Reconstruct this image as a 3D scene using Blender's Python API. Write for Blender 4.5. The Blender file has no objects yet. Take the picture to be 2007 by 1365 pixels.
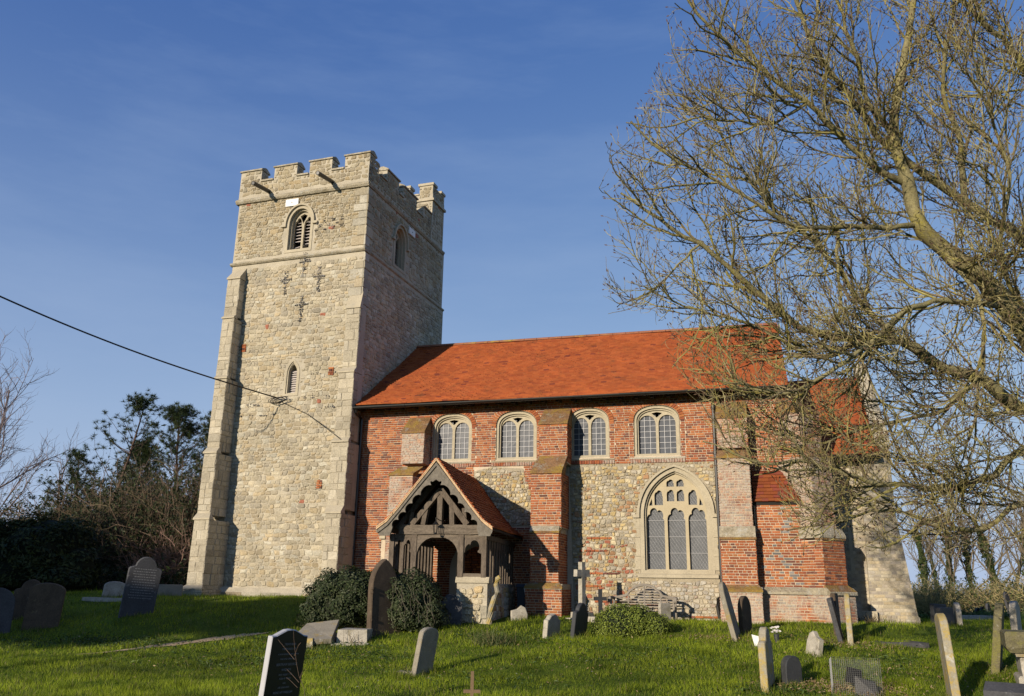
import bpy, math, random
import numpy as np
from mathutils import Vector, Matrix
from mathutils.geometry import tessellate_polygon

random.seed(7)
RNG = np.random.default_rng(11)
SC = bpy.context.scene
COL = SC.collection

# ------------------------------------------------------------------ camera
F_PX, IMW, IMH, CX, CY = 1640.0, 2007, 1365, 1003.5, 682.5
YAW, PITCH, ROLL = (math.radians(a) for a in (-16.1, 16.05, 1.0))
CAM = np.array([0.0, -23.4, 1.6])
_fw = np.array([math.sin(YAW) * math.cos(PITCH), math.cos(YAW) * math.cos(PITCH), math.sin(PITCH)])
_r0 = np.array([math.cos(YAW), -math.sin(YAW), 0.0])
_u0 = np.cross(_r0, _fw)
_r = _r0 * math.cos(ROLL) + _u0 * math.sin(ROLL)
_u = -_r0 * math.sin(ROLL) + _u0 * math.cos(ROLL)
cd = bpy.data.cameras.new('camera')
cam = bpy.data.objects.new('camera', cd)
COL.objects.link(cam)
cd.sensor_width = 36.0
cd.lens = F_PX / IMW * 36.0
cd.clip_start = 0.1
cd.clip_end = 4000
m = Matrix.Identity(4)
for i in range(3):
    m[i][0], m[i][1], m[i][2], m[i][3] = _r[i], _u[i], -_fw[i], CAM[i]
cam.matrix_world = m
SC.camera = cam
# ------------------------------------------------------------------ light
SUN_AZ, SUN_EL = math.radians(21.0), math.radians(14.5)       # azimuth west of south
sdir = np.array([-math.sin(SUN_AZ) * math.cos(SUN_EL), -math.cos(SUN_AZ) * math.cos(SUN_EL), math.sin(SUN_EL)])
sl = bpy.data.lights.new('sun', 'SUN')
sl.energy = 5.0
sl.angle = math.radians(0.55)
sl.color = (1.0, 0.87, 0.70)
so = bpy.data.objects.new('sun', sl)
so.rotation_euler = Vector(sdir).to_track_quat('Z', 'Y').to_euler()
COL.objects.link(so)
w = bpy.data.worlds.new('World')
SC.world = w
w.use_nodes = True
nt = w.node_tree
bg = nt.nodes['Background']
sky = nt.nodes.new('ShaderNodeTexSky')
sky.sky_type = 'NISHITA'
sky.sun_disc = False
sky.sun_elevation = SUN_EL
sky.sun_rotation = math.atan2(sdir[0], sdir[1])
sky.air_density = 1.0
sky.dust_density = 0.0
sky.ozone_density = 2.5
# thin high cirrus streaks mixed into the sky
tc = nt.nodes.new('ShaderNodeTexCoord')
mp = nt.nodes.new('ShaderNodeMapping')
mp.inputs['Scale'].default_value = (1.0, 1.6, 5.5)
mp.inputs['Rotation'].default_value = (0.25, 0.35, 0.3)
nz = nt.nodes.new('ShaderNodeTexNoise')
nz.inputs['Scale'].default_value = 1.7
nz.inputs['Detail'].default_value = 6
nz.inputs['Roughness'].default_value = 0.62
cr = nt.nodes.new('ShaderNodeMapRange')
cr.inputs['From Min'].default_value = 0.46
cr.inputs['From Max'].default_value = 0.9
cr.inputs['To Max'].default_value = 0.22
mx = nt.nodes.new('ShaderNodeMixRGB')
mx.inputs['Color2'].default_value = (5.2, 6.2, 8.0, 1)
nt.links.new(tc.outputs['Generated'], mp.inputs['Vector'])
nt.links.new(mp.outputs[0], nz.inputs['Vector'])
nt.links.new(nz.outputs['Fac'], cr.inputs['Value'])
nt.links.new(cr.outputs[0], mx.inputs['Fac'])
nt.links.new(sky.outputs[0], mx.inputs['Color1'])
# film response of the sky: every channel gently compressed, the same in all directions
sp = nt.nodes.new('ShaderNodeSeparateColor'); tn = nt.nodes.new('ShaderNodeCombineColor')
nt.links.new(mx.outputs[0], sp.inputs[0])
for ch, pw_, ml_ in ((0, 0.90, 0.97), (1, 0.78, 1.27), (2, 0.45, 2.70)):
    a_ = nt.nodes.new('ShaderNodeMath'); a_.operation = 'POWER'; a_.inputs[1].default_value = pw_
    b_ = nt.nodes.new('ShaderNodeMath'); b_.operation = 'MULTIPLY'; b_.inputs[1].default_value = ml_
    nt.links.new(sp.outputs[ch], a_.inputs[0]); nt.links.new(a_.outputs[0], b_.inputs[0]); nt.links.new(b_.outputs[0], tn.inputs[ch])
# pale haze thickening towards the horizon, the same all the way round
sx_ = nt.nodes.new('ShaderNodeSeparateXYZ'); nt.links.new(tc.outputs['Generated'], sx_.inputs[0])
hz_ = nt.nodes.new('ShaderNodeMapRange'); hz_.inputs['From Min'].default_value = 0.0; hz_.inputs['From Max'].default_value = 0.62
hz_.inputs['To Min'].default_value = 1.0; hz_.inputs['To Max'].default_value = 0.0
hp_ = nt.nodes.new('ShaderNodeMath'); hp_.operation = 'POWER'; hp_.inputs[1].default_value = 1.75
hq_ = nt.nodes.new('ShaderNodeMath'); hq_.operation = 'MULTIPLY'; hq_.inputs[1].default_value = 1.0
hq_.use_clamp = True
nt.links.new(hz_.outputs[0], hp_.inputs[0]); nt.links.new(hp_.outputs[0], hq_.inputs[0])
nt.links.new(sx_.outputs[2], hz_.inputs['Value'])
hm_ = nt.nodes.new('ShaderNodeMixRGB'); hm_.inputs['Color2'].default_value = (4.0, 5.0, 7.0, 1)
nt.links.new(hq_.outputs[0], hm_.inputs['Fac']); nt.links.new(tn.outputs[0], hm_.inputs['Color1'])
nt.links.new(hm_.outputs[0], bg.inputs['Color'])
bg.inputs['Strength'].default_value = 0.092
SC.cycles.diffuse_bounces = 1
SC.view_settings.view_transform = 'Standard'
SC.view_settings.look = 'None'
SC.view_settings.gamma = 1
SC.view_settings.exposure = 0.2
SC.view_settings.use_curve_mapping = False

# ------------------------------------------------------------------ geometry of the survey (photo pixel -> point on a real plane)
def ray(px, py):
    return _r * (px - CX) / F_PX - _u * (py - CY) / F_PX + _fw
def on_y(px, py, Y):
    d = ray(px, py); return CAM + d * (Y - CAM[1]) / d[1]
def at_depth(px, py, D):
    return CAM + ray(px, py) * D
def sstep(t):
    t = np.clip(t, 0, 1); return t * t * (3 - 2 * t)
def ground(x, y):
    x = np.asarray(x, float); y = np.asarray(y, float)
    z = 0.9 * sstep((y + 10.6) / 9.2) * (1 - 0.22 * sstep(x / 4.0) * sstep((-1.0 - y) / 2.0))
    z = z + 0.36 * sstep((-8.5 - x) / 4.5) * sstep((y + 7.0) / 5.5)
    z = z - 0.5 * sstep((y - 5.0) / 12.0) * sstep((x + 4) / 8.0)
    z = z + 0.035 * np.sin(x * 0.9 + 1.3 * np.sin(y * 0.5)) * np.cos(y * 0.8 + 0.7) + 0.015 * np.sin(x * 2.7 + y * 1.3)
    return z
def G(px, py):
    d = ray(px, py); t = 4.0
    for _ in range(4000):
        p = CAM + d * t
        if p[2] <= ground(p[0], p[1]): break
        t += 0.02
    return p

# ------------------------------------------------------------------ materials
def new_mat(name):
    mt = bpy.data.materials.new(name); mt.use_nodes = True
    n = mt.node_tree; b = n.nodes['Principled BSDF']
    b.inputs['Specular IOR Level'].default_value = 0.25
    return mt, n, b
def N(n, t, **kw):
    x = n.nodes.new(t)
    for k, v in kw.items():
        if k in x.inputs: x.inputs[k].default_value = v
        else: setattr(x, k, v)
    return x
def material(name, color=None, rough=0.9, var=0.25, vscale=3.0, fine=40.0, bump=0.3, bscale=60.0, bdist=0.01,
             patch=None, pscale=1.2, plo=0.55, phi=0.65, patch2=None, p2scale=3.0, p2lo=0.6, p2hi=0.68, spec=0.25, metal=0.0, stretch=None, spotty=0.6):
    mt, n, b = new_mat(name)
    geo = N(n, 'ShaderNodeNewGeometry')
    vec = geo.outputs['Position']
    if stretch:
        mp = N(n, 'ShaderNodeMapping'); mp.inputs['Scale'].default_value = stretch
        n.links.new(vec, mp.inputs[0]); vec = mp.outputs[0]
    if color is None:
        at = N(n, 'ShaderNodeAttribute', attribute_name='Col'); base = at.outputs['Color']
    else:
        rgb = N(n, 'ShaderNodeRGB'); rgb.outputs[0].default_value = (*color, 1); base = rgb.outputs[0]
    n1 = N(n, 'ShaderNodeTexNoise', Scale=vscale, Detail=5.0, Roughness=0.6)
    n2 = N(n, 'ShaderNodeTexNoise', Scale=fine, Detail=3.0, Roughness=0.6)
    n.links.new(vec, n1.inputs['Vector']); n.links.new(vec, n2.inputs['Vector'])
    ad = N(n, 'ShaderNodeMath', operation='ADD'); n.links.new(n1.outputs['Fac'], ad.inputs[0]); n.links.new(n2.outputs['Fac'], ad.inputs[1])
    mr = N(n, 'ShaderNodeMapRange'); mr.inputs['From Min'].default_value = 0.6; mr.inputs['From Max'].default_value = 1.4
    mr.inputs['To Min'].default_value = 1 - var; mr.inputs['To Max'].default_value = 1 + var
    n.links.new(ad.outputs[0], mr.inputs['Value'])
    ml = N(n, 'ShaderNodeVectorMath', operation='SCALE'); n.links.new(base, ml.inputs[0]); n.links.new(mr.outputs[0], ml.inputs['Scale'])
    out = ml.outputs[0]
    for pc, ps, lo, hi in ((patch, pscale, plo, phi), (patch2, p2scale, p2lo, p2hi)):
        if pc is None: continue
        pn = N(n, 'ShaderNodeTexNoise', Scale=ps, Detail=8.0, Roughness=0.72)
        of = N(n, 'ShaderNodeVectorMath', operation='ADD'); of.inputs[1].default_value = (ps * 3.1, 7.7, ps)
        n.links.new(geo.outputs['Position'], of.inputs[0]); n.links.new(of.outputs[0], pn.inputs['Vector'])
        pr = N(n, 'ShaderNodeMapRange'); pr.inputs['From Min'].default_value = lo; pr.inputs['From Max'].default_value = hi
        pr.inputs['To Max'].default_value = 0.85
        n.links.new(pn.outputs['Fac'], pr.inputs['Value'])
        sp = N(n, 'ShaderNodeTexNoise', Scale=ps * 14, Detail=3.0)
        n.links.new(of.outputs[0], sp.inputs['Vector'])
        sr = N(n, 'ShaderNodeMapRange'); sr.inputs['From Min'].default_value = 0.35; sr.inputs['From Max'].default_value = 0.6
        sr.inputs['To Min'].default_value = 1 - spotty
        n.links.new(sp.outputs['Fac'], sr.inputs['Value'])
        mm = N(n, 'ShaderNodeMath', operation='MULTIPLY'); n.links.new(pr.outputs[0], mm.inputs[0]); n.links.new(sr.outputs[0], mm.inputs[1])
        mi = N(n, 'ShaderNodeMixRGB'); mi.inputs['Color2'].default_value = (*pc, 1)
        n.links.new(mm.outputs[0], mi.inputs['Fac']); n.links.new(out, mi.inputs['Color1']); out = mi.outputs[0]
    n.links.new(out, b.inputs['Base Color'])
    b.inputs['Roughness'].default_value = rough
    b.inputs['Specular IOR Level'].default_value = spec
    b.inputs['Metallic'].default_value = metal
    if bump:
        bn = N(n, 'ShaderNodeTexNoise', Scale=bscale, Detail=6.0, Roughness=0.65); n.links.new(vec, bn.inputs['Vector'])
        bp = N(n, 'ShaderNodeBump', Strength=bump, Distance=bdist); n.links.new(bn.outputs['Fac'], bp.inputs['Height'])
        n.links.new(bp.outputs[0], b.inputs['Normal'])
    return mt

M = {}
M['stone'] = material('rubble stone', None, var=0.36, vscale=0.9, fine=22, bump=0.9, bscale=22, bdist=0.035, patch=(0.22, 0.185, 0.13), pscale=0.8, plo=0.60, phi=0.76, patch2=(0.36, 0.26, 0.10), p2scale=1.4, p2lo=0.62, p2hi=0.74)
M['flint'] = material('mixed rubble', None, var=0.30, vscale=3.0, fine=26, bump=0.9, bscale=26, bdist=0.03, patch=(0.47, 0.44, 0.36), pscale=1.3, plo=0.55, phi=0.68)
M['mortar'] = material('lime mortar', (0.41, 0.365, 0.275), var=0.30, vscale=2.0, fine=30, bump=0.8, bscale=30, bdist=0.02)
M['brick'] = material('old red brick', None, var=0.25, vscale=1.6, fine=35, bump=0.5, bscale=60, bdist=0.008, patch=(0.34, 0.29, 0.20), pscale=0.75, plo=0.64, phi=0.76, spotty=0.9)
M['brick_lichen'] = material('lichened brick', None, var=0.3, vscale=1.6, fine=35, bump=0.5, bscale=60, bdist=0.008, patch=(0.38, 0.355, 0.29), pscale=1.1, plo=0.42, phi=0.53, spotty=0.6)
M['brick_mortar'] = material('brick mortar', (0.52, 0.43, 0.31), var=0.25, vscale=3, fine=40, bump=0.4)
M['tile'] = material('clay tile', None, rough=0.85, var=0.22, vscale=1.3, fine=30, bump=0.4, bscale=80, bdist=0.004, patch=(0.15, 0.065, 0.03), pscale=1.6, plo=0.54, phi=0.70, spotty=0.9, patch2=(0.28, 0.20, 0.06), p2scale=1.9, p2lo=0.63, p2hi=0.74)
M['tracery'] = material('golden limestone', (0.43, 0.365, 0.24), var=0.15, vscale=3, fine=30, bump=0.3)
M['rubble_mortar'] = material('rubble mortar', (0.36, 0.31, 0.22), var=0.35, vscale=3, fine=30, bump=1.0, bscale=30, bdist=0.03)
M['brick_white'] = material('whitened brick', None, var=0.3, vscale=1.6, fine=35, bump=0.5, bscale=60, bdist=0.008, patch=(0.40, 0.375, 0.31), pscale=1.2, plo=0.34, phi=0.5, spotty=0.55)
M['moss_stone'] = material('mossy slab', (0.14, 0.125, 0.07), var=0.5, vscale=6, fine=40, bump=0.9, bscale=30, bdist=0.03, patch=(0.20, 0.19, 0.05), pscale=4, plo=0.48, phi=0.58, patch2=(0.38, 0.36, 0.30), p2scale=6, p2lo=0.60, p2hi=0.66)
M['worn_cap'] = material('weathered cap stone', (0.36, 0.315, 0.225), var=0.4, vscale=4, fine=25, bump=1.0, bscale=20, bdist=0.04, patch=(0.20, 0.17, 0.11), pscale=3.5, plo=0.5, phi=0.6, patch2=(0.42, 0.41, 0.36), p2scale=5, p2lo=0.52, p2hi=0.62)
M['ashlar'] = material('dressed limestone', (0.40, 0.35, 0.25), var=0.28, vscale=2, fine=30, bump=0.3, bscale=40, bdist=0.006, patch=(0.30, 0.29, 0.25), pscale=1.5, plo=0.58, phi=0.75)
M['old_ashlar'] = material('weathered limestone', None, var=0.28, vscale=2, fine=24, bump=0.8, bscale=22, bdist=0.02, patch=(0.50, 0.49, 0.44), pscale=0.9, plo=0.52, phi=0.68, patch2=(0.25, 0.20, 0.09), p2scale=1.8, p2lo=0.62, p2hi=0.72)
M['moss'] = material('mossy offset', (0.22, 0.125, 0.06), var=0.5, vscale=6, fine=30, bump=1.0, bscale=18, bdist=0.05, patch=(0.30, 0.20, 0.035), pscale=2.4, plo=0.47, phi=0.56, patch2=(0.28, 0.27, 0.22), p2scale=4, p2lo=0.54, p2hi=0.62)
M['oak'] = material('weathered oak', (0.125, 0.100, 0.076), var=0.65, vscale=5, fine=30, bump=0.8, bscale=30, bdist=0.015, stretch=(3, 3, 0.6))
M['oak_h'] = material('weathered oak beam', (0.15, 0.122, 0.092), var=0.65, vscale=5, fine=30, bump=0.8, bscale=30, bdist=0.015, stretch=(0.5, 3, 3))
M['grey_oak'] = material('silver grey oak', (0.17, 0.15, 0.12), var=0.5, vscale=5, fine=30, bump=0.8, bscale=30, bdist=0.015, stretch=(2, 2, 2))
M['iron'] = material('black iron', (0.012, 0.011, 0.010), rough=0.35, var=0.3, bump=0.1, spec=0.5)
M['lead'] = material('lead came', (0.5, 0.5, 0.5), rough=0.6, var=0.1, bump=0)
M['plaster'] = material('pale plaster', (0.50, 0.46, 0.38), var=0.15, bump=0.3)
M['louvre'] = material('weathered louvre board', (0.48, 0.43, 0.39), var=0.3, bump=0.3, stretch=(0.5, 1, 3))
M['dark'] = material('dark interior', (0.02, 0.018, 0.015), var=0.2, bump=0)
M['door'] = material('dark oak door', (0.035, 0.025, 0.018), var=0.3, bump=0.3)
M['wire'] = material('dull wire', (0.25, 0.25, 0.24), rough=0.6, var=0.1, bump=0)
M['white'] = material('white paint', (0.75, 0.74, 0.70), rough=0.6, var=0.05, bump=0)
M['steel'] = material('galvanised steel', (0.75, 0.76, 0.78), rough=0.5, var=0.05, bump=0)
M['grave'] = material('lichened gravestone', (0.24, 0.215, 0.165), var=0.35, vscale=5, fine=50, bump=0.6, bscale=50, bdist=0.008, patch=(0.30, 0.21, 0.045), pscale=3.2, plo=0.55, phi=0.64, patch2=(0.46, 0.45, 0.40), p2scale=6, p2lo=0.60, p2hi=0.66)
M['grave_gold'] = material('gold lichened gravestone', (0.30, 0.27, 0.2), var=0.35, vscale=5, fine=50, bump=0.6, bscale=50, bdist=0.008, patch=(0.40, 0.28, 0.04), pscale=3.6, plo=0.46, phi=0.56, patch2=(0.46, 0.45, 0.40), p2scale=6, p2lo=0.56, p2hi=0.64)
M['grave_pale'] = material('pale gravestone', (0.36, 0.33, 0.27), var=0.45, patch2=(0.16, 0.14, 0.10), p2scale=7, p2lo=0.58, p2hi=0.64, vscale=5, fine=50, bump=0.4, bscale=50, bdist=0.006, patch=(0.24, 0.21, 0.13), pscale=4, plo=0.55, phi=0.65)
M['grave_brown'] = material('brown sandstone', (0.085, 0.062, 0.042), var=0.5, vscale=4, patch2=(0.30, 0.27, 0.20), p2scale=11, p2lo=0.64, p2hi=0.68, fine=50, bump=0.4, bscale=50, bdist=0.006, patch=(0.17, 0.14, 0.08), pscale=5, plo=0.6, phi=0.68)
M['slate'] = material('slate gravestone', (0.065, 0.065, 0.068), var=0.45, vscale=3, fine=40, bump=0.4, patch2=(0.42, 0.41, 0.38), p2scale=9, p2lo=0.66, p2hi=0.69, patch=(0.22, 0.22, 0.22), pscale=5, plo=0.6, phi=0.7)
M['slate_dark'] = material('dark slate gravestone', (0.04, 0.042, 0.045), rough=0.6, var=0.2, vscale=5, fine=40, bump=0.2, patch=(0.09, 0.1, 0.07), pscale=4, plo=0.58, phi=0.7)
M['polished'] = material('polished black granite', (0.012, 0.013, 0.017), rough=0.3, var=0.2, fine=200, bump=0, spec=0.4)
M['granite_side'] = material('sawn granite', (0.42, 0.42, 0.43), rough=0.7, var=0.2, fine=160, bump=0.1)
M['letters'] = material('grey lettering', (0.20, 0.20, 0.20), rough=0.7, var=0.1, bump=0)
M['bark'] = material('lichened bark', None, var=0.5, vscale=3.5, fine=40, bump=1.0, bscale=45, bdist=0.02, patch=(0.29, 0.25, 0.045), pscale=3.0, plo=0.53, phi=0.62, spotty=0.85, patch2=(0.07, 0.055, 0.04), p2scale=5.0, p2lo=0.56, p2hi=0.64)
M['bark_plain'] = material('brown bark', None, var=0.35, vscale=2, fine=20, bump=0.4)
M['gravel'] = material('gravel path', (0.46, 0.34, 0.20), var=0.5, vscale=10, fine=70, bump=1.0, bscale=70, bdist=0.02)
M['field'] = material('far field', (0.05, 0.075, 0.025), var=0.3, vscale=0.05, bump=0)
M['bin'] = material('blue grey plastic', (0.03, 0.04, 0.055), rough=0.5, var=0.1, bump=0)
M['flower'] = material('white petals', (0.8, 0.74, 0.7), var=0.1, bump=0)
M['black_plastic'] = material('black plastic', (0.01, 0.01, 0.011), rough=0.4, var=0.2, bump=0.2)
M['wood_cross'] = material('brown timber', (0.17, 0.115, 0.065), var=0.3, bump=0.3, stretch=(3, 3, 1))
M['teak'] = material('silvered teak', (0.25, 0.22, 0.18), var=0.25, bump=0.2)

def leaf_mat(name, rough=0.5, spec=0.35, trans=0.25):
    mt, n, b = new_mat(name)
    at = N(n, 'ShaderNodeAttribute', attribute_name='Col')
    n.links.new(at.outputs['Color'], b.inputs['Base Color'])
    b.inputs['Roughness'].default_value = rough
    b.inputs['Specular IOR Level'].default_value = spec
    tr = N(n, 'ShaderNodeBsdfTranslucent'); n.links.new(at.outputs['Color'], tr.inputs['Color'])
    ms = N(n, 'ShaderNodeMixShader', Fac=trans)
    n.links.new(b.outputs[0], ms.inputs[1]); n.links.new(tr.outputs[0], ms.inputs[2])
    n.links.new(ms.outputs[0], n.nodes['Material Output'].inputs['Surface'])
    return mt
M['leaf'] = leaf_mat('evergreen leaf', 0.55, 0.25, 0.15)
M['needle'] = leaf_mat('pine needle', 0.6, 0.2, 0.2)
M['grass'] = leaf_mat('grass blade', 0.6, 0.2, 0.4)

def turf_mat():
    mt, n, b = new_mat('turf')
    geo = N(n, 'ShaderNodeNewGeometry')
    n1 = N(n, 'ShaderNodeTexNoise', Scale=0.7, Detail=6.0, Roughness=0.6)
    n2 = N(n, 'ShaderNodeTexNoise', Scale=16.0, Detail=5.0, Roughness=0.7)
    for q in (n1, n2): n.links.new(geo.outputs['Position'], q.inputs['Vector'])
    ad = N(n, 'ShaderNodeMath', operation='ADD'); n.links.new(n1.outputs['Fac'], ad.inputs[0]); n.links.new(n2.outputs['Fac'], ad.inputs[1])
    r = N(n, 'ShaderNodeValToRGB')
    e = r.color_ramp.elements
    e[0].position = 0.36; e[0].color = (0.045, 0.065, 0.012, 1); e[1].position = 0.66; e[1].color = (0.13, 0.18, 0.02, 1)
    mr = N(n, 'ShaderNodeMath', operation='MULTIPLY'); mr.inputs[1].default_value = 0.5
    n.links.new(ad.outputs[0], mr.inputs[0]); n.links.new(mr.outputs[0], r.inputs[0]); n.links.new(r.outputs[0], b.inputs['Base Color'])
    b.inputs['Roughness'].default_value = 1.0; b.inputs['Specular IOR Level'].default_value = 0.05
    bn = N(n, 'ShaderNodeTexNoise', Scale=28.0, Detail=6.0); n.links.new(geo.outputs['Position'], bn.inputs['Vector'])
    bp = N(n, 'ShaderNodeBump', Strength=0.7, Distance=0.04); n.links.new(bn.outputs['Fac'], bp.inputs['Height']); n.links.new(bp.outputs[0], b.inputs['Normal'])
    return mt
M['turf'] = turf_mat()
def glass_mat(name, col, rough=0.12, spec=0.8):
    mt, n, b = new_mat(name)
    geo = N(n, 'ShaderNodeNewGeometry')
    nn = N(n, 'ShaderNodeTexNoise', Scale=3.0, Detail=4.0); n.links.new(geo.outputs['Position'], nn.inputs['Vector'])
    mi = N(n, 'ShaderNodeMixRGB'); mi.inputs['Color1'].default_value = (*[c * 0.75 for c in col], 1); mi.inputs['Color2'].default_value = (*[min(1, c * 1.25) for c in col], 1)
    n.links.new(nn.outputs['Fac'], mi.inputs['Fac']); n.links.new(mi.outputs[0], b.inputs['Base Color'])
    b.inputs['Roughness'].default_value = rough; b.inputs['Specular IOR Level'].default_value = spec
    return mt
M['glass'] = glass_mat('dusty leaded glass', (0.075, 0.082, 0.095), 0.36, 0.10)
M['glass2'] = glass_mat('grey quarry glass', (0.12, 0.125, 0.13), 0.5, 0.10)

# ------------------------------------------------------------------ mesh builders
def mesh_from(name, V, faces, mat, cols=None, smooth=False):
    """V (n,3); faces: list of int arrays (m,k)"""
    me = bpy.data.meshes.new(name)
    V = np.asarray(V, np.float32).reshape(-1, 3)
    fl = [np.asarray(f, np.int32) for f in faces if len(f)]
    me.vertices.add(len(V)); me.vertices.foreach_set('co', V.ravel())
    nl = sum(f.size for f in fl); npoly = sum(len(f) for f in fl)
    me.loops.add(nl); me.polygons.add(npoly)
    li = np.concatenate([f.ravel() for f in fl]).astype(np.int32)
    tot = np.concatenate([np.full(len(f), f.shape[1], np.int32) for f in fl])
    st = np.concatenate([[0], np.cumsum(tot)[:-1]]).astype(np.int32)
    me.loops.foreach_set('vertex_index', li)
    me.polygons.foreach_set('loop_start', st)
    me.polygons.foreach_set('loop_total', tot)
    me.polygons.foreach_set('use_smooth', np.full(npoly, bool(smooth)))
    if cols is not None:
        ca = me.color_attributes.new('Col', 'FLOAT_COLOR', 'POINT')
        c4 = np.ones((len(V), 4), np.float32); c4[:, :3] = cols
        ca.data.foreach_set('color', c4.ravel())
    me.materials.append(mat)
    me.update(calc_edges=True)
    return me
WL = {}
def link(name, me, parent=None, loc=None):
    """verts are in world coordinates; loc = the object's origin in world coordinates"""
    o = bpy.data.objects.new(name, me); COL.objects.link(o)
    base = WL[parent.name] if parent is not None else np.zeros(3)
    if loc is None: loc = base if parent is not None else np.zeros(3)
    loc = np.asarray(loc, float)
    if np.abs(loc).sum() > 0:
        me.transform(Matrix.Translation(Vector(-loc)))
    if parent is not None: o.parent = parent
    o.location = Vector(loc - base)
    WL[o.name] = loc
    return o
def thing(name, label, cat, loc, group=None):
    o = bpy.data.objects.new(name, None); COL.objects.link(o); o.location = Vector([float(v) for v in loc]); o.empty_display_size = 0.2
    WL[o.name] = np.asarray(loc, float)
    o['label'] = label; o['category'] = cat
    if group: o['group'] = group
    return o
def tag(o, label=None, cat=None, group=None, kind=None):
    if label: o['label'] = label
    if cat: o['category'] = cat
    if group: o['group'] = group
    if kind: o['kind'] = kind
    return o

class MB:
    """collects simple solids; world coordinates"""
    def __init__(s): s.v = []; s.f = {}; s.n = 0
    def add(s, V, F):
        V = np.asarray(V, float).reshape(-1, 3); s.v.append(V)
        for f in F: s.f.setdefault(len(f), []).append([i + s.n for i in f])
        s.n += len(V)
    def box(s, fr, a0, a1, b0, b1, z0, z1):
        P = [fr(a, c, z) for z in (z0, z1) for a, c in ((a0, b0), (a1, b0), (a1, b1), (a0, b1))]
        s.add(P, [(0, 1, 2, 3), (7, 6, 5, 4), (0, 4, 5, 1), (1, 5, 6, 2), (2, 6, 7, 3), (3, 7, 4, 0)])
    def hexa(s, P):  # 8 points: bottom ring, top ring
        s.add(P, [(3, 2, 1, 0), (4, 5, 6, 7), (0, 1, 5, 4), (1, 2, 6, 5), (2, 3, 7, 6), (3, 0, 4, 7)])
    def prism(s, fr, outline, c0, c1, holes=()):
        """outline in (a,z) of the frame, extruded in depth c (outward) from c0 to c1"""
        loops = [list(outline)] + [list(h) for h in holes]
        pts = [p for l in loops for p in l]
        tri = tessellate_polygon([[Vector((p[0], p[1], 0)) for p in l] for l in loops])
        n = len(pts)
        P = [fr(p[0], c1, p[1]) for p in pts] + [fr(p[0], c0, p[1]) for p in pts]
        F = [tuple(t) for t in tri] + [tuple(i + n for i in reversed(t)) for t in tri]
        k = 0
        for l in loops:
            m_ = len(l)
            for i in range(m_):
                j = (i + 1) % m_; F.append((k + i, k + j, k + j + n, k + i + n))
            k += m_
        s.add(P, F)
    def tube(s, pts, rad, seg=8, cap=True):
        pts = [np.asarray(p, float) for p in pts]; rad = [rad] * len(pts) if np.isscalar(rad) else rad
        V = []; F = []
        for i, p in enumerate(pts):
            t = pts[min(i + 1, len(pts) - 1)] - pts[max(i - 1, 0)]; t = t / (np.linalg.norm(t) + 1e-9)
            a = np.cross(t, [0.13, 0.31, 0.94]) if abs(t[2]) < 0.95 else np.cross(t, [1, 0.1, 0]); a /= np.linalg.norm(a); b_ = np.cross(t, a)
            for k in range(seg):
                an = 2 * math.pi * k / seg; V.append(p + rad[i] * (math.cos(an) * a + math.sin(an) * b_))
        for i in range(len(pts) - 1):
            for k in range(seg):
                k2 = (k + 1) % seg; F.append((i * seg + k, i * seg + k2, (i + 1) * seg + k2, (i + 1) * seg + k))
        if cap: F.append(tuple(range(seg))[::-1]); F.append(tuple((len(pts) - 1) * seg + k for k in range(seg)))
        s.add(V, F)
    def build(s, name, mat, parent=None, loc=None, smooth=False):
        me = mesh_from(name, np.concatenate(s.v), list(map(np.array, s.f.values())), mat, smooth=smooth)
        import bmesh
        bm = bmesh.new(); bm.from_mesh(me); bmesh.ops.recalc_face_normals(bm, faces=bm.faces); bm.to_mesh(me); bm.free()
        return link(name, me, parent, loc)

def frame(o, u, out):
    o = np.array(o, float); u = np.array(u, float); out = np.array(out, float)
    f = lambda a, c, z: o + u * a + out * c + np.array([0, 0, z])
    f.o, f.u, f.n = o, u, out
    return f
WORLD = frame((0, 0, 0), (1, 0, 0), (0, -1, 0))     # a = X, c = distance south of the wall plane, z
tw = math.radians(2.7)
TX = np.array([math.cos(tw), -math.sin(tw), 0]); TY = np.array([math.sin(tw), math.cos(tw), 0])
TSE = np.array([-11.68, -0.40, 0]); TSW = TSE - 5.0 * TX
TOWER_S = frame(TSW, TX, -TY)
TOWER_E = frame(TSE, TY, TX)                        # a = distance north along the east face
PU = np.array([0.9968, 0.0797, 0]); PN = np.array([-0.0797, 0.9968, 0]); PO = np.array([-7.49, -4.0, 0])
PORCH = frame(PO, PU, -PN)

# ------------------------------------------------------------------ masonry generators
def inside(poly_loops, P):
    """even-odd test; P (n,2)"""
    c = np.zeros(len(P), bool)
    for l in poly_loops:
        l = np.asarray(l, float); m_ = len(l)
        for i in range(m_):
            x1, y1 = l[i]; x2, y2 = l[(i + 1) % m_]
            if y1 == y2: continue
            hit = ((y1 > P[:, 1]) != (y2 > P[:, 1])) & (P[:, 0] < (x2 - x1) * (P[:, 1] - y1) / (y2 - y1) + x1)
            c ^= hit
    return c
def spans(loops, y):
    xs = []
    for l in loops:
        m_ = len(l)
        for i in range(m_):
            x1, y1 = l[i]; x2, y2 = l[(i + 1) % m_]
            if (y1 > y) != (y2 > y): xs.append((x2 - x1) * (y - y1) / (y2 - y1) + x1)
    xs.sort(); return [(xs[i], xs[i + 1]) for i in range(0, len(xs) - 1, 2)]

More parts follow.
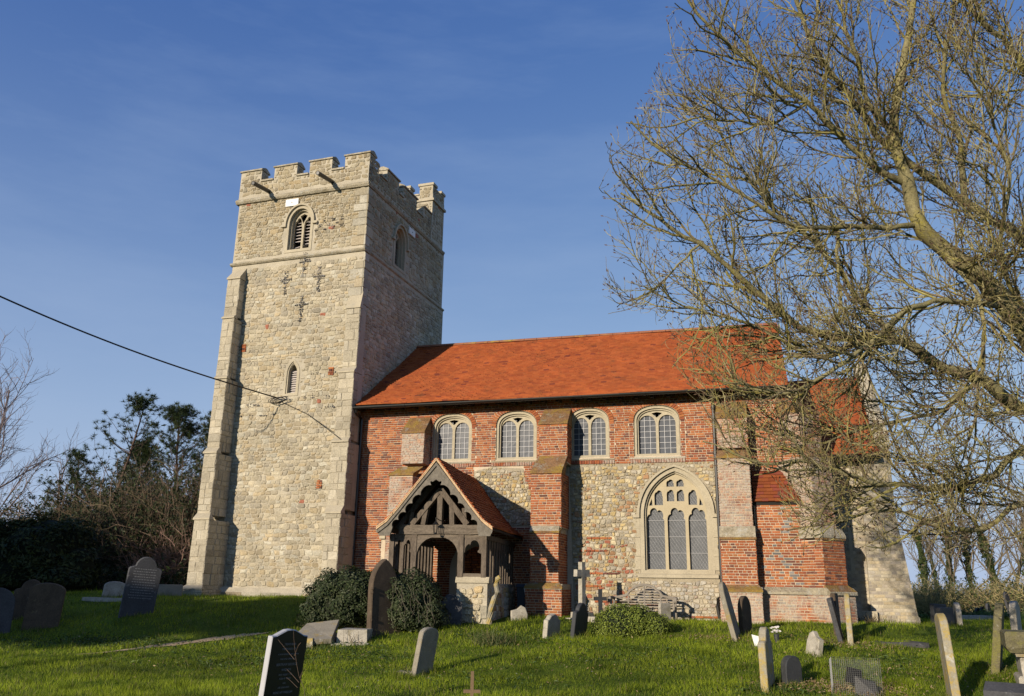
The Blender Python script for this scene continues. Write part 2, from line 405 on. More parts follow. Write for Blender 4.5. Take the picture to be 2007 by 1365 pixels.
class Pool:
    def __init__(s, nm, stuff, mats): s.nm = nm; s.stuff = stuff; s.mats = mats; s.items = []
    def add(s, V, faces, C, mat, vis=1.0):
        """V (n,k,3) pieces of the same topology, faces list of index tuples, C (n,3)"""
        if len(V): s.items.append((np.asarray(V), faces, np.asarray(C), mat, vis))
    def flush(s, parent, limit=300):
        sc = []
        for gi, (V, F, C, mt, vis) in enumerate(s.items):
            c = V.mean(1); size = (V.max(1) - V.min(1)); ar = np.sort(size, 1)[:, 1:].prod(1)
            d = c - CAM; z = d @ _fw
            x = CX + F_PX * (d @ _r) / z; y = CY - F_PX * (d @ _u) / z
            ok = (x > 10) & (x < IMW - 10) & (y > 10) & (y < IMH - 10) & (z > 0)
            score = ar / z ** 2 * vis * ok
            sc += [(score[i], gi, i) for i in range(len(V))]
        sc.sort(reverse=True)
        top = {}
        for q in sc[:limit]:
            if q[0] > 0: top.setdefault(q[1], set()).add(q[2])
        byk = {}
        for gi, (V, F, C, mt, vis) in enumerate(s.items):
            tset = top.get(gi, set())
            for i in sorted(tset):
                fl = {}
                for f in F: fl.setdefault(len(f), []).append(f)
                me = mesh_from(s.nm, V[i], [np.array(q) for q in fl.values()], M[mt], np.repeat(C[i][None], V.shape[1], 0))
                link(s.nm, me, parent, V[i].mean(0))
            keep = np.array([i for i in range(len(V)) if i not in tset], int)
            if len(keep): byk.setdefault(mt, []).append((V[keep], F, C[keep]))
        # the rest: ONE object (several material slots)
        VV = []; CC = []; FF = []; MI = []; off = 0; mats = list(byk)
        for mi, mt in enumerate(mats):
            for V, F, C in byk[mt]:
                n_, k_ = V.shape[:2]
                VV.append(V.reshape(-1, 3)); CC.append(np.repeat(C, k_, 0))
                fl = {}
                for f in F: fl.setdefault(len(f), []).append(f)
                base = off + np.arange(n_)[:, None, None] * k_
                for q in fl.values():
                    q = np.array(q)[None] + base; FF.append(q.reshape(-1, q.shape[2])); MI.append(np.full(len(FF[-1]), mi, np.int32))
                off += n_ * k_
        if not VV: return
        me = mesh_from(s.stuff, np.concatenate(VV), FF, M[mats[0]], np.concatenate(CC))
        for mt in mats[1:]: me.materials.append(M[mt])
        me.polygons.foreach_set('material_index', np.concatenate(MI))
        tag(link(s.stuff, me, parent), kind='stuff')

BRICKS = Pool('brick', 'brickwork', None)
STONES = Pool('stone', 'stonework', None)
TILES = Pool('roof_tile', 'roof_tiles', None)

BOXF = [(0, 1, 2, 3), (4, 0, 3, 7), (1, 5, 6, 2), (3, 2, 6, 7), (4, 5, 1, 0)]
def boxes(fr, A0, A1, Z0, Z1, front, back, jit=0.003, tilt=0.002):
    n = len(A0); V = np.zeros((n, 8, 3)); j = lambda s_: RNG.uniform(-s_, s_, n)
    cs = [(A0, Z0), (A1, Z0), (A1, Z1), (A0, Z1)]
    for k, (a, z) in enumerate(cs):
        aa = a + j(jit); zz = z + j(jit); fc = front + j(tilt)
        V[:, k] = fr.o + fr.u * aa[:, None] + fr.n * fc[:, None] + np.array([0, 0, 1]) * zz[:, None]
        V[:, k + 4] = fr.o + fr.u * a[:, None] + fr.n * np.full(n, back)[:, None] + np.array([0, 0, 1]) * z[:, None]
    return V
BRICK_COLS = np.array([(0.40, 0.145, 0.056), (0.36, 0.118, 0.047), (0.43, 0.170, 0.066), (0.33, 0.104, 0.043), (0.29, 0.092, 0.044), (0.25, 0.082, 0.046), (0.38, 0.130, 0.054), (0.34, 0.108, 0.046)]) * np.array([0.90, 0.88, 0.86])
def brick_fill(fr, loops, vis=1.0, mat='brick', c=0.0, course=0.067, ln=0.225, dark=0.12, z0=None, colfn=None, cols=None, joint=0.016):
    loops = [list(l) for l in loops]
    zs = [p[1] for p in loops[0]]; lo = min(zs) if z0 is None else z0; hi = max(zs)
    r0 = int(math.floor(lo / course)); A0 = []; A1 = []; Z0 = []; Z1 = []
    for r_ in range(r0, int(math.ceil(hi / course)) + 1):
        za, zb = r_ * course, (r_ + 1) * course
        for (s, e) in spans(loops, (za + zb) / 2):
            if e - s < 0.02: continue
            pat = [ln] if r_ % 2 == 0 else [ln / 2]
            if (r_ * 7) % 5 == 0: pat = [ln, ln / 2]
            x = math.floor(s / ln) * ln - ln - (r_ % 3) * 0.031; k = 0
            while x < e:
                w_ = pat[k % len(pat)] * random.uniform(0.93, 1.07); k += 1
                a, b_ = max(x, s), min(x + w_, e); x += w_
                if b_ - a < 0.035: continue
                A0.append(a + joint / 2); A1.append(b_ - joint / 2); Z0.append(za + joint / 2); Z1.append(zb - joint / 2)
    if not A0: return
    A0, A1, Z0, Z1 = map(np.array, (A0, A1, Z0, Z1)); n = len(A0)
    V = boxes(fr, A0, A1, Z0, Z1, c + RNG.uniform(-0.003, 0.005, n), c - 0.03)
    pal = BRICK_COLS if cols is None else np.array(cols)
    C = pal[RNG.integers(0, len(pal), n)] * RNG.uniform(0.8, 1.15, (n, 1))
    dk = RNG.random(n) < dark; C[dk] = np.array([0.15, 0.062, 0.045]) * RNG.uniform(0.7, 1.3, (dk.sum(), 1))
    if colfn is not None: C = colfn((A0 + A1) / 2, (Z0 + Z1) / 2, C)
    BRICKS.add(V, BOXF, C, mat, vis)

def block_fill(fr, loops, vis=1.0, mat='stone', c=0.0, course=0.3, ln=0.42, cols=((0.38, 0.345, 0.26), (0.43, 0.395, 0.31), (0.34, 0.31, 0.24), (0.39, 0.34, 0.24), (0.36, 0.30, 0.20)), joint=0.012, rnd=0.3):
    """larger squared blocks with uneven courses"""
    loops = [list(l) for l in loops]; zs = [p[1] for p in loops[0]]; z = min(zs); hi = max(zs)
    A0 = []; A1 = []; Z0 = []; Z1 = []
    while z < hi - 0.03:
        h = course * random.uniform(1 - rnd, 1 + rnd); zb = min(z + h, hi)
        if hi - zb < 0.08: zb = hi
        for s, e in spans(loops, (z + zb) / 2):
            x = s
            while x < e - 0.02:
                w_ = ln * random.uniform(1 - rnd, 1 + rnd)
                if e - x - w_ < ln * 0.4: w_ = e - x
                A0.append(x + joint / 2); A1.append(x + w_ - joint / 2); Z0.append(z + joint / 2); Z1.append(zb - joint / 2); x += w_
        z = zb
    if not A0: return
    A0, A1, Z0, Z1 = map(np.array, (A0, A1, Z0, Z1)); n = len(A0)
    # bevelled block: outer ring + inset ring
    V = np.zeros((n, 12, 3)); fo = c + RNG.uniform(-0.004, 0.012, n); bv = 0.014
    j = lambda s_: RNG.uniform(-s_, s_, n)
    for k, (a, zz, sa, sz) in enumerate(((A0, Z0, 1, 1), (A1, Z0, -1, 1), (A1, Z1, -1, -1), (A0, Z1, 1, -1))):
        ja, jz = j(0.008), j(0.008)
        up = np.array([0, 0, 1.0])
        V[:, k] = fr.o + fr.u * (a + ja + sa * bv)[:, None] + fr.n * (fo + j(0.006))[:, None] + up * (zz + jz + sz * bv)[:, None]
        V[:, k + 4] = fr.o + fr.u * (a + ja)[:, None] + fr.n * (fo - 0.014)[:, None] + up * (zz + jz)[:, None]
        V[:, k + 8] = fr.o + fr.u * a[:, None] + fr.n * (fo * 0 + c - 0.05)[:, None] + up * zz[:, None]
    Fc = [(0, 1, 2, 3)] + [(4 + k, 4 + (k + 1) % 4, (k + 1) % 4, k) for k in range(4)] + [(8 + k, 8 + (k + 1) % 4, 4 + (k + 1) % 4, 4 + k) for k in range(4)]
    pal = np.array(cols); C = pal[RNG.integers(0, len(pal), n)] * RNG.uniform(0.85, 1.12, (n, 1))
    STONES.add(V, Fc, C, mat, vis)
TOWER_COLS = [(0.42, 0.365, 0.255), (0.43, 0.375, 0.265), (0.39, 0.34, 0.24), (0.44, 0.39, 0.285), (0.38, 0.32, 0.215), (0.41, 0.335, 0.21), (0.35, 0.31, 0.23), (0.42, 0.37, 0.26), (0.45, 0.415, 0.32)]
FLINT_COLS = [(0.45, 0.37, 0.22), (0.43, 0.38, 0.28), (0.50, 0.45, 0.34), (0.43, 0.31, 0.14), (0.33, 0.27, 0.18), (0.52, 0.44, 0.28), (0.36, 0.21, 0.11), (0.44, 0.39, 0.30), (0.35, 0.31, 0.24), (0.48, 0.37, 0.18)]
def rubble_fill(fr, loops, vis=1.0, mat='stone', c=0.0, sh=0.17, sw=0.30, cols=TOWER_COLS, bulge=0.014, joint=0.010, seed=0, jz=0.22, recess=0.007, colfn=None):
    rng = np.random.default_rng(1000 + seed); L0 = np.array(loops[0]); lo = L0.min(0) - 0.3; hi = L0.max(0) + 0.3
    rows = [lo[1]]
    while rows[-1] < hi[1]: rows.append(rows[-1] + sh * rng.uniform(0.75, 1.3))
    nr = len(rows) - 1; cuts = []
    for r_ in range(nr):
        xs = [lo[0] - rng.uniform(0, sw)]
        while xs[-1] < hi[0]: xs.append(xs[-1] + sw * rng.uniform(0.5, 1.5))
        cuts.append(np.array(xs))
    wav = [rng.uniform(0, 6.28, 3) for _ in range(nr + 1)]
    def zl(i, x):
        p = wav[i]; return rows[i] + sh * jz * (np.sin(x * 5.1 + p[0]) * 0.6 + np.sin(x * 11.7 + p[1]) * 0.5)
    P = []
    for r_ in range(nr):
        xs = cuts[r_]; sk = rng.uniform(-0.25, 0.25, len(xs)) * sh
        for k in range(len(xs) - 1):
            x0b, x0t, x1b, x1t = xs[k] - sk[k], xs[k] + sk[k], xs[k + 1] - sk[k + 1], xs[k + 1] + sk[k + 1]
            xm = (xs[k] + xs[k + 1]) / 2 + rng.uniform(-.2, .2) * sw
            P.append([(x0b, zl(r_, x0b)), (xm, zl(r_, xm) + rng.uniform(-.12, .12) * sh), (x1b, zl(r_, x1b)), (x1t, zl(r_ + 1, x1t)), (xm, zl(r_ + 1, xm) + rng.uniform(-.12, .12) * sh), (x0t, zl(r_ + 1, x0t))])
    P = np.array(P); cen = P.mean(1)
    done = np.zeros(len(P), bool)
    for sh_ in (0.08, 0.25, 0.42, 0.6):
        T = P + (cen[:, None] - P) * sh_
        ok = inside(loops, T.reshape(-1, 2)).reshape(len(P), 6).all(1) & ~done
        if sh_ > 0.08: P[ok] = T[ok]
        done |= ok
    P = P[done]; cen = P.mean(1); n = len(P)
    if not n: return
    d = cen[:, None] - P; ln = np.linalg.norm(d, axis=2, keepdims=True); P = P + d / ln * joint * 0.5 * rng.uniform(0.6, 2.0, (n, 6, 1))
    Q = np.zeros((n, 12, 2)); nx = np.roll(P, -1, 1); Q[:, 0::2] = P * 0.78 + nx * 0.22; Q[:, 1::2] = P * 0.22 + nx * 0.78
    Qi = Q + (cen[:, None] - Q) * 0.22; h = rng.uniform(0.2, 1.0, n) * bulge; tl = rng.normal(0, 0.06, (n, 2))
    V = np.zeros((n, 25, 3)); up = np.array([0, 0, 1.0])
    def put(q, cc): return fr.o + fr.u * q[..., 0:1] + up * q[..., 1:2] + fr.n * cc[..., None]
    V[:, :12] = put(Q, np.full((n, 12), c - recess - 0.006))
    ci = c + h[:, None] + ((Qi - cen[:, None]) * tl[:, None]).sum(2) + rng.uniform(-.006, .006, (n, 12)) - 0.004
    V[:, 12:24] = put(Qi, ci); V[:, 24] = put(cen, c + h + rng.uniform(-0.006, 0.010, n))
    Fc = [(k, (k + 1) % 12, 12 + (k + 1) % 12, 12 + k) for k in range(12)] + [(12 + k, 12 + (k + 1) % 12, 24) for k in range(12)]
    pal = np.array(cols); C = pal[rng.integers(0, len(pal), n)] * rng.uniform(0.78, 1.15, (n, 1))
    if colfn is not None: C = colfn(cen, C)
    STONES.add(V, Fc, C, mat, vis)
TILE_COLS = np.array([(0.39, 0.108, 0.033), (0.37, 0.100, 0.030), (0.41, 0.118, 0.036), (0.35, 0.092, 0.029), (0.39, 0.110, 0.034), (0.32, 0.082, 0.028)])
def tile_fill(origin, u, prof, length, vis=1.0, gauge=0.105, tw_=0.165, dark=0.018, tint=1.0):
    """prof: list of 3D offsets from eave to ridge at u=0; tiles lie on the profile between them"""
    origin = np.array(origin, float); u = np.array(u, float); prof = np.array(prof, float)
    seg = np.linalg.norm(np.diff(prof, axis=0), axis=1); cum = np.concatenate([[0], np.cumsum(seg)]); tot = cum[-1]
    def pt(s): 
        s = min(max(s, 0), tot); i = min(np.searchsorted(cum, s, 'right') - 1, len(seg) - 1); return prof[i] + (prof[i + 1] - prof[i]) * (s - cum[i]) / seg[i]
    rows = int(tot / gauge); V = []; th = 0.014
    for r_ in range(rows + 1):
        s0 = r_ * gauge - 0.01; s1 = min(s0 + gauge * 1.35, tot); p0, p1 = pt(s0), pt(s1); up = p1 - p0; ul = np.linalg.norm(up)
        if ul < 1e-4: continue
        up = up / ul; nn = np.cross(u, up); nn = nn / np.linalg.norm(nn); nn = nn if nn[2] > 0 else -nn
        ax = np.arange(-((r_ % 2) * 0.5 + random.uniform(-.22, .22) + 0.5) * tw_, length, tw_) + RNG.uniform(-.006, .006); a0 = np.clip(ax, 0, length); a1 = np.clip(ax + tw_, 0, length); k = a1 - a0 > 0.03; a0 = a0[k] + 0.0008; a1 = a1[k] - 0.0008; n = len(a0)
        und = 0.022 * np.sin(a0 * .75 + r_ * .05) * np.sin(r_ * .11 + a0 * .2) + 0.008 * np.sin(a0 * 2.3 + r_ * .3); sag = 0.0
        lift = RNG.uniform(0.0, 0.010, n) + (RNG.random(n) < 0.03) * 0.016; dn = RNG.uniform(-0.006, 0.006, n); b = np.zeros((n, 8, 3))
        P = lambda a, base, h, s_: origin + u * a[:, None] + base + nn * np.asarray(h)[:, None] + up * s_[:, None]
        z = np.zeros(n)
        b[:, 0] = P(a0, p0, z + 0.004, dn); b[:, 1] = P(a1, p0, z + 0.004, dn); b[:, 2] = P(a1, p0, z + 0.034 + lift + RNG.uniform(0, .004, n), dn); b[:, 3] = P(a0, p0, z + 0.034 + lift, dn)
        b[:, 4] = P(a0, p1, z - 0.004, z); b[:, 5] = P(a1, p1, z - 0.004, z); b[:, 6] = P(a1, p1, z + 0.008, z); b[:, 7] = P(a0, p1, z + 0.008, z)
        b += (nn * 1.0)[None, None] * und[:, None, None]
        V.append(b)
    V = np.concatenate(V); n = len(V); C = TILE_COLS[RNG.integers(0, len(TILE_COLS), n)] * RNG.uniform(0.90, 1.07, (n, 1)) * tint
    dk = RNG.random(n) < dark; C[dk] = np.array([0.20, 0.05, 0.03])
    TILES.add(V, BOXF, C, 'tile', vis)

def arch_pts(w, spring, rise, n=9, p=None, x0=0.0):
    """from the right springing over the crown to the left springing"""
    out = []
    if p is None:
        R = (rise ** 2 + (w / 2) ** 2) / w
        am = math.asin(min(1, rise / R))
        for i in range(n + 1):
            a = am * i / n; out.append((x0 + R * math.cos(a) - (R - w / 2), spring + R * math.sin(a)))
        return out + [(2 * x0 - x, z) for x, z in reversed(out[:-1])]
    for i in range(2 * n + 1):
        t = math.pi * i / (2 * n); x = w / 2 * math.cos(t); out.append((x0 + x, spring + rise * (1 - abs(2 * x / w) ** p) ** (1 / p if p > 1.6 else 0.62)))
    return out
def opening(x0, w, z0, spring, rise, p=None, n=9):
    return [(x0 - w / 2, z0), (x0 + w / 2, z0)] + arch_pts(w, spring, rise, n, p, x0)
def foiled(x0, w, z0, spring, rise, lobes=5, n=30):
    o = [(x0 - w / 2, z0), (x0 + w / 2, z0)]
    for i in range(n + 1):
        t = math.pi * i / n; k = 0.74 + 0.26 * abs(math.sin(lobes / 2 * t)) ** 0.7
        if i in (0, n): k = 1.0
        o.append((x0 + w / 2 * math.cos(t) * k, spring + rise * math.sin(t) ** 0.9 * k))
    return o
def ring(outer, inner): return outer, [inner]

# ------------------------------------------------------------------ THE SETTING: ground
xs = np.concatenate([np.linspace(-400, -45, 24), np.linspace(-40, 40, 240), np.linspace(45, 400, 24)])
ys = np.concatenate([np.linspace(-200, -30, 14), np.linspace(-26, 30, 210), np.linspace(33, 900, 40)])
X, Y = np.meshgrid(xs, ys); Z = ground(X, Y)
fade = sstep((np.hypot(X, Y + 2) - 30) / 60); Z = Z * (1 - fade) + 0.55 * fade
nx_, ny_ = len(xs), len(ys); idx = np.arange(nx_ * ny_).reshape(ny_, nx_)
Fq = np.stack([idx[:-1, :-1], idx[:-1, 1:], idx[1:, 1:], idx[1:, :-1]], -1).reshape(-1, 4)
tag(link('ground', mesh_from('ground', np.stack([X, Y, Z], -1).reshape(-1, 3), [Fq], M['turf'], smooth=True)), kind='structure')

# gravel path crossing the turf at the left
path_px = [(150, 1284), (230, 1277), (300, 1268), (360, 1262), (420, 1254), (470, 1248), (505, 1244), (530, 1241)]
hw = [0.04, 0.12, 0.22, 0.34, 0.34, 0.22, 0.10, 0.02]
pv = []
pc = [G(*q) for q in path_px]
pcs = []
for i in range(len(pc) - 1):
    for k in range(6):
        t = k / 6; pcs.append((pc[i] * (1 - t) + pc[i + 1] * t, hw[i] * (1 - t) + hw[i + 1] * t))
PATH = [(p[0], p[1], h) for p, h in pcs]
for i, (p, h) in enumerate(pcs):
    for s in (-1, -.33, .33, 1):
        y = p[1] + s * h * random.uniform(0.5, 1.35); pv.append((p[0], y, float(ground(p[0], y)) + 0.012))
pf = [(4 * i + k, 4 * i + 4 + k, 4 * i + 5 + k, 4 * i + 1 + k) for i in range(len(pcs) - 1) for k in range(3)]
tag(link('path', mesh_from('path', pv, [np.array(pf)], M['gravel'])), kind='structure')

# ------------------------------------------------------------------ THE CHURCH
church = thing('church', 'medieval church with square battlemented stone tower, red brick and rubble nave and orange tiled roof', 'church', (-7.0, 3.0, 0.9))
def px_a(px, py, c): return float(on_y(px, py, -c)[0])
def side_frames(fr, a0, a1):
    """frames for the two return faces of something standing proud: a runs outward"""
    e = frame(fr(a1, 0, 0), fr.n, fr.u); w_ = frame(fr(a0, 0, 0), fr.n, -fr.u)
    return e, w_
def buttress(fr, stages, fill, slope_mat='moss', vis=1.0, core='mortar', drop=0.42, cback=0.0, name='buttress', topz=None):
    """stages: list bottom->top of (z0, z1, a0, a1, proj); a sloping offset joins each stage to the next"""
    mb = MB(); offs = []
    for i, (z0, z1, a0, a1, c) in enumerate(stages):
        g = 0.013
        mb.box(fr, a0 + g, a1 - g, cback - 0.3, c - g, z0, z1)
        fill(fr, [[(a0, z0), (a1, z0), (a1, z1), (a0, z1)]], c, vis)
        e, w_ = side_frames(fr, a0, a1)
        for f_, v_ in ((e, vis * 0.8), (w_, 0.0)):
            fill(f_, [[(cback, z0), (c, z0), (c, z1), (cback, z1)]], 0.0, v_)
        nx = stages[i + 1][4] if i + 1 < len(stages) else cback
        na0, na1 = (stages[i + 1][2], stages[i + 1][3]) if i + 1 < len(stages) else (a0 + 0.02, a1 - 0.02)
        dz = drop * (c - nx) / 0.35 if i + 1 < len(stages) else drop * 1.2
        zt = z1 + max(0.12, min(dz, 0.62)); ov = 0.035
        P = [fr(a0 - ov * .5, nx - 0.02, z1), fr(a1 + ov * .5, nx - 0.02, z1), fr(a1 + ov * .5, c + ov, z1), fr(a0 - ov * .5, c + ov, z1),
             fr(na0 - .005, nx - 0.03, zt), fr(na1 + .005, nx - 0.03, zt), fr(a1 + ov * .5, c + ov, z1 + 0.05), fr(a0 - ov * .5, c + ov, z1 + 0.05)]
        off = MB(); off.hexa([P[k] for k in (0, 1, 2, 3)] + [P[k] for k in (4, 5, 6, 7)]); offs.append(off)
    b = mb.build(name, M[core], church)
    for off in offs: off.build('offset', M[slope_mat], b)
    return b

# ---- tower
TW0, TW1 = -0.12, 5.0
mb = MB(); g = 0.013
slit = opening(2.68, 0.36, 7.50, 8.15, 0.38)
slit_o = opening(2.68, 0.56, 7.36, 8.15, 0.50)
bel = opening(2.42, 1.00, 12.46, 13.42, 0.56, p=2.0)
bel_o = opening(2.42, 1.16, 12.36, 13.42, 0.64, p=2.0)
mb.box(TOWER_S, -0.12 + g, 4.4, -6.5, -0.6, -0.4, 12.14)
mb.box(TOWER_E, 0.6, 6.5, -0.6, -g, -0.4, 12.139)
mb.box(TOWER_S, -0.16 + g, 4.3, -6.45, -0.7, 12.14, 14.55)
mb.prism(TOWER_S, [(-0.12 + g, -0.4), (5.0 - g, -0.4), (5.0 - g, 12.14), (-0.12 + g, 12.14)], -0.6, -g, [opening(2.68, 0.40, 7.46, 8.13, 0.40)])
mb.prism(TOWER_S, [(-0.16 + g, 12.14), (4.96 - g, 12.14), (4.96 - g, 14.55), (-0.16 + g, 14.55)], -0.7, -0.03 - g, [opening(2.42, 0.92, 12.44, 13.42, 0.58, p=2.0)])
mb.prism(TOWER_E, [(0.7, 12.14), (6.45, 12.14), (6.45, 14.549), (0.7, 14.549)], -0.7, -0.04 - g, [opening(2.55, 0.88, 12.44, 13.42, 0.58, p=2.0)])
tower = mb.build('tower', M['mortar'], church)
cross_px = [(2.1, 11.26, 0.9), (3.37, 11.26, 0.95), (2.8, 10.3, 0.95), (2.76, 11.85, 0.9)]
def crossloops(a, z, s):
    t = 0.09
    return [(a - t, z - s / 2), (a + t, z - s / 2), (a + t, z + s * .05), (a + s * .28, z + s * .05), (a + s * .28, z + s * .24), (a + t, z + s * .24), (a + t, z + s / 2), (a - t, z + s / 2), (a - t, z + s * .24), (a - s * .28, z + s * .24), (a - s * .28, z + s * .05), (a - t, z + s * .05)]
def tower_tint(cen, C):
    hi = np.clip((cen[:, 1:2] - 11.5) / 2.5, 0, 1)
    C = C * (1 - 0.20 * hi) * np.array([1, 0.96, 0.88]) ** hi
    rd = RNG.random(len(C)) < 0.006; C[rd] = (0.34, 0.13, 0.08)
    return C
rubble_fill(TOWER_S, [[(-0.1, 1.5), (4.98, 1.5), (4.98, 12.02), (-0.1, 12.02)], slit_o], 1.0, seed=1, colfn=tower_tint, sh=0.125, sw=0.21)
TS2 = frame(TOWER_S(0, -0.03, 0), TOWER_S.u, TOWER_S.n)
rubble_fill(TS2, [[(-0.14, 12.28), (4.94, 12.28), (4.94, 14.46), (-0.14, 14.46)], bel_o], 1.2, seed=2, colfn=tower_tint, sh=0.12, sw=0.18)
TSP = frame(TOWER_S(0, 0.0, 0), TOWER_S.u, TOWER_S.n)
mer_s = [(-0.2, 0.68), (1.18, 2.12), (2.6, 3.5), (3.98, 4.95)]
par = [(-0.2, 14.66), (4.95, 14.66)]
for a0, a1 in reversed(mer_s): par += [(a1, 15.24 if (a1, 15.24) else 0)] if False else [(a1, 15.70), (a0, 15.70)] if a0 == -0.2 else [(a1, 15.70), (a0, 15.70), (a0, 15.22), (mer_s[mer_s.index((a0, a1)) - 1][1], 15.22)]
rubble_fill(TSP, [par], 1.2, seed=3, colfn=tower_tint, sh=0.14, sw=0.22)
# east face (in shade)
wE = opening(2.55, 0.95, 12.42, 13.4, 0.5, p=2.0)
rubble_fill(TOWER_E, [[(0.02, 7.0), (6.45, 7.0), (6.45, 12.02), (0.02, 12.02)]], 0.25, seed=4, colfn=tower_tint, sh=0.13, sw=0.21)
TE2 = frame(TOWER_E(0, -0.04, 0), TOWER_E.u, TOWER_E.n)
rubble_fill(TE2, [[(0.02, 12.28), (6.4, 12.28), (6.4, 14.46), (0.02, 14.46)], opening(2.55, 1.1, 12.36, 13.4, 0.58, p=2.0)], 0.25, seed=5, colfn=tower_tint, sh=0.16, sw=0.26)
mer_e = [(-0.0, 0.78), (1.28, 2.25), (2.62, 3.77), (4.34, 5.1)]
pe = [(0.0, 14.66), (6.2, 14.66), (6.2, 15.7), (5.1, 15.7)]
pe += [(4.34, 15.70), (4.34, 15.22), (3.77, 15.22), (3.77, 15.70), (2.62, 15.70), (2.62, 15.22), (2.25, 15.22), (2.25, 15.70), (1.28, 15.70), (1.28, 15.22), (0.78, 15.22), (0.78, 15.70), (0.0, 15.70)]
TEP = frame(TOWER_E(0, -0.05, 0), TOWER_E.u, TOWER_E.n)
rubble_fill(TEP, [pe], 0.25, seed=6, colfn=tower_tint, sh=0.14, sw=0.22)
# parapet walls, merlons with saddleback copings
pw = MB()
pw.box(TOWER_S, -0.2 + g, 4.95 - g, -0.42, -g, 14.55, 15.22)
pw.box(TOWER_E, 0.0, 6.2, -0.47, -0.05 - g, 14.55, 15.215)
pw.box(TOWER_S, -0.2 + g, 0.2, -6.45, -0.42, 14.55, 15.21)
pw.box(TOWER_S, -0.2 + g, 4.5, -6.45, -6.05, 14.55, 15.205)
pw.build('parapet', M['mortar'], church)
def merlon(fr, a0, a1, c0, c1, z0=15.20, z1=15.68, coping=True):
    mb = MB(); mb.box(fr, a0 + g, a1 - g, c0 + g, c1 - g, z0, z1)
    b = mb.build('merlon', M['mortar'], church)
    cp = MB(); cm = (c0 + c1) / 2; ov = 0.04
    cp.prism(frame(fr(a0 - 0.02, cm, 0), -fr.n, fr.u), [(-(c1 - c0) / 2 - ov, z1), ((c1 - c0) / 2 + ov, z1), ((c1 - c0) / 2 + ov, z1 + 0.05), (0.05, z1 + 0.15), (-0.05, z1 + 0.15), (-(c1 - c0) / 2 - ov, z1 + 0.05)], 0, a1 - a0 + 0.04)
    cp.build('coping', M['worn_cap'], b)
    e, w_ = side_frames(fr, a0, a1)
    e = frame(fr(a1, c0, 0), fr.n, fr.u); w_ = frame(fr(a0, c0, 0), fr.n, -fr.u)
    for q, v in ((e, 0.5), (w_, 0.1)): rubble_fill(q, [[(0.0, z0), (c1 - c0, z0), (c1 - c0, z1), (0.0, z1)]], v, sh=0.12, sw=0.2, seed=int(a0 * 10) + 40)
    return b
for a0, a1 in mer_s: merlon(TOWER_S, a0, a1, -0.42, 0.0)
for a0, a1 in mer_e[1:]: merlon(TOWER_E, a0, a1, -0.47, -0.05)
for a0, a1 in mer_s[:3]: merlon(TOWER_S, a0, a1, -6.45, -6.05)
for c_ in (-5.0, -3.4, -1.8): merlon(frame(TOWER_S(-0.2, c_, 0), TOWER_S.n, -TOWER_S.u), 0, 0.9, -0.4, 0.0)
# coping in the crenels
for a0, a1 in ((0.68, 1.18), (2.12, 2.6), (3.5, 3.98)): cb = MB(); cb.box(TOWER_S, a0, a1, -0.46, 0.04, 15.215, 15.275); cb.build('coping', M['worn_cap'], church)
for a0, a1 in ((0.78, 1.28), (2.25, 2.62), (3.77, 4.34)): cb = MB(); cb.box(TOWER_E, a0, a1, -0.51, -0.01, 15.215, 15.275); cb.build('coping', M['worn_cap'], church)
# string courses
def string(name, segs, mat='old_grey'):
    mb = MB()
    for fr, a0, a1, c, z0, z1 in segs:
        mb.prism(frame(fr(a0, c, 0), -fr.n, fr.u), [(0.35, z0), (-0.01, z0), (-0.055, z0 + (z1 - z0) * .35), (-0.06, z0 + (z1 - z0) * .7), (0.0, z1), (0.35, z1)], 0, a1 - a0)
    return mb.build(name, M['worn_cap'], church)
string('string_course', [(TOWER_S, -0.24, 5.0, 0.02, 14.44, 14.62)])
string('string_course', [(TOWER_E, 0.0, 6.35, -0.03, 14.45, 14.615)])
string('string_course', [(TOWER_S, -0.17, 5.03, 0.02, 12.10, 12.22)])
string('string_course', [(TOWER_E, 0.0, 6.5, -0.02, 12.105, 12.215)])
# stair turret rising at the north-east corner
TT = frame(TOWER_E(5.05, 0, 0), TOWER_E.n, -TOWER_E.u)   # its south face: a = east, c = south
mb = MB(); mb.box(TT, -1.55, -0.02, -1.15, -g, 14.5, 16.58)
tur = mb.build('stair_turret', M['mortar'], church)
rubble_fill(TT, [[(-1.55, 15.2), (-0.04, 15.2), (-0.04, 16.28), (-1.55, 16.28)]], 1, seed=7, sh=0.13, sw=0.2, colfn=tower_tint)
rubble_fill(TT, [[(-0.62, 16.38), (-0.04, 16.38), (-0.04, 16.95), (-0.62, 16.95)]], 1, seed=8, sh=0.12, sw=0.18, colfn=tower_tint)
TTE = frame(TT(-0.02, 0, 0), -TT.n, TT.u)
rubble_fill(TTE, [[(0, 14.7), (1.14, 14.7), (1.14, 16.95), (0, 16.95)]], 0.3, seed=9, sh=0.13, sw=0.2, colfn=tower_tint)
mb = MB()
for a0, a1, c0 in ((-0.62, -0.02, -0.35), (-1.55, -1.02, -0.35), (-0.3, -0.021, -1.15)):
    mb.box(TT, a0 + g, a1 - g, c0, -g if c0 > -1 else -0.8, 16.56, 16.95)
    mb.box(TT, a0 - .04, a1 + .03, c0 - .03, .03 if c0 > -1 else -0.77, 16.95, 17.05)
mb.box(TT, -1.02, -0.62, -0.38, 0.03, 16.57, 16.63)
mb.box(TT, -1.6, 0.05, -1.2, 0.05, 16.27, 16.36)
mb.build('battlement', M['ashlar'], tur)

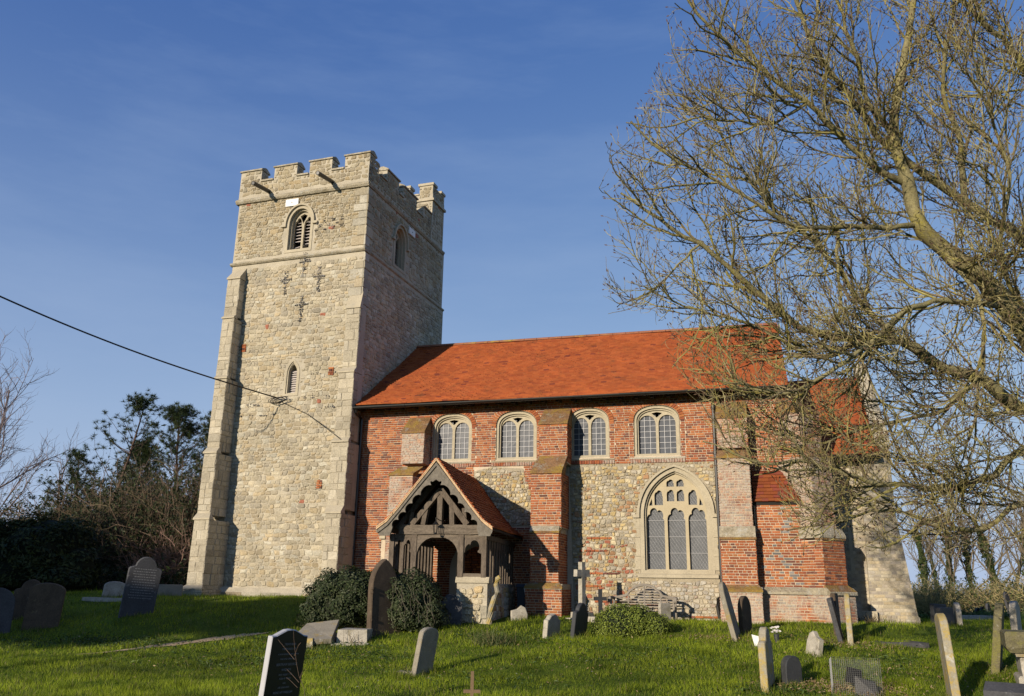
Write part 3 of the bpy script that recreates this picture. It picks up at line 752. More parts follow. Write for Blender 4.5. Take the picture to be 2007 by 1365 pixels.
# belfry window, louvres, slit window
def recessed_window(fr, name, x0, w, z0, spring, rise, lights, outer=0.08, depth=0.16, mat='ashlar', p=None, mull=0.08, hood=False, stage=0.0, head=None, back='dark'):
    """frame ring + tracery plate with light openings; returns the window object and the list of lights"""
    mb = MB()
    o = opening(x0, w + 2 * outer, z0 - outer, spring, rise + outer, p, 12); i = opening(x0, w, z0, spring, rise, p, 12)
    mb.prism(fr, o, stage - 0.3, stage + 0.006, [i])
    i2 = opening(x0, w - 0.09, z0 + 0.02, spring, rise - 0.045, p, 12)
    mb.prism(fr, opening(x0, w, z0, spring, rise, p, 12), stage - 0.3, stage - depth * 0.5, [i2])
    win = mb.build(name, M[mat], church)
    tr = MB(); holes = [h for h in lights]
    tr.prism(fr, opening(x0, w - 0.09, z0 + 0.02, spring, rise - 0.045, p, 12), stage - depth - 0.07, stage - depth, holes)
    tr.build('tracery', M['tracery'] if name == 'traceried_window' else M[mat], win)
    if hood:
        hb = MB(); oo = arch_pts(w + 2 * outer + 0.12, spring, rise + outer + 0.06, 12, p, x0); ii = arch_pts(w + 2 * outer, spring, rise + outer, 12, p, x0)
        e = 0.12
        hb.prism(fr, [(oo[0][0] + e, spring - .09), (oo[0][0] + e, spring - 0.01)] + oo + [(oo[-1][0] - e, spring - 0.01), (oo[-1][0] - e, spring - .09), (ii[-1][0], spring - .09)] + list(reversed(ii)) + [(ii[0][0], spring - .09)], stage - 0.02, stage + 0.075)
        hb.build('hood_mould', M[mat], win)
    bk = MB(); bk.prism(fr, opening(x0, w + 0.02, z0, spring, rise + 0.01, p, 12), stage - 0.56, stage - 0.5); bk.build('interior', M[back], win)
    return win
TSB = TS2
for fr, x0, bw in ((TS2, 2.42, 0.84), (TE2, 2.55, 0.80)):
    lw = (bw - 0.09 - 0.08 - 0.04) / 2; sp = 13.42
    lights = [foiled(x0 + s * (lw / 2 + 0.04), lw, 12.5, sp - 0.05, 0.36, 3) for s in (-1, 1)] + [[(x0, sp + 0.07), (x0 + 0.14, sp + 0.36), (x0, sp + 0.43), (x0 - 0.14, sp + 0.36)]]
    win = recessed_window(fr, 'belfry_window', x0, bw, 12.48, sp, 0.55, lights, outer=0.1, depth=0.2, p=2.0, hood=True)
    for s in (-1, 1):
        cx = x0 + s * (lw / 2 + 0.04)
        for k in range(10):
            if fr is TS2 and ((s == 1 and k == 1) or (s == -1 and k == 2)): continue
            z = 12.53 + k * 0.115; lb = MB(); t = 0.012; a0, a1 = cx - lw / 2 - .02, cx + lw / 2 + .02; tl = 0.05 if (fr is TS2 and k < 2) else 0
            lb.hexa([fr(a0, -0.30, z), fr(a1, -0.30, z + tl), fr(a1, -0.42, z + 0.085 + tl), fr(a0, -0.42, z + 0.085), fr(a0, -0.30, z + t), fr(a1, -0.30, z + t + tl), fr(a1, -0.42, z + 0.085 + t + tl), fr(a0, -0.42, z + 0.085 + t)])
            lb.build('louvre', M['louvre'], win)
win = recessed_window(TOWER_S, 'slit_window', 2.68, 0.40, 7.46, 8.13, 0.40, [opening(2.68, 0.30, 7.50, 8.12, 0.33)], outer=0.07, depth=0.05)
for k in range(10):
    z = 7.52 + k * 0.075; lb = MB()
    lb.hexa([TOWER_S(2.52, -0.16, z), TOWER_S(2.84, -0.16, z), TOWER_S(2.84, -0.22, z + 0.05), TOWER_S(2.52, -0.22, z + 0.05), TOWER_S(2.52, -0.16, z + .018), TOWER_S(2.84, -0.16, z + .018), TOWER_S(2.84, -0.22, z + 0.068), TOWER_S(2.52, -0.22, z + 0.068)])
    lb.build('louvre', M['louvre'], win)
# flint crosses and check pattern set into the tower
DARKS = [(0.13, 0.125, 0.12), (0.18, 0.17, 0.16), (0.09, 0.085, 0.085), (0.25, 0.23, 0.20)]
for q in cross_px: rubble_fill(TOWER_S, [crossloops(*q)], 0, seed=int(q[0] * 100), sh=0.07, sw=0.075, cols=DARKS if q[0] == 2.8 else [(0.24, 0.225, 0.20), (0.30, 0.27, 0.23), (0.19, 0.18, 0.165)], bulge=0.012, joint=0.012, c=0.028, recess=0.03)
for k in range(7):
    for s in range(3):
        if (k + s) % 2 == 0: rubble_fill(TS2, [[(3.0 + k * .16, 13.0 + s * .13 + k * .012), (3.16 + k * .16, 13.0 + s * .13 + k * .012), (3.16 + k * .16, 13.13 + s * .13 + k * .012), (3.0 + k * .16, 13.13 + s * .13 + k * .012)]], 0, seed=200 + k * 3 + s, sh=0.06, sw=0.06, cols=DARKS, bulge=0.012, joint=0.01, c=0.026, recess=0.03)
for a0, a1, z in ((3.0, 4.6, 6.95), (0.6, 1.6, 7.15), (2.9, 4.2, 7.3), (0.9, 2.3, 6.8), (3.2, 4.3, 8.05)):
    for a in np.arange(a0, a1, 0.1):
        if random.random() < 0.5: rubble_fill(TOWER_S, [[(a - .05, z - .05), (a + .09, z - .05), (a + .09, z + .06), (a - .05, z + .06)]], 0, seed=int(a * 77), sh=0.06, sw=0.07, cols=DARKS, bulge=0.012, joint=0.01, c=0.024, recess=0.03)
# brick patches in the tower
for a, z in ((0.62, 8.95), (4.0, 7.95), (0.42, 6.1), (0.55, 3.9), (0.5, 2.75), (3.9, 4.4)): brick_fill(TOWER_S, [[(a, z), (a + .2, z), (a + .2, z + .28), (a, z + .28)]], 0, c=0.03)
# quoins on the tower corner
z = 1.6; k = 0
while z < 14.2:
    h = random.uniform(0.24, 0.36); l = 0.5 if k % 2 else 0.3
    if not (11.95 < z + h and z < 12.3): block_fill(TOWER_S if z < 12 else TS2, [[(4.99 - l if z < 12 else 4.95 - l, z), (4.99 if z < 12 else 4.95, z), (4.99 if z < 12 else 4.95, z + h), (4.99 - l if z < 12 else 4.95 - l, z + h)]], 0.9, c=0.014, course=h * 1.5, ln=l * 1.6, mat='stone')
    block_fill(TOWER_E if z < 12 else TE2, [[(0.0, z), (0.8 - l, z), (0.8 - l, z + h), (0.0, z + h)]], 0.1, c=0.02, course=h * 1.5, ln=l * 1.6)
    z += h; k += 1
# plinth of the tower
mb = MB(); mb.prism(frame(TOWER_S(-0.3, 0.1, 0), -TOWER_S.n, TOWER_S.u), [(0.3, -0.5), (-0.12, -0.5), (-0.12, 1.36), (-0.0, 1.5), (0.3, 1.5)], 0, 5.35)
mb.build('plinth', M['mortar'], church)
block_fill(frame(TOWER_S(0, 0.23, 0), TOWER_S.u, TOWER_S.n), [[(-0.3, 0.6), (5.05, 0.6), (5.05, 1.37), (-0.3, 1.37)]], 0.9, course=0.28, ln=0.6)
# tower buttresses
bf = lambda fr, loops, c, v: block_fill(frame(fr(0, c, 0), fr.u, fr.n), loops, v, course=0.24, ln=0.27, rnd=0.5, joint=0.008, cols=((0.40, 0.355, 0.26), (0.43, 0.385, 0.29), (0.38, 0.335, 0.245), (0.42, 0.37, 0.27)))
buttress(TOWER_S, [(0.4, 1.42, 0.30, 1.03, 1.12), (1.42, 3.45, 0.36, 0.92, 1.0), (3.6, 5.5, 0.28, 0.75, 0.8), (5.6, 7.95, 0.2, 0.66, 0.6), (8.05, 10.05, 0.09, 0.55, 0.45), (10.15, 11.5, 0.0, 0.5, 0.3)], bf, 'old_ashlar_flat' if False else 'ashlar')
buttress(TOWER_S, [(1.3, 3.62, 4.66, 5.16, 0.62), (3.75, 5.75, 4.57, 5.13, 0.42), (5.85, 7.95, 4.55, 5.08, 0.28), (8.0, 10.1, 4.56, 5.05, 0.13)], bf, 'ashlar', drop=0.5)
# lead spouts, plaques, handrail
for a in (1.06, 3.56):
    mb = MB(); p0, p1 = TOWER_S(a, -0.1, 14.80), TOWER_S(a, 0.92, 14.66)
    mb.tube([p0, p1], 0.075, 10, cap=False); mb.tube([p1 + (p1 - p0) * 0.0, p0], 0.06, 10)
    mb.build('water_spout', M['iron'], church)
for fr, a, z in ((TS2, 2.05, 14.22), (TE2, 3.37, 14.18)):
    mb = MB(); mb.box(fr, a - .25, a + .25, 0.005, 0.05, z - .13, z + .13); pq = mb.build('plaque', M['white'], church)
    mb = MB(); mb.box(fr, a - .015, a + .015, 0.05, 0.06, z - .015, z + .015); mb.build('bolt', M['iron'], pq)
hr = MB()
for a in np.arange(0.35, 4.6, 0.62): hr.tube([TOWER_S(a, -0.62, 14.7), TOWER_S(a, -0.62, 15.62)], 0.02, 6)
for z in (15.24, 15.62): hr.tube([TOWER_S(0.2, -0.62, z), TOWER_S(4.4, -0.62, z)], 0.024, 6)
hr.build('handrail', M['steel'], church)
cap = MB(); cap.box(TOWER_S, 0.1, 4.7, -6.3, -0.3, 14.5, 14.7); cap.build('tower_roof', M['lead'], church)

# ---- nave
NZ = 6.98
def clere(x0, w): return opening(x0, w, 5.24, 6.22, 0.42, p=2.3)
CW = [(-8.58, 1.22), (-6.58, 1.22), (-4.42, 1.16), (-2.49, 1.26)]
BX, BW = -2.05, 1.98
bigo = opening(BX, BW, 1.98, 3.62, 1.24)
DX, DW = -7.62, 1.4
door_o = opening(DX, DW, 0.5, 2.05, 0.75)
lw_x = -11.05
lwin = opening(-10.08, 0.95, 1.9, 3.1, 0.62)
holes = [opening(x, w_ + .02, 5.22, 6.22, 0.44, p=2.3) for x, w_ in CW] + [bigo, door_o, lwin]
mb = MB(); mb.prism(WORLD, [(-12.0, -0.2), (1.3, -0.2), (1.3, NZ), (-12.0, NZ)], -0.7, -0.014, holes)
nave = mb.build('nave_wall', M['brick_mortar'], church)
rub = [[(-4.85, 0.4), (-0.9, 0.4), (-0.9, 5.05), (-1.9, 5.05), (-1.95, 5.02), (-3.2, 5.05), (-5.0, 5.02)], [(-7.85, 3.3), (-5.95, 3.3), (-6.05, 4.2), (-6.35, 4.95), (-7.3, 5.02), (-7.85, 4.9)]]
mb = MB(); mb.prism(WORLD, rub[0], -0.03, -0.0115, [opening(BX, BW - .01, 1.99, 3.62, 1.23)]); mb.prism(WORLD, rub[1], -0.03, -0.0115); mb.build('bedding_mortar', M['rubble_mortar'], church)
rubble_fill(WORLD, [rub[0], opening(BX, BW + .10, 1.9, 3.62, 1.30)], 1.3, mat='flint', seed=20, sh=0.085, sw=0.125, cols=FLINT_COLS, bulge=0.026, joint=0.009, jz=0.42, recess=0.012,
            colfn=lambda c_, C: np.where((RNG.random(len(C)) < (0.22 * ((c_[:, 1] < 2.9) & (c_[:, 0] < -3.2))))[:, None], np.array([[0.33, 0.12, 0.07]]), np.where(((c_[:, 1] < 1.9) & (c_[:, 0] > -3.2))[:, None], C * 0.5 + np.array([0.22, 0.21, 0.19]), C)))
rubble_fill(WORLD, [rub[1]], 1.2, mat='flint', seed=21, sh=0.085, sw=0.12, cols=FLINT_COLS, bulge=0.026, joint=0.009, jz=0.42, recess=0.012)
def arch_hole(x, w_): return opening(x, w_ + 0.30, 5.10, 6.22, 0.58, p=2.3)
allh = [arch_hole(x, w_) for x, w_ in CW]
# upper brickwork
brick_fill(WORLD, [[(-11.95, 5.04), (1.28, 5.04), (1.28, NZ), (-11.95, NZ)]] + allh, 1.2, dark=0.16)
brick_fill(WORLD, [[(-11.95, 0.5), (-7.85, 0.5), (-7.85, 5.04), (-11.95, 5.04)], opening(DX, DW + .3, 0.5, 2.05, 0.9), opening(-10.08, 1.2, 1.8, 3.1, 0.75)], 1.1, dark=0.2)
brick_fill(WORLD, [[(-6.05, 0.5), (-5.6, 0.5), (-5.6, 5.04), (-6.35, 5.04), (-6.3, 4.6), (-5.97, 3.9), (-6.0, 3.3), (-6.05, 3.3)]], 1.1)
brick_fill(WORLD, [[(-7.85, 0.5), (-6.05, 0.5), (-6.05, 3.3), (-7.85, 3.3)], opening(DX, DW + .3, 0.5, 2.05, 0.9)], 0.1)
brick_fill(WORLD, [[(-0.9, 0.6), (1.3, 0.6), (1.3, 5.04), (-0.9, 5.04)]], 0.6)
# scattered brick courses in the lower rubble
for a0, a1, z in ((-4.7, -3.9, 2.62), (-4.6, -3.6, 1.98), (-4.75, -4.1, 1.7), (-4.3, -3.5, 1.25), (-4.5, -3.8, 2.95), (-2.9, -2.3, 1.2), (-1.8, -1.0, 0.95)):
    brick_fill(WORLD, [[(a0, z), (a1, z), (a1, z + .07), (a0, z + .07)]], 0, c=0.03, z0=z)
# arched heads in brick on edge + segmental sill courses
for x, w_ in CW:
    o_ = arch_pts(w_ + 0.30, 6.22, 0.58, 40, 2.3, x); i_ = arch_pts(w_ + 0.03, 6.22, 0.45, 40, 2.3, x)
    def samp(pts, n):
        P = np.array(pts); s = np.concatenate([[0], np.cumsum(np.hypot(*np.diff(P, axis=0).T))]); t = np.linspace(0, s[-1], n); return np.stack([np.interp(t, s, P[:, 0]), np.interp(t, s, P[:, 1])], 1)
    nb = int(w_ * 1.5 / 0.068); so_, si_ = samp(o_, nb + 1), samp(i_, nb + 1); V = []
    for k in range(nb):
        q = [si_[k] * .92 + si_[k + 1] * .08, so_[k] * .92 + so_[k + 1] * .08, so_[k + 1] * .92 + so_[k] * .08, si_[k + 1] * .92 + si_[k] * .08]
        cc = 0.012 + random.uniform(-.003, .004); V.append([WORLD(a, cc, z) for a, z in q] + [WORLD(a, -0.1, z) for a, z in q])
    BRICKS.add(np.array(V), [(0, 1, 2, 3)[::-1], (4, 0, 1, 5), (5, 1, 2, 6), (6, 2, 3, 7), (7, 3, 0, 4)], BRICK_COLS[RNG.integers(0, 5, nb)] * 0.95, 'brick', 0.6)
    for s in (-1, 1):   # jamb bricks beside the frame
        a0, a1 = (x - w_ / 2 - .15, x - w_ / 2 - .012) if s < 0 else (x + w_ / 2 + .012, x + w_ / 2 + .15)
        brick_fill(WORLD, [[(a0, 5.11), (a1, 5.11), (a1, 6.22), (a0, 6.22)]], 0.3, ln=0.3)
    av = np.arange(x - w_ / 2 - 0.12, x + w_ / 2 + 0.1, 0.072); n = len(av)
    V = boxes(WORLD, av, av + 0.058, np.full(n, 5.035), np.full(n, 5.135), np.full(n, 0.02) + RNG.uniform(0, .01, n), -0.05)
    BRICKS.add(V, BOXF, BRICK_COLS[RNG.integers(3, 6, n)], 'brick_lichen', 0.3)
    block_fill(WORLD, [[(x - w_ / 2 - .15, 5.135), (x + w_ / 2 + .15, 5.135), (x + w_ / 2 + .15, 5.2), (x - w_ / 2 - .15, 5.2)]], 0.1, c=0.01, ln=2.0)
# clerestory windows
for x, w_ in CW:
    iw = w_ - 0.13; lw = (iw - 0.09 - 0.085) / 2; cxs = [x - (lw / 2 + 0.04), x + (lw / 2 + 0.04)]
    lights = [opening(c_, lw, 5.30, 6.13, 0.27, p=2.1) for c_ in cxs] + [[(x, 6.33), (x + 0.15, 6.46), (x, 6.49), (x - 0.15, 6.46)]]
    win = recessed_window(WORLD, 'window', x, iw, 5.28, 6.22, 0.36, lights, outer=0.06, depth=0.10, p=2.3, stage=-0.05, back='dark')
    for c_ in cxs:
        nc, nr = 3, 7; pw_ = lw / nc; z0, z1 = 5.30, 6.42; ph = (z1 - z0) / nr
        for i in range(nc):
            for j in range(nr):
                a0 = c_ - lw / 2 + i * pw_; zz = z0 + j * ph; P = np.array([WORLD(a, -0.205 + random.uniform(-.0025, .0025), z) for a, z in ((a0, zz), (a0 + pw_, zz), (a0 + pw_, zz + ph), (a0, zz + ph))])
                Q = P + np.array([0, 0.004, 0]); me = mesh_from('pane', np.concatenate([P, Q]), [np.array([(0, 1, 2, 3), (7, 6, 5, 4), (0, 4, 5, 1), (1, 5, 6, 2), (2, 6, 7, 3), (3, 7, 4, 0)])], M['glass'])
                link('pane', me, win, P.mean(0))
        cm = MB()
        for i in range(1, nc): a = c_ - lw / 2 + i * pw_; cm.box(WORLD, a - .0065, a + .0065, -0.2, -0.188, z0, z1)
        for j in range(1, nr): zz = z0 + j * ph; cm.box(WORLD, c_ - lw / 2, c_ + lw / 2, -0.199, -0.187, zz - .0055, zz + .0055)
        cm.build('lead_came', M['lead'], win)
# great south window
def leaded(x0, w_, z0, z1, c, win, sx=0.085, sz=0.13):
    cm = MB(); n = int((z1 - z0 + w_ * sz / sx) / sz) + 2
    V = []; loops = [[(x0 - w_ / 2, z0), (x0 + w_ / 2, z0), (x0 + w_ / 2, z1), (x0 - w_ / 2, z1)]]
    gx = np.arange(-1, w_ / sx + 2); 
    for i in gx:
        for j in np.arange(-1, (z1 - z0) / sz + 1):
            for oy in (0, 0.5):
                cx_ = x0 - w_ / 2 + (i + oy) * sx; cz = z0 + (j + oy) * sz
                if cx_ < x0 - w_ / 2 - sx * .4 or cx_ > x0 + w_ / 2 + sx * .4 or cz < z0 - sz * .4 or cz > z1 + sz * .4: continue
                ta, tb = random.uniform(-.03, .03), random.uniform(-.03, .03); k_ = 0.94
                V.append([WORLD(cx_ + dx * k_, c + dx * ta + dz_ * tb, cz + dz_ * k_) for dx, dz_ in ((-sx / 2, 0), (0, -sz / 2), (sx / 2, 0), (0, sz / 2))])
    V = np.array(V); nn = len(V)
    link('quarry_glass', mesh_from('quarry_glass', V.reshape(-1, 3), [np.arange(nn * 4).reshape(-1, 4)], M['glass2']), win)
    bk = MB(); bk.box(WORLD, x0 - w_ / 2 - .03, x0 + w_ / 2 + .03, c - 0.012, c - 0.006, z0 - .03, z1 + .03); bk.build('lead_came', M['lead'], win)
IW = 1.72
lts = []; lw = (IW - 0.09 - 2 * 0.085 - 0.03) / 3
lcx = [BX - lw - 0.085, BX, BX + lw + 0.085]
for c_ in lcx: lts.append(foiled(c_, lw, 2.17, 3.48, 0.33, 5))
up = []
sw2 = 0.20
for s in (-1, 1):
    up.append(foiled(BX + s * 0.135, sw2, 3.98 if True else 0, 4.17, 0.13, 3)); up.append(foiled(BX + s * 0.135, sw2, 4.38, 4.47, 0.11, 3))
    up.append(foiled(BX + s * 0.46, 0.23, 3.88 , 4.12, 0.17, 3)); up.append([(BX + s * 0.63, 3.87), (BX + s * 0.73, 3.87), (BX + s * 0.65, 4.06)])
bw = recessed_window(WORLD, 'traceried_window', BX, IW, 2.14, 3.62, 1.165, lts + up, outer=0.115, depth=0.14, hood=True, back='dark')
for c_ in lcx: leaded(c_, lw, 2.17, 3.86, -0.235, bw)
leaded(BX, 1.45, 3.88, 4.7, -0.236, bw, 0.075, 0.11)
mb = MB(); mb.prism(frame(WORLD(BX - 1.06, 0, 0), -WORLD.n, WORLD.u), [(0.2, 1.95), (-0.05, 1.95), (-0.05, 2.03), (0.14, 2.15), (0.2, 2.15)], 0, 2.12); mb.build('sill', M['ashlar'], bw)
for s in (-1, 1):
    for (z0, z1, l) in ((2.15, 2.5, 0.17), (2.5, 3.0, 0.13), (3.0, 3.55, 0.19)):
        mb = MB(); a = BX + s * (IW / 2 + 0.115); mb.box(WORLD, min(a, a + s * l), max(a, a + s * l), -0.2, 0.012, z0 + .004, z1 - .004); mb.build('jamb_stone', M['ashlar'], bw)
for c_ in lcx:
    mb = MB()
    for z in (2.6, 3.03, 3.47): mb = MB(); mb.tube([WORLD(c_ - lw / 2, -0.215, z), WORLD(c_ + lw / 2, -0.215, z)], 0.006, 5); mb.build('glazing_bar', M['lead'], bw)
# small window left of the porch, doorway
lo = [foiled(-10.08, 0.5, 1.96, 3.0, 0.5, 5)]
sw_ = recessed_window(WORLD, 'side_window', -10.08, 0.72, 1.95, 3.05, 0.58, lo, outer=0.1, depth=0.1, hood=True)
leaded(-10.08, 0.55, 1.9, 3.6, -0.18, sw_)
mb = MB(); mb.prism(WORLD, opening(DX, DW, 0.5, 2.05, 0.75), -0.5, -0.42); mb.build('door', M['door'], church)
mb = MB(); mb.prism(WORLD, opening(DX, DW + .34, 0.5, 2.05, 0.93), -0.42, 0.03, [opening(DX, DW - .08, 0.5, 2.05, 0.71)]); mb.build('doorway', M['plaster'], church)

# nave roof
prof = [(0, -0.50, 6.93), (0, -0.1, 7.14), (0, 0.4, 7.47), (0, 3.95, 10.03)]
mb = MB()
for y0, z0, y1, z1 in ((-0.5, 6.90, -0.1, 7.12), (-0.1, 7.12, 0.4, 7.45), (0.4, 7.45, 3.95, 10.01)):
    mb.hexa([np.array(p) for p in ((-11.9, y0, z0 - .06), (1.08, y0, z0 - .06), (1.08, y1, z1 - .06), (-11.9, y1, z1 - .06), (-11.9, y0, z0), (1.08, y0, z0), (1.08, y1, z1), (-11.9, y1, z1))])
mb.hexa([np.array(p) for p in ((-11.9, 3.95, 9.95), (1.08, 3.95, 9.95), (1.08, 8.3, 6.8), (-11.9, 8.3, 6.8), (-11.9, 3.95, 10.03), (1.08, 3.95, 10.03), (1.08, 8.3, 6.9), (-11.9, 8.3, 6.9))])
mb.build('nave_roof', M['dark'], church)
tile_fill((-11.95, 0, 0), (1, 0, 0), prof, 13.05, 1.0)
RTM = material('ridge tile', (0.26, 0.11, 0.06), var=0.3, patch=(0.35, 0.26, 0.05), pscale=1.5, plo=0.55, phi=0.62); x = -11.9
while x < 1.05:
    rt = MB(); pts = []
    for i in range(7):
        a = math.pi * i / 6; pts.append((3.95 + 0.13 * math.cos(a), 10.0 + 0.10 * math.sin(a)))
    rt.prism(frame((x, 0, 0), (0, 1, 0), (1, 0, 0)), pts, 0.004, 0.44); rt.build('ridge_tile', RTM, church); x += 0.448
# gable end wall + verge + north wall so the nave is closed
mb = MB(); mb.prism(frame((1.0, 0, 0), (0, 1, 0), (1, 0, 0)), [(0.06, 0), (8.0, 0), (8.0, 6.9), (3.95, 9.85), (0.06, 6.98)], -0.5, 0.0)
mb.box(frame((0, 8.0, 0), (1, 0, 0), (0, 1, 0)), -12, 1.0, -0.5, 0, 0, 6.9); mb.build('gable_wall', M['brick_mortar'], church)
vg = MB()
for (y0, z0), (y1, z1) in zip([(-0.52, 6.9), (-0.1, 7.12), (0.4, 7.44)], [(-0.1, 7.12), (0.4, 7.44), (3.95, 10.0)]):
    vg.hexa([np.array(p) for p in ((1.02, y0, z0 - .16), (1.09, y0, z0 - .16), (1.09, y1, z1 - .16), (1.02, y1, z1 - .16), (1.02, y0, z0 - 0.01), (1.09, y0, z0 - .01), (1.09, y1, z1 - .01), (1.02, y1, z1 - .01))])
vg.build('verge', M['brick_mortar'], church)
# eaves: fascia, rafter feet, gutter, pipes
for x in np.arange(-11.6, 1.0, 0.45):
    mb = MB(); mb.hexa([np.array(p) for p in ((x, -0.4, 6.80), (x + .09, -0.4, 6.80), (x + .09, 0.0, 6.84), (x, 0.0, 6.84), (x, -0.4, 6.88), (x + .09, -0.4, 6.88), (x + .09, 0.0, 6.98), (x, 0.0, 6.98))])
    mb.build('rafter_foot', M['door'], church)
def gutter(p0, p1, r_, name='gutter'):
    mb = MB(); p0, p1 = np.array(p0, float), np.array(p1, float); d = p1 - p0; L = np.linalg.norm(d); d /= L; s_ = np.cross(d, [0, 0, 1]); prev = None; pts = []
    for i in range(9):
        a = math.pi * (1 + i / 8); pts.append((r_ * math.cos(a), r_ * math.sin(a)))
    inn = [(x * .85, z * .85 + .002) for x, z in reversed(pts)]
    mb.prism(frame(p0, s_, d), pts + inn, 0, L)
    for t in np.arange(0.4, L, 1.8): mb.prism(frame(p0 + d * t, s_, d), [(x * 1.15, z * 1.15) for x, z in pts], 0, 0.05)
    return mb.build(name, M['iron'], church)
gutter((-12.15, -0.56, 6.86), (1.2, -0.56, 6.93), 0.075)
def downpipe(x, c, z0, z1, kink=None):
    mb = MB()
    pts = [WORLD(x, 0.55, z1 + .02), WORLD(x, 0.5, z1 - .12), WORLD(x + .02, c, z1 - 0.28), WORLD(x + .02, c, z0)]
    if kink: pts = pts[:-1] + [WORLD(x + .02, c, kink), WORLD(x - .10, c + .02, kink - .12), WORLD(x - .12, c + .02, kink - .3), WORLD(x - .08, c + .02, z0)]
    mb.tube(pts, 0.052, 8)
    for z in np.arange(z0 + .5, z1 - .3, 1.25): 
        if not kink or z > kink: mb.tube([WORLD(x + .02, c, z), WORLD(x + .02, c, z + .09)], 0.068, 8)
    mb.build('downpipe', M['iron'], church)
downpipe(-11.55, 0.09, 0.9, 6.85)
downpipe(-0.93, 0.10, 0.95, 6.85, 1.55)

# nave buttresses in brick
def brf(mat='brick', dark=0.1, colfn=None):
    def f(fr, loops, c, v):
        z0 = loops[0][0][1]; mt = mat if mat != 'brick_lichen' else ('brick' if 1.63 < z0 < 3.0 else 'brick_white' if (z0 < 1.0 or 3.0 <= z0 < 5.2) else 'brick_lichen')
        brick_fill(frame(fr(0, c, 0), fr.u, fr.n), loops, v, mat=mt, dark=dark)
    return f
nb1 = buttress(WORLD, [(0.4, 4.72, -10.22, -9.48, 0.72), (5.1, 6.0, -9.98, -9.26, 0.52)], brf('brick_lichen', 0.15), 'moss', core='brick_mortar', drop=0.5)
nb2 = buttress(WORLD, [(0.4, 1.62, -5.93, -4.94, 1.22), (1.66, 3.05, -5.84, -5.05, 1.10), (3.2, 4.66, -5.86, -5.0, 1.0), (5.0, 6.1, -5.74, -4.92, 0.60)], brf('brick', 0.12), 'moss', core='brick_mortar', drop=0.5)
nb3 = buttress(WORLD, [(0.4, 1.62, -0.95, 0.08, 0.98), (1.66, 2.9, -0.88, 0.0, 0.85), (3.1, 5.0, -0.86, -0.04, 0.72), (5.3, 6.1, -0.84, -0.04, 0.55)], brf('brick_lichen', 0.12), 'old_ashlar' if False else 'moss', core='brick_mortar', drop=0.5)
for x0, x1, c, z0, z1 in ((-5.94, -4.94, 1.22, 1.60, 1.74), (-0.96, 0.09, 0.98, 1.60, 1.74), (-5.85, -5.045, 1.10, 3.06, 3.26), (-0.885, 0.005, 0.85, 2.94, 3.24)):
    mb = MB(); mb.prism(frame(WORLD(x0, c, 0), -WORLD.n, WORLD.u), [(c, z0), (-0.02, z0), (-0.02, z0 + 0.06), (0.10, z1), (c, z1)], 0, x1 - x0); mb.build('capping', M['worn_cap'], church)
# projection with its own lean-to roof and dark diaper work
def diaper(a, z, C):
    u = a - 0.72; v1 = z - 2.35
    def dia(cx, cz, r_): 
        d = abs(a - cx) / (r_ * 0.62) + abs(z - cz) / r_; return abs(d - 1) < 0.14
    m_ = np.array([dia(0.45, 2.25, 0.42)[i] or dia(1.02, 2.2, 0.42)[i] or dia(0.72, 2.75, 0.42)[i] or dia(0.72, 3.45, 0.25)[i] for i in range(len(a))]) & (RNG.random(len(a)) < 0.85)
    C[m_] = np.array([(0.16, 0.15, 0.145)]) * RNG.uniform(0.7, 1.5, (m_.sum(), 1)); return C
pf_ = frame(WORLD(0, 0.42, 0), WORLD.u, WORLD.n)
mb = MB(); mb.box(WORLD, 0.0, 1.6, -0.1, 0.42 - g, 0.2, 3.86); mb.box(WORLD, 0.0, 1.7, -0.1, 0.56 - g, 0.2, 1.6); pj = mb.build('rood_stair', M['brick_mortar'], church)
brick_fill(pf_, [[(0.02, 1.7), (1.55, 1.7), (1.55, 3.84), (0.02, 3.84)]], 1.3, colfn=diaper, dark=0.12)
brick_fill(frame(WORLD(0, 0.56, 0), WORLD.u, WORLD.n), [[(0.02, 0.5), (1.7, 0.5), (1.7, 1.58), (0.02, 1.58)]], 1.0, mat='brick_white')
mb = MB(); mb.prism(frame(WORLD(0.0, 0.6, 0), -WORLD.n, WORLD.u), [(0.5, 1.58), (-0.02, 1.58), (-0.02, 1.64), (0.16, 1.76), (0.5, 1.76)], 0, 1.62); mb.build('capping', M['worn_cap'], pj)
mb = MB(); mb.hexa([np.array(p) for p in ((0.0, -0.43, 3.80), (1.62, -0.43, 3.80), (1.62, 0.0, 3.80), (0.0, 0.0, 3.80), (0.0, -0.43, 3.86), (1.62, -0.43, 3.86), (1.62, 0.0, 4.72), (0.0, 0.0, 4.72))]); mb.build('lean_to_roof', M['dark'], pj)
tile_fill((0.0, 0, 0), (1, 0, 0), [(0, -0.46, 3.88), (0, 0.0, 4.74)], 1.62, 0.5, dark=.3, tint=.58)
# diagonal corner buttress
DG = frame((1.22, 0.02, 0), (math.sqrt(.5), math.sqrt(.5), 0), (math.sqrt(.5), -math.sqrt(.5), 0))
buttress(DG, cback=-0.4, stages=[(0.2, 1.62, -0.46, 0.46, 1.05), (1.66, 2.9, -0.40, 0.40, 0.9), (3.1, 5.0, -0.38, 0.38, 0.72), (5.3, 6.2, -0.36, 0.36, 0.5)], fill=brf('brick_lichen', 0.12), slope_mat='moss', core='brick_mortar', drop=0.5)
for c, hw_, z0, z1 in ((1.08, 0.48, 1.58, 1.75), (0.93, 0.42, 2.95, 3.2)):
    mb = MB(); mb.prism(frame(DG(-hw_, c, 0), -DG.n, DG.u), [(c, z0), (-0.02, z0), (-0.02, z0 + 0.07), (0.10, z1), (c, z1)], 0, 2 * hw_); mb.build('capping', M['worn_cap'], church)

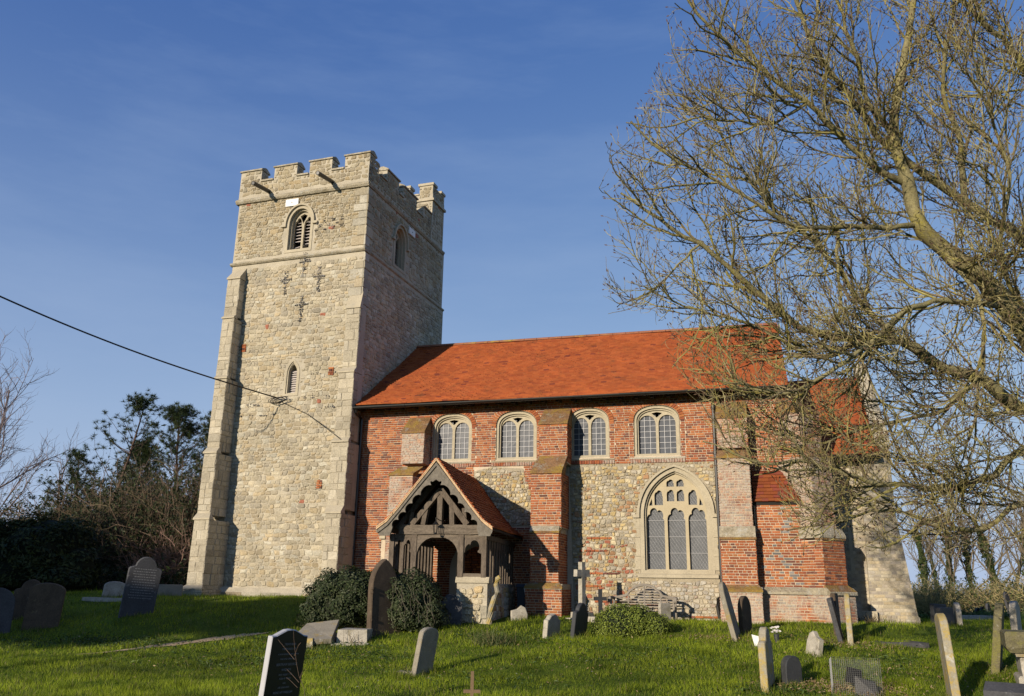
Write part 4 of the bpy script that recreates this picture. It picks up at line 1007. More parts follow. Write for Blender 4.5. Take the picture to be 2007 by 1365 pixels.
# ---- chancel
CH = frame((0, 1.2, 0), (1, 0, 0), (0, -1, 0))
mb = MB(); mb.box(CH, 1.0, 3.45, -5.6, -g, 0, 5.22); mb.build('chancel_wall', M['mortar'], church)
PALE = [(0.42, 0.36, 0.25), (0.46, 0.40, 0.29), (0.38, 0.32, 0.23), (0.35, 0.30, 0.23), (0.44, 0.36, 0.23), (0.31, 0.27, 0.22)]
PJ = 0.009
brick_fill(CH, [[(1.2, 0.7), (3.44, 0.7), (3.44, 5.2), (1.2, 5.2)]], 0.8, cols=PALE, dark=0, course=0.085, ln=0.26, mat='old_ashlar')
mb = MB(); mb.hexa([np.array(p) for p in ((1.0, 0.75, 5.1), (3.35, 0.75, 5.1), (3.35, 4.0, 8.0), (1.0, 4.0, 8.0), (1.0, 0.75, 5.2), (3.35, 0.75, 5.2), (3.35, 4.0, 8.1), (1.0, 4.0, 8.1))])
mb.hexa([np.array(p) for p in ((1.0, 4.0, 8.0), (3.35, 4.0, 8.0), (3.35, 7.2, 5.1), (1.0, 7.2, 5.1), (1.0, 4.0, 8.1), (3.35, 4.0, 8.1), (3.35, 7.2, 5.2), (1.0, 7.2, 5.2))]); mb.build('chancel_roof', M['dark'], church)
tile_fill((1.0, 0, 0), (1, 0, 0), [(0, 0.75, 5.24), (0, 4.0, 8.13)], 2.35, 0.8, dark=0.08)
gutter((1.3, 0.68, 5.16), (3.3, 0.68, 5.2), 0.06)
GE = frame((3.62, 0, 0), (0, 1, 0), (1, 0, 0))
mb = MB(); mb.prism(GE, [(1.2, 0), (6.8, 0), (6.8, 5.5), (4.0, 8.45), (1.1, 5.55), (1.1, 0)], -0.30, 0.0); gw = mb.build('chancel_gable', M['mortar'], church)
n_ = 9
for i in range(n_):
    cp = MB()
    t0, t1 = i / n_ + .01, (i + 1) / n_ - .01
    y0, z0 = 1.05 + 2.95 * t0, 5.55 + 2.95 * t0; y1, z1 = 1.05 + 2.95 * t1, 5.55 + 2.95 * t1; j_ = random.uniform(-.01, .01)
    cp.hexa([np.array(p) for p in ((3.28, y0, z0 - .04), (3.66, y0, z0 - .04), (3.66, y1, z1 - .04), (3.28, y1, z1 - .04), (3.28, y0, z0 + .10 + j_), (3.66, y0, z0 + .1 + j_), (3.66, y1, z1 + .1 + j_), (3.28, y1, z1 + .1 + j_))]); cp.build('coping', M['ashlar'], gw)
cp = MB(); cp.hexa([np.array(p) for p in ((3.28, 4.0, 8.4), (3.66, 4.0, 8.4), (3.66, 6.9, 5.5), (3.28, 6.9, 5.5), (3.28, 4.0, 8.54), (3.66, 4.0, 8.54), (3.66, 6.9, 5.64), (3.28, 6.9, 5.64))])
cp.build('coping', M['ashlar'], gw)
block_fill(frame((3.32, 0, 0), (0, -1, 0), (-1, 0, 0)), [[(-3.9, 8.1), (-1.1, 5.3), (-1.1, 5.55), (-3.9, 8.4)]], 0.1, course=0.2)
# south-east buttress of the chancel
palef = lambda fr, loops, c, v: brick_fill(frame(fr(0, c, 0), fr.u, fr.n), loops, v, cols=PALE, dark=0, course=0.085, ln=0.26, mat='old_ashlar')
def batter(z): return 3.44 + (5.3 - z) * 0.105
mb = MB(); mb.prism(frame((0, 1.05, 0), (1, 0, 0), (0, -1, 0)), [(2.75, 0.2), (batter(0.9) + .03, 0.2), (batter(0.9) + .02, 1.05), (batter(1.1), 1.1), (batter(3.0), 3.0), (batter(3.9) - .03, 4.1), (3.5, 5.45), (2.85, 5.45)], -0.9, -g)
sb = mb.build('buttress', M['mortar'], church)
brick_fill(frame((0, 1.05, 0), (1, 0, 0), (0, -1, 0)), [[(2.75, 0.75), (batter(0.9), 0.75), (batter(1.1), 1.1), (batter(3.0), 3.0), (batter(3.9) - .03, 4.1), (3.5, 5.4), (2.85, 5.4)]], 1.2, cols=PALE, dark=0.0, course=0.085, ln=0.26, mat='old_ashlar')
mb = MB(); mb.box(CH, 1.75, 2.9, -0.1, 0.32, 0.3, 1.2); mb.build('plinth', M['ashlar'], church)
string('string_course', [(CH, 1.2, 3.5, 0.0, 4.15, 4.25)])
# chancel window in the shade beside the buttress
wn = recessed_window(CH, 'chancel_window', 2.05, 0.7, 2.2, 3.3, 0.5, [opening(1.9, 0.24, 2.25, 3.2, 0.3), opening(2.2, 0.24, 2.25, 3.2, 0.3)], outer=0.08, depth=0.08)

# ---- porch
def bell(side, a): return None
PRW = 1.45
eave = [(0.0, 4.66), (0.53, 3.99), (0.91, 3.51), (1.2, 3.17), (1.46, 2.98)]
por = MB()
por.hexa([PORCH(-1.2, -3.95, 0), PORCH(1.2, -3.95, 0), PORCH(1.2, -3.9, 0), PORCH(-1.2, -3.9, 0), PORCH(-1.2, -3.95, 0.02), PORCH(1.2, -3.95, .02), PORCH(1.2, -3.9, .02), PORCH(-1.2, -3.9, .02)])
porch = por.build('porch', M['door'], church)
mb = MB()
for s in (-1, 1):
    for (a0, z0), (a1, z1) in zip(eave[:-1], eave[1:]):
        q = [PORCH(s * a0, 0, z0 - .05), PORCH(s * a1, 0, z1 - .05), PORCH(s * a1, -4.05, z1 - .05), PORCH(s * a0, -4.05, z0 - .05), PORCH(s * a0, 0, z0 + .0), PORCH(s * a1, 0, z1 + .0), PORCH(s * a1, -4.05, z1), PORCH(s * a0, -4.05, z0)]
        mb.hexa(q)
mb.build('roof', M['dark'], porch)
for s in (-1, 1):
    pr = [PU * (s * a) + np.array([0, 0, z + .01]) for a, z in reversed(eave)]
    tile_fill(PO - PN * 0.03, PN, [list(p) for p in pr], 4.05, 0.9 if s > 0 else 0.2, gauge=0.1)
# verge: pale edges of the tiles bedded along the gable
VTM = material('verge tile', (0.52, 0.36, 0.21), var=0.3, vscale=5)
for s in (-1, 1):
    E_ = np.array(eave); seg = np.hypot(*np.diff(E_, axis=0).T); cum = np.concatenate([[0], np.cumsum(seg)]); tt = np.arange(0, cum[-1] - .02, 0.10)
    for t in tt:
        a0, z0 = np.interp(t, cum, E_[:, 0]), np.interp(t, cum, E_[:, 1]); a1, z1 = np.interp(t + .115, cum, E_[:, 0]), np.interp(t + .115, cum, E_[:, 1])
        c1 = 0.055 + random.uniform(-.006, .008); b0 = .0; h = 0.030; vt = MB()
        vt.hexa([PORCH(s * a0, -.05, z0 - b0), PORCH(s * a1, -.05, z1 + .012), PORCH(s * a1, c1, z1 + .012), PORCH(s * a0, c1, z0 - b0), PORCH(s * a0, -.05, z0 + h), PORCH(s * a1, -.05, z1 + .012 + h), PORCH(s * a1, c1, z1 + .012 + h), PORCH(s * a0, c1, z0 + h)])
        vt.hexa([PORCH(s * a0, -.05, z0 - .04), PORCH(s * a1, -.05, z1 - .04), PORCH(s * a1, c1 - .01, z1 - .04), PORCH(s * a0, c1 - .01, z0 - .04), PORCH(s * a0, -.05, z0 - .002), PORCH(s * a1, -.05, z1 + .008), PORCH(s * a1, c1 - .01, z1 + .008), PORCH(s * a0, c1 - .01, z0 - .002)]); vt.build('verge_tile', VTM, porch)
# cusped bargeboards
for s in (-1, 1):
    E_ = np.array(eave); top = [(s * a, z - 0.05) for a, z in E_] ; top[0] = (0.0, 4.58)
    cusps = [(0.0, 4.16)]
    path = [(0.12, 4.02), (0.38, 3.78), (0.58, 3.58), (0.74, 3.36), (0.92, 3.18), (1.06, 3.0)]
    prev = (0.05, 4.07)
    for q in path:
        for i in range(1, 8):
            t = i / 8; mx_, mz = prev[0] + (q[0] - prev[0]) * t, prev[1] + (q[1] - prev[1]) * t
            nrm = np.array([(prev[1] - q[1]), (q[0] - prev[0])]); nrm = -nrm / np.hypot(*nrm) * -1; bul = 0.085 * math.sin(math.pi * t) ** 0.6
            cusps.append((mx_ + abs(nrm[0]) * bul, mz + abs(nrm[1]) * bul))
        cusps.append(q); prev = q
    cusps += [(1.12, 2.80), (1.40, 2.80)]
    out = top + [(s * a, z) for a, z in reversed(cusps)]
    out = top + [(s * 1.44, 2.92)] + [(s * a, z) for a, z in reversed(cusps)]
    mb = MB(); mb.prism(PORCH, out, -0.07, -0.005)
    mold = [(s * a, z - .06) for a, z in E_] + [(s * a * 0.985, z - .125) for a, z in reversed(E_)]
    mold[0] = (0.0, 4.58); mold[-1] = (0.0, 4.49)
    mb.prism(PORCH, mold, -0.01, 0.03)
    mb.build('bargeboard', M['grey_oak'], porch)
# truss of the open gable
c1 = -0.42; c0 = -0.60
def bar(name, p, q, wd, mat='oak', ca=c0, cb=c1, parent=None):
    p, q = np.array(p, float), np.array(q, float); d = q - p; d /= np.linalg.norm(d); nn = np.array([-d[1], d[0]]) * wd / 2
    mb = MB(); P = [p - nn, q - nn, q + nn, p + nn]
    mb.hexa([PORCH(a, ca, z) for a, z in P] + [PORCH(a, cb, z) for a, z in P]); return mb.build(name, M[mat], parent or porch)
mb = MB(); bp = [(-1.02, 3.09)] + [(a, 3.09 + .008 * math.sin(a * 5)) for a in np.linspace(-.8, .8, 7)] + [(1.02, 3.09), (1.02, 2.87)] + [(a, 2.865 + .012 * math.sin(a * 4 + 1)) for a in np.linspace(.8, -.8, 7)] + [(-1.02, 2.87)]
mb.prism(PORCH, list(reversed(bp)), c0, c1 + .03); mb.build('tie_beam', M['oak_h'], porch)
bar('strut', (0.0, 3.09), (0.0, 4.0), 0.13)
bar('strut', (-0.42, 3.09), (-0.34, 3.58), 0.11); bar('strut', (0.33, 3.09), (0.30, 3.6), 0.12); bar('strut', (0.66, 3.09), (0.62, 3.5), 0.10); bar('strut', (-0.75, 3.09), (-0.70, 3.4), 0.09)
bar('brace', (-0.70, 3.10), (-0.02, 3.93), 0.12, cb=c1 + .02); bar('brace', (0.72, 3.10), (0.02, 3.95), 0.14, cb=c1 + .025)
bar('principal_rafter', (-1.15, 3.0), (0, 4.45), 0.12, ca=-.72, cb=-.6); bar('principal_rafter', (1.15, 3.0), (0, 4.45), 0.12, ca=-.72, cb=-.6)
for a, wd in ((-1.2, 0.12), (-0.62, 0.13), (0.575, 0.14), (1.16, 0.12)): bar('post', (a, 0.9 if a < 0 else 1.84), (a, 2.87), wd, ca=c0 + .01, cb=c1 + .01)
bar('rail', (-1.25, 2.82), (1.2, 2.83), 0.09, 'oak_h', cb=c1 - .02)
mb = MB(); ar = arch_pts(1.06, 2.30, 0.50, 8, 2.2, -0.02); mb.prism(PORCH, [(-0.56, 2.2), (-0.55, 2.2)] + list(reversed(ar)) + [(0.51, 2.2), (0.52, 2.2), (0.52, 2.83), (-0.56, 2.83)], c0 + .04, c1 - .01); mb.build('arched_brace', M['oak_h'], porch)
# traceried side light beside the entrance
def foil_panel(a0, a1, fr, ca, cb, nm='tracery_panel'):
    xm = (a0 + a1) / 2; w_ = (a1 - a0); hb = [(a0 + .01, 2.44)]
    h = []
    for i in range(25):
        t = math.pi * i / 24; k = 0.62 + 0.38 * abs(math.sin(1.5 * t)) ** .6; h.append((xm + w_ * 0.44 * math.cos(t) * k, 2.47 + 0.27 * math.sin(t) * k))
    out = [(a0, 2.80), (a0, 2.40), (h[-1][0], 2.44)] + list(reversed(h)) + [(h[0][0], 2.44), (a1, 2.40), (a1, 2.80)]
    mb = MB(); mb.prism(fr, out, ca, cb); mb.build(nm, M['oak'], porch)
foil_panel(0.645, 1.10, PORCH, c0 + .06, c1 - .03)
foil_panel(-1.14, -0.91, PORCH, c0 + .06, c1 - .03); foil_panel(-0.91, -0.685, PORCH, c0 + .06, c1 - .03)
bar('mullion', (-0.915, 0.95), (-0.915, 2.6), 0.05, ca=c0 + .05, cb=c1 - .02)
bar('sill', (0.62, 1.895), (1.12, 1.895), 0.09, 'oak_h', cb=c1 - .01)
# side walls of the porch: plate, studs, dwarf walls
for s in (-1, 1):
    SF = frame(PORCH(s * 1.2, 0, 0), PN, PU * s)
    mb = MB(); mb.box(SF, 0.45, 3.98, -.08, .04, 2.74, 2.86); mb.build('wall_plate', M['oak'], porch)
    mb = MB(); mb.box(SF, 0.5, 3.98, -.18, .06, 0.3, 1.72); mb.build('dwarf_wall', M['mortar'], porch)
    if s > 0:
        rubble_fill(frame(SF(0, .07, 0), SF.u, SF.n), [[(0.5, .6), (3.9, .6), (3.9, 1.7), (0.5, 1.7)]], 0.05, seed=31, mat='flint', cols=FLINT_COLS, sh=.16, sw=.2)
    for a in np.arange(0.75, 3.9, 0.30):
        mb = MB(); mb.box(SF, a - .05, a + .05, -.09, .02, 1.72, 2.74); mb.build('baluster', M['oak'], porch)
        if s > 0:
            mb = MB(); mb.prism(frame(SF(0, -.02, 0), SF.u, SF.n), [(a + .03, 2.45), (a + .15, 2.62), (a + .27, 2.45), (a + .27, 2.74), (a + .03, 2.74)], -.03, .02); mb.build('tracery_panel', M['oak'], porch)
# front dwarf wall with pale cap
mb = MB(); mb.box(PORCH, 0.50 + g, 1.28 - g, -0.75, -0.40 - g, 0.2, 1.74); dw = mb.build('dwarf_wall', M['mortar'], porch)
rubble_fill(frame(PORCH(0, -.40, 0), PORCH.u, PORCH.n), [[(0.52, 0.62), (1.26, 0.62), (1.26, 1.73), (0.52, 1.73)]], 1.6, mat='stone', seed=32, sh=0.14, sw=0.18, bulge=0.04, joint=0.02, jz=0.35, cols=[(0.52, 0.44, 0.28), (0.48, 0.41, 0.28), (0.55, 0.48, 0.33), (0.47, 0.36, 0.2), (0.42, 0.39, 0.31)])
block_fill(frame(PORCH(0, -.395, 0), PORCH.u, PORCH.n), [[(1.1, 0.9), (1.29, 0.9), (1.29, 1.2), (1.1, 1.2)]], 1, c=.01); block_fill(frame(PORCH(0, -.395, 0), PORCH.u, PORCH.n), [[(0.5, 1.2), (0.66, 1.2), (0.66, 1.55), (0.5, 1.55)]], 1, c=.01)
mb = MB(); mb.prism(frame(PORCH(0.48, -.37, 0), -PORCH.n, PORCH.u), [(0.4, 1.72), (0.0, 1.72), (0.0, 1.78), (0.05, 1.86), (0.4, 1.86)], 0, 0.83); mb.build('capping', M['ashlar'], dw)
mb = MB(); mb.box(PORCH, -1.28, -0.58, -0.75, -0.40, 0.2, 1.74); mb.build('dwarf_wall', M['mortar'], porch)
# lantern hanging in front of the tie beam
ln_c = PORCH(0.06, -0.33, 3.0)
mb = MB(); mb.tube([PORCH(0.02, c1, 3.2), PORCH(-0.02, -0.2, 3.24), PORCH(-0.02, -0.2, 3.12)], 0.012, 6)
for dx in (-.05, .05):
    for dy in (-.05, .05): mb.tube([PORCH(-0.02 + dx, -0.2 + dy, 3.08), PORCH(-0.02 + dx * .6, -0.2 + dy * .6, 2.88)], 0.008, 5)
mb.tube([PORCH(-0.02, -0.2, 3.16), PORCH(-0.02, -0.2, 3.08)], [0.02, 0.085], 8); mb.tube([PORCH(-0.02, -0.2, 2.89), PORCH(-0.02, -0.2, 2.86)], 0.04, 8)
lt = mb.build('lantern', M['iron'], None, loc=PORCH(-0.02, -0.2, 2.95)); tag(lt, 'small black iron lantern hanging in front of the porch tie beam', 'lantern')

BRICKS.flush(church, 300)
STONES.flush(church, 300)
TILES.flush(church, 300)

# ------------------------------------------------------------------ GRAVES
def headstone(px, py, top, w_, t, style, phi, lean, mat, label, d=None, group=None, cat='headstone', front=None, side_mat=None, roll=0.0, sink=0.12):
    """stands where photo pixel (px, py) meets the turf; phi = degrees its face turns from east towards south; lean = (x, y) drift of the top per metre"""
    p = G(px, py) if d is None else at_depth(px, py, d)
    if d is not None: p = np.array([p[0], p[1], float(ground(p[0], p[1]))])
    dist = (p - CAM) @ _fw
    # height from the photo: where the vertical above p reaches row `top`
    lo_, hi_ = 0.05, 4.0
    up = np.array([lean[0], lean[1], 1.0]); up = up / np.linalg.norm(up)
    for _ in range(30):
        h = (lo_ + hi_) / 2; q = p + up * h - CAM; y = CY - F_PX * (q @ _u) / (q @ _fw)
        if y > top: lo_ = h
        else: hi_ = h
    n_ = np.array([math.cos(math.radians(phi)), -math.sin(math.radians(phi)), 0.0]); n_ = n_ - up * (n_ @ up); n_ /= np.linalg.norm(n_)
    u_ = np.cross(up, n_); hw_ = w_ / 2
    pts = []
    def arc(cx, cz, rx, rz, a0, a1, k=10): return [(cx + rx * math.cos(math.radians(a0 + (a1 - a0) * i / k)), cz + rz * math.sin(math.radians(a0 + (a1 - a0) * i / k))) for i in range(k + 1)]
    if style == 'round': top_ = arc(0, h - hw_, hw_, hw_, 0, 180, 14)
    elif style == 'flatround': top_ = arc(0, h - hw_ * .45, hw_, hw_ * .45, 0, 180, 14)
    elif style == 'shoulder': r_ = hw_ * .62; top_ = [(hw_, h - r_ * 1.25), (hw_ * .92, h - r_ * 1.1), (r_ * 1.02, h - r_ * .95)] + arc(0, h - r_, r_, r_, 8, 172, 12) + [(-r_ * 1.02, h - r_ * .95), (-hw_ * .92, h - r_ * 1.1), (-hw_, h - r_ * 1.25)]
    elif style == 'gothic': R_ = 2.0 * hw_; am_ = math.acos(.5); top_ = [(R_ * math.cos(am_ * i / 8) - hw_, h - hw_ * 1.73 + R_ * math.sin(am_ * i / 8)) for i in range(9)]; top_ += [(-a, z) for a, z in reversed(top_[:-1])]
    elif style == 'ogee': top_ = [(hw_, h - .085), (hw_ * .78, h - .078), (hw_ * .5, h - .040), (hw_ * .25, h - .008), (0, h), (-hw_ * .25, h - .008), (-hw_ * .5, h - .040), (-hw_ * .78, h - .078), (-hw_, h - .085)]
    elif style == 'peak': top_ = [(hw_, h - .14), (hw_ * .8, h - .12), (hw_ * .5, h - .04), (0, h), (-hw_ * .5, h - .04), (-hw_ * .8, h - .12), (-hw_, h - .14)]
    elif style == 'broken': top_ = [(hw_, h - .2), (hw_ * .7, h - .05), (hw_ * .2, h), (-hw_ * .3, h - .09), (-hw_, h - .13)]
    else: top_ = [(hw_, h - .02), (hw_ - .03, h), (-hw_ + .03, h), (-hw_, h - .02)]
    out = [(-hw_, -sink - .15), (hw_, -sink - .15)] + top_
    T = lambda a, c, z: p + u_ * a + n_ * c + up * z
    mb = MB(); ch = min(.012, t * .12); n = len(out)
    V = []; cx0 = np.array([0, h * .5])
    ins_ = [tuple(np.array(q) + (cx0 - np.array(q)) / np.linalg.norm(cx0 - np.array(q)) * ch * 1.3) for q in out]
    V = [T(a, -t / 2, z) for a, z in ins_] + [T(a, -t / 2 + ch, z) for a, z in out] + [T(a, t / 2 - ch, z) for a, z in out] + [T(a, t / 2, z) for a, z in ins_]
    F = [(k * n + i, k * n + (i + 1) % n, (k + 1) * n + (i + 1) % n, (k + 1) * n + i) for k in range(3) for i in range(n)]
    F += [tuple(range(n))[::-1], tuple(3 * n + i for i in range(n))]
    if side_mat:
        m0 = MB(); m0.add(V, F[:-1]); o = m0.build('headstone', M[side_mat], None, loc=p)
        m1 = MB(); k_ = [T(a * .995, t / 2 + .001, z if z < 0 else z - .004) for a, z in ins_] + [T(a * .995, t / 2 - .02, z if z < 0 else z - .004) for a, z in ins_]
        m1.add(k_, [tuple(range(n)), tuple(range(n, 2 * n))[::-1]] + [(i, (i + 1) % n, (i + 1) % n + n, i + n) for i in range(n)]); m1.build('polished_face', M[mat], o)
    else:
        mb.add(V, F); o = mb.build('headstone', M[mat], None, loc=p)
    tag(o, label, cat, group); return o, T, h
def lines_text(o, T, rows, c, mat='letters', size=0.04):
    """incised lettering on the face; rows of (text, height up the stone, size)"""
    for tx, z, s_ in rows:
        cu = bpy.data.curves.new('inscription', 'FONT'); cu.body = tx; cu.size = s_; cu.align_x = 'CENTER'; cu.extrude = 0.0008; cu.resolution_u = 2
        tmp = bpy.data.objects.new('tmp', cu); COL.objects.link(tmp); me = bpy.data.meshes.new_from_object(tmp.evaluated_get(bpy.context.evaluated_depsgraph_get())); bpy.data.objects.remove(tmp); bpy.data.curves.remove(cu)
        for v in me.vertices: q = T(v.co.x, c + v.co.z, z + v.co.y); v.co = Vector(q)
        me.materials.clear(); me.materials.append(M[mat]); me.name = 'inscription'; link('inscription', me, o)
# front left polished stone
o, T, h = headstone(541, 1400, 1233, 0.66, 0.088, 'ogee', 14, (0.085, 0.0), 'polished', 'polished black granite headstone with grey lettering nearest the camera at lower left', d=10.9, side_mat='granite_side')
lines_text(o, T, [('TREASURED', h - .20, .040), ('MEMORIES OF', h - .26, .040), ('A DEAR HUSBAND AND FATHER', h - .32, .026), ('DAD AND GRANDAD', h - .38, .028), ('BERTRAM GEORGE', h - .455, .045), ('WISDOM', h - .52, .042), ('DIED 28 JULY 1998', h - .575, .030), ('AGED 81 YEARS', h - .625, .030), ('AND', h - .68, .026), ('HIS DEAR WIFE', h - .735, .030), ('IRENE IVY WISDOM', h - .80, .040), ('TOGETHER AGAIN', h - .86, .026)], 0.055)
headstone(826, 1322, 1230, 0.50, 0.10, 'flatround', 14, (0.16, 0.0), 'grave', 'small grey round topped headstone leaning right, alone on the open lawn')
mb = MB(); pp = G(793, 1322); mb.hexa([pp + np.array(q) for q in ((-.16, -.06, -.05), (.16, -.04, -.05), (.14, .12, -.05), (-.14, .12, -.05), (-.14, -.05, .05), (.14, -.03, .045), (.13, .1, .05), (-.12, .1, .06))])
tag(mb.build('footstone', M['grave'], None, loc=pp), 'low flat stone block in the grass at the foot of the leaning round topped headstone', 'stone')
o, T, h = headstone(747, 1243, 1096, 0.72, 0.17, 'gothic', 26, (-0.02, 0.0), 'grave_brown', 'tall dark brown pointed gothic headstone with corner colonnettes before the ivy bush')
for s in (-1, 1):
    mb = MB(); mb.tube([T(s * 0.36, .07, -.05), T(s * 0.36, .07, .95)], 0.035, 8)
    for z in (0.02, .28, .86, .95): mb.tube([T(s * 0.36, .07, z), T(s * 0.36, .07, z + .05)], 0.05, 8)
    mb.build('colonnette', M['grave_brown'], o)
mb = MB(); mb.hexa([T(a, c, z) for a, c, z in ((-.42, -.13, -.1), (.42, -.13, -.1), (.42, .15, -.1), (-.42, .15, -.1), (-.42, -.13, .06), (.42, -.13, .06), (.42, .15, .06), (-.42, .15, .06))]); mb.build('base', M['grave_brown'], o)
headstone(1080, 1247, 1203, 0.52, 0.12, 'peak', 20, (0.08, 0), 'grave_pale', 'low pale sided headstone with dark green face, left of the black leaning one', side_mat=None)
headstone(1133, 1249, 1182, 0.55, 0.10, 'shoulder', 18, (0.12, 0), 'slate_dark', 'black slate headstone with shouldered top leaning right below the stone cross')
headstone(1444, 1251, 1141, 0.75, 0.10, 'round', 6, (-0.23, 0), 'grave', 'tall thin headstone seen edge on, leaning left in front of the downpipe')
headstone(1462, 1240, 1168, 0.55, 0.10, 'round', 20, (-0.01, 0), 'grave_brown', 'upright dark brown headstone just right of the left leaning edge on slab')
headstone(1506, 1350, 1229, 0.66, 0.115, 'shoulder', 10, (-0.015, 0), 'grave_gold', 'tall headstone with yellow lichen on its edge in the right foreground')
headstone(1553, 1345, 1285, 0.34, 0.13, 'round', 48, (0, 0), 'slate_dark', 'small black round topped stone behind and right of the yellow lichened headstone')
headstone(1595, 1284, 1238, 0.35, 0.12, 'broken', -35, (0.18, 0), 'grave_pale', 'small pale broken headstone leaning right on the lawn below the brick corner')
headstone(1650, 1260, 1172, 0.62, 0.09, 'flat', 8, (-0.19, 0), 'slate', 'blue grey slab leaning left against the brick corner buttress')
headstone(1643, 1246, 1163, 0.62, 0.10, 'flat', 10, (-0.02, 0), 'grave_brown', 'brown weathered headstone standing behind the blue grey leaning slab')
headstone(1668, 1263, 1163, 0.62, 0.105, 'round', 6, (0.0, 0), 'grave_gold', 'upright headstone with orange lichened top at the right of the brick corner')
headstone(1871, 1374, 1202, 0.68, 0.115, 'flatround', 4, (-0.05, 0), 'grave_gold', 'tallest white and yellow lichened headstone edge on in the right foreground')
headstone(1956, 1336, 1182, 0.72, 0.13, 'round', 16, (0.17, 0), 'moss_stone', 'large mossy brown headstone leaning right beside the chest tomb', d=14.6)
headstone(2000, 1300, 1178, 0.7, 0.12, 'flatround', 20, (0.04, 0), 'grave_pale', 'pale grey headstone behind the chest tomb at the right edge', d=16.5)
FAR = 'distant headstones in the churchyard beyond the church'
for (px, py, tp, w_, st, ln_, mt, lb, ph) in [
    (1813, 1195, 1168, .6, 'broken', (0.05, 0), 'grave_pale', 'far pale headstone in sun before the hedge, nearest the church wall', 30),
    (1841, 1222, 1184, .6, 'flat', (0.04, 0), 'slate_dark', 'far black square headstone in the church shadow, left of the sunlit one', 40),
    (1855, 1228, 1191, .6, 'flat', (0, 0), 'slate_dark', 'shorter dark headstone between the black square one and the sunlit one', 40),
    (1879, 1225, 1181, .62, 'round', (0, 0), 'grave_pale', 'far sunlit round topped headstone standing in front of the church shadow', 4),
    (1890, 1200, 1163, .7, 'round', (-0.08, 0), 'slate_dark', 'tall dark headstone behind the sunlit round topped one', 30),
    (1915, 1214, 1191, .6, 'round', (0.15, 0), 'slate_dark', 'leftmost and most tilted of three dark headstones in the shadow', 35),
    (1927, 1214, 1189, .6, 'round', (0, 0), 'slate_dark', 'middle of three dark headstones in the shadow', 30),
    (1939, 1215, 1183, .6, 'round', (0, 0), 'slate', 'rightmost of three headstones in the shadow, dark grey', 25),
    (1963, 1195, 1170, .6, 'flat', (-0.12, 0), 'slate', 'far slate headstone leaning left near the right hedge', 20),
    (1970, 1196, 1163, .6, 'flat', (0.03, 0), 'slate_dark', 'far black headstone upright near the right hedge', 25),
    (1984, 1215, 1160, .7, 'round', (-0.12, 0), 'slate', 'blue grey headstone leaning left behind the mossy leaning one', 30)]:
    headstone(px, py, tp, w_, .12, st, ph, ln_, mt, lb, group=FAR)
BIGSLATE = headstone(266, 1206, 1092, 0.80, 0.12, 'shoulder', 38, (0.10, 0), 'slate', 'large slate headstone with rounded head and inscription left of the tower')
o, T, h = headstone(223, 1170, 1140, 0.62, 0.10, 'flatround', 45, (0.08, 0), 'grave_pale', 'small pale round topped headstone behind the large slate one', )
def worn_lines(o, T, h, w_, t, n, mat='letters'):
    for k in range(n):
        z = h * .78 - k * h * .045; a = -w_ * (.30 + .08 * random.random()); mb = MB()
        while a < w_ * .32:
            l = random.uniform(.02, .07); mb.hexa([T(a, t / 2 + .0008, z), T(a + l, t / 2 + .0008, z), T(a + l, t / 2 + .0008, z + .016), T(a, t / 2 + .0008, z + .016), T(a, t / 2 + .002, z), T(a + l, t / 2 + .002, z), T(a + l, t / 2 + .002, z + .016), T(a, t / 2 + .002, z + .016)]); a += l + .018
        tag(mb.build('inscription_line', M[mat], o), kind='stuff')
worn_lines(*BIGSLATE, .80, .12, 12)
headstone(331, 1168, 1146, 0.7, 0.12, 'flat', 55, (0, 0), 'grave', 'low square grey gravestone beside the foot of the tower buttress')
headstone(78, 1232, 1143, 0.78, 0.14, 'flatround', 52, (0.08, 0), 'grave_brown', 'broad brown headstone in deep shade at the left')
headstone(50, 1212, 1136, 0.75, 0.12, 'shoulder', 50, (0.05, 0), 'grave_brown', 'shouldered grey headstone in shade behind the broad brown one')
headstone(-18, 1245, 1152, 0.75, 0.12, 'round', 40, (0.02, 0), 'slate', 'grey headstone with white lichen spots cut by the left edge')
headstone(882, 1216, 1164, 0.55, 0.09, 'shoulder', 70, (0, 0), 'slate', 'grey headstone propped in the shade of the porch opening', d=19.6)
headstone(1017, 1210, 1187, 0.42, 0.1, 'broken', 60, (0.03, 0), 'grave_pale', 'small rough pale stone in grass between porch and brick buttress', d=20.6)
headstone(1303, 1214, 1182, 0.35, 0.09, 'flat', 40, (0, 0), 'grave_pale', 'small square pale headstone standing before the curved bench', d=20.6)
headstone(1265, 1228, 1188, 0.2, 0.09, 'flat', 40, (0, 0), 'grave_pale', 'stub of a pale stone hidden behind the clipped green shrub', d=20.8)

# slab-edged graves
def kerb(p0, p1, wdt, mat, label, hgt=0.16):
    a, b_ = G(*p0), G(*p1); d = b_ - a; d[2] = 0; L = np.linalg.norm(d); d /= L; nn = np.array([-d[1], d[0], 0]); o = thing('grave_kerb', label, 'grave kerb', a)
    P = lambda s, t, z: a + d * s + nn * t + np.array([0, 0, z])
    for s0, s1, t0, t1 in ((0, L, 0, .12), (0, L, wdt - .12, wdt), (0, .12, .122, wdt - .122), (L - .12, L, .122, wdt - .122)):
        mb = MB(); mb.hexa([P(s0, t0, -.2), P(s1, t0, -.2), P(s1, t1, -.2), P(s0, t1, -.2), P(s0, t0, hgt), P(s1, t0, hgt), P(s1, t1, hgt), P(s0, t1, hgt)]); mb.build('kerb_stone', M[mat], o)
kerb((1730, 1266), (1822, 1272), 0.8, 'slate', 'dark slate grave kerb set in the lawn right of the brick corner', 0.07)
kerb((1915, 1216), (1975, 1217), 0.9, 'grave_pale', 'pale low grave kerb behind the tall foreground headstone', 0.22)
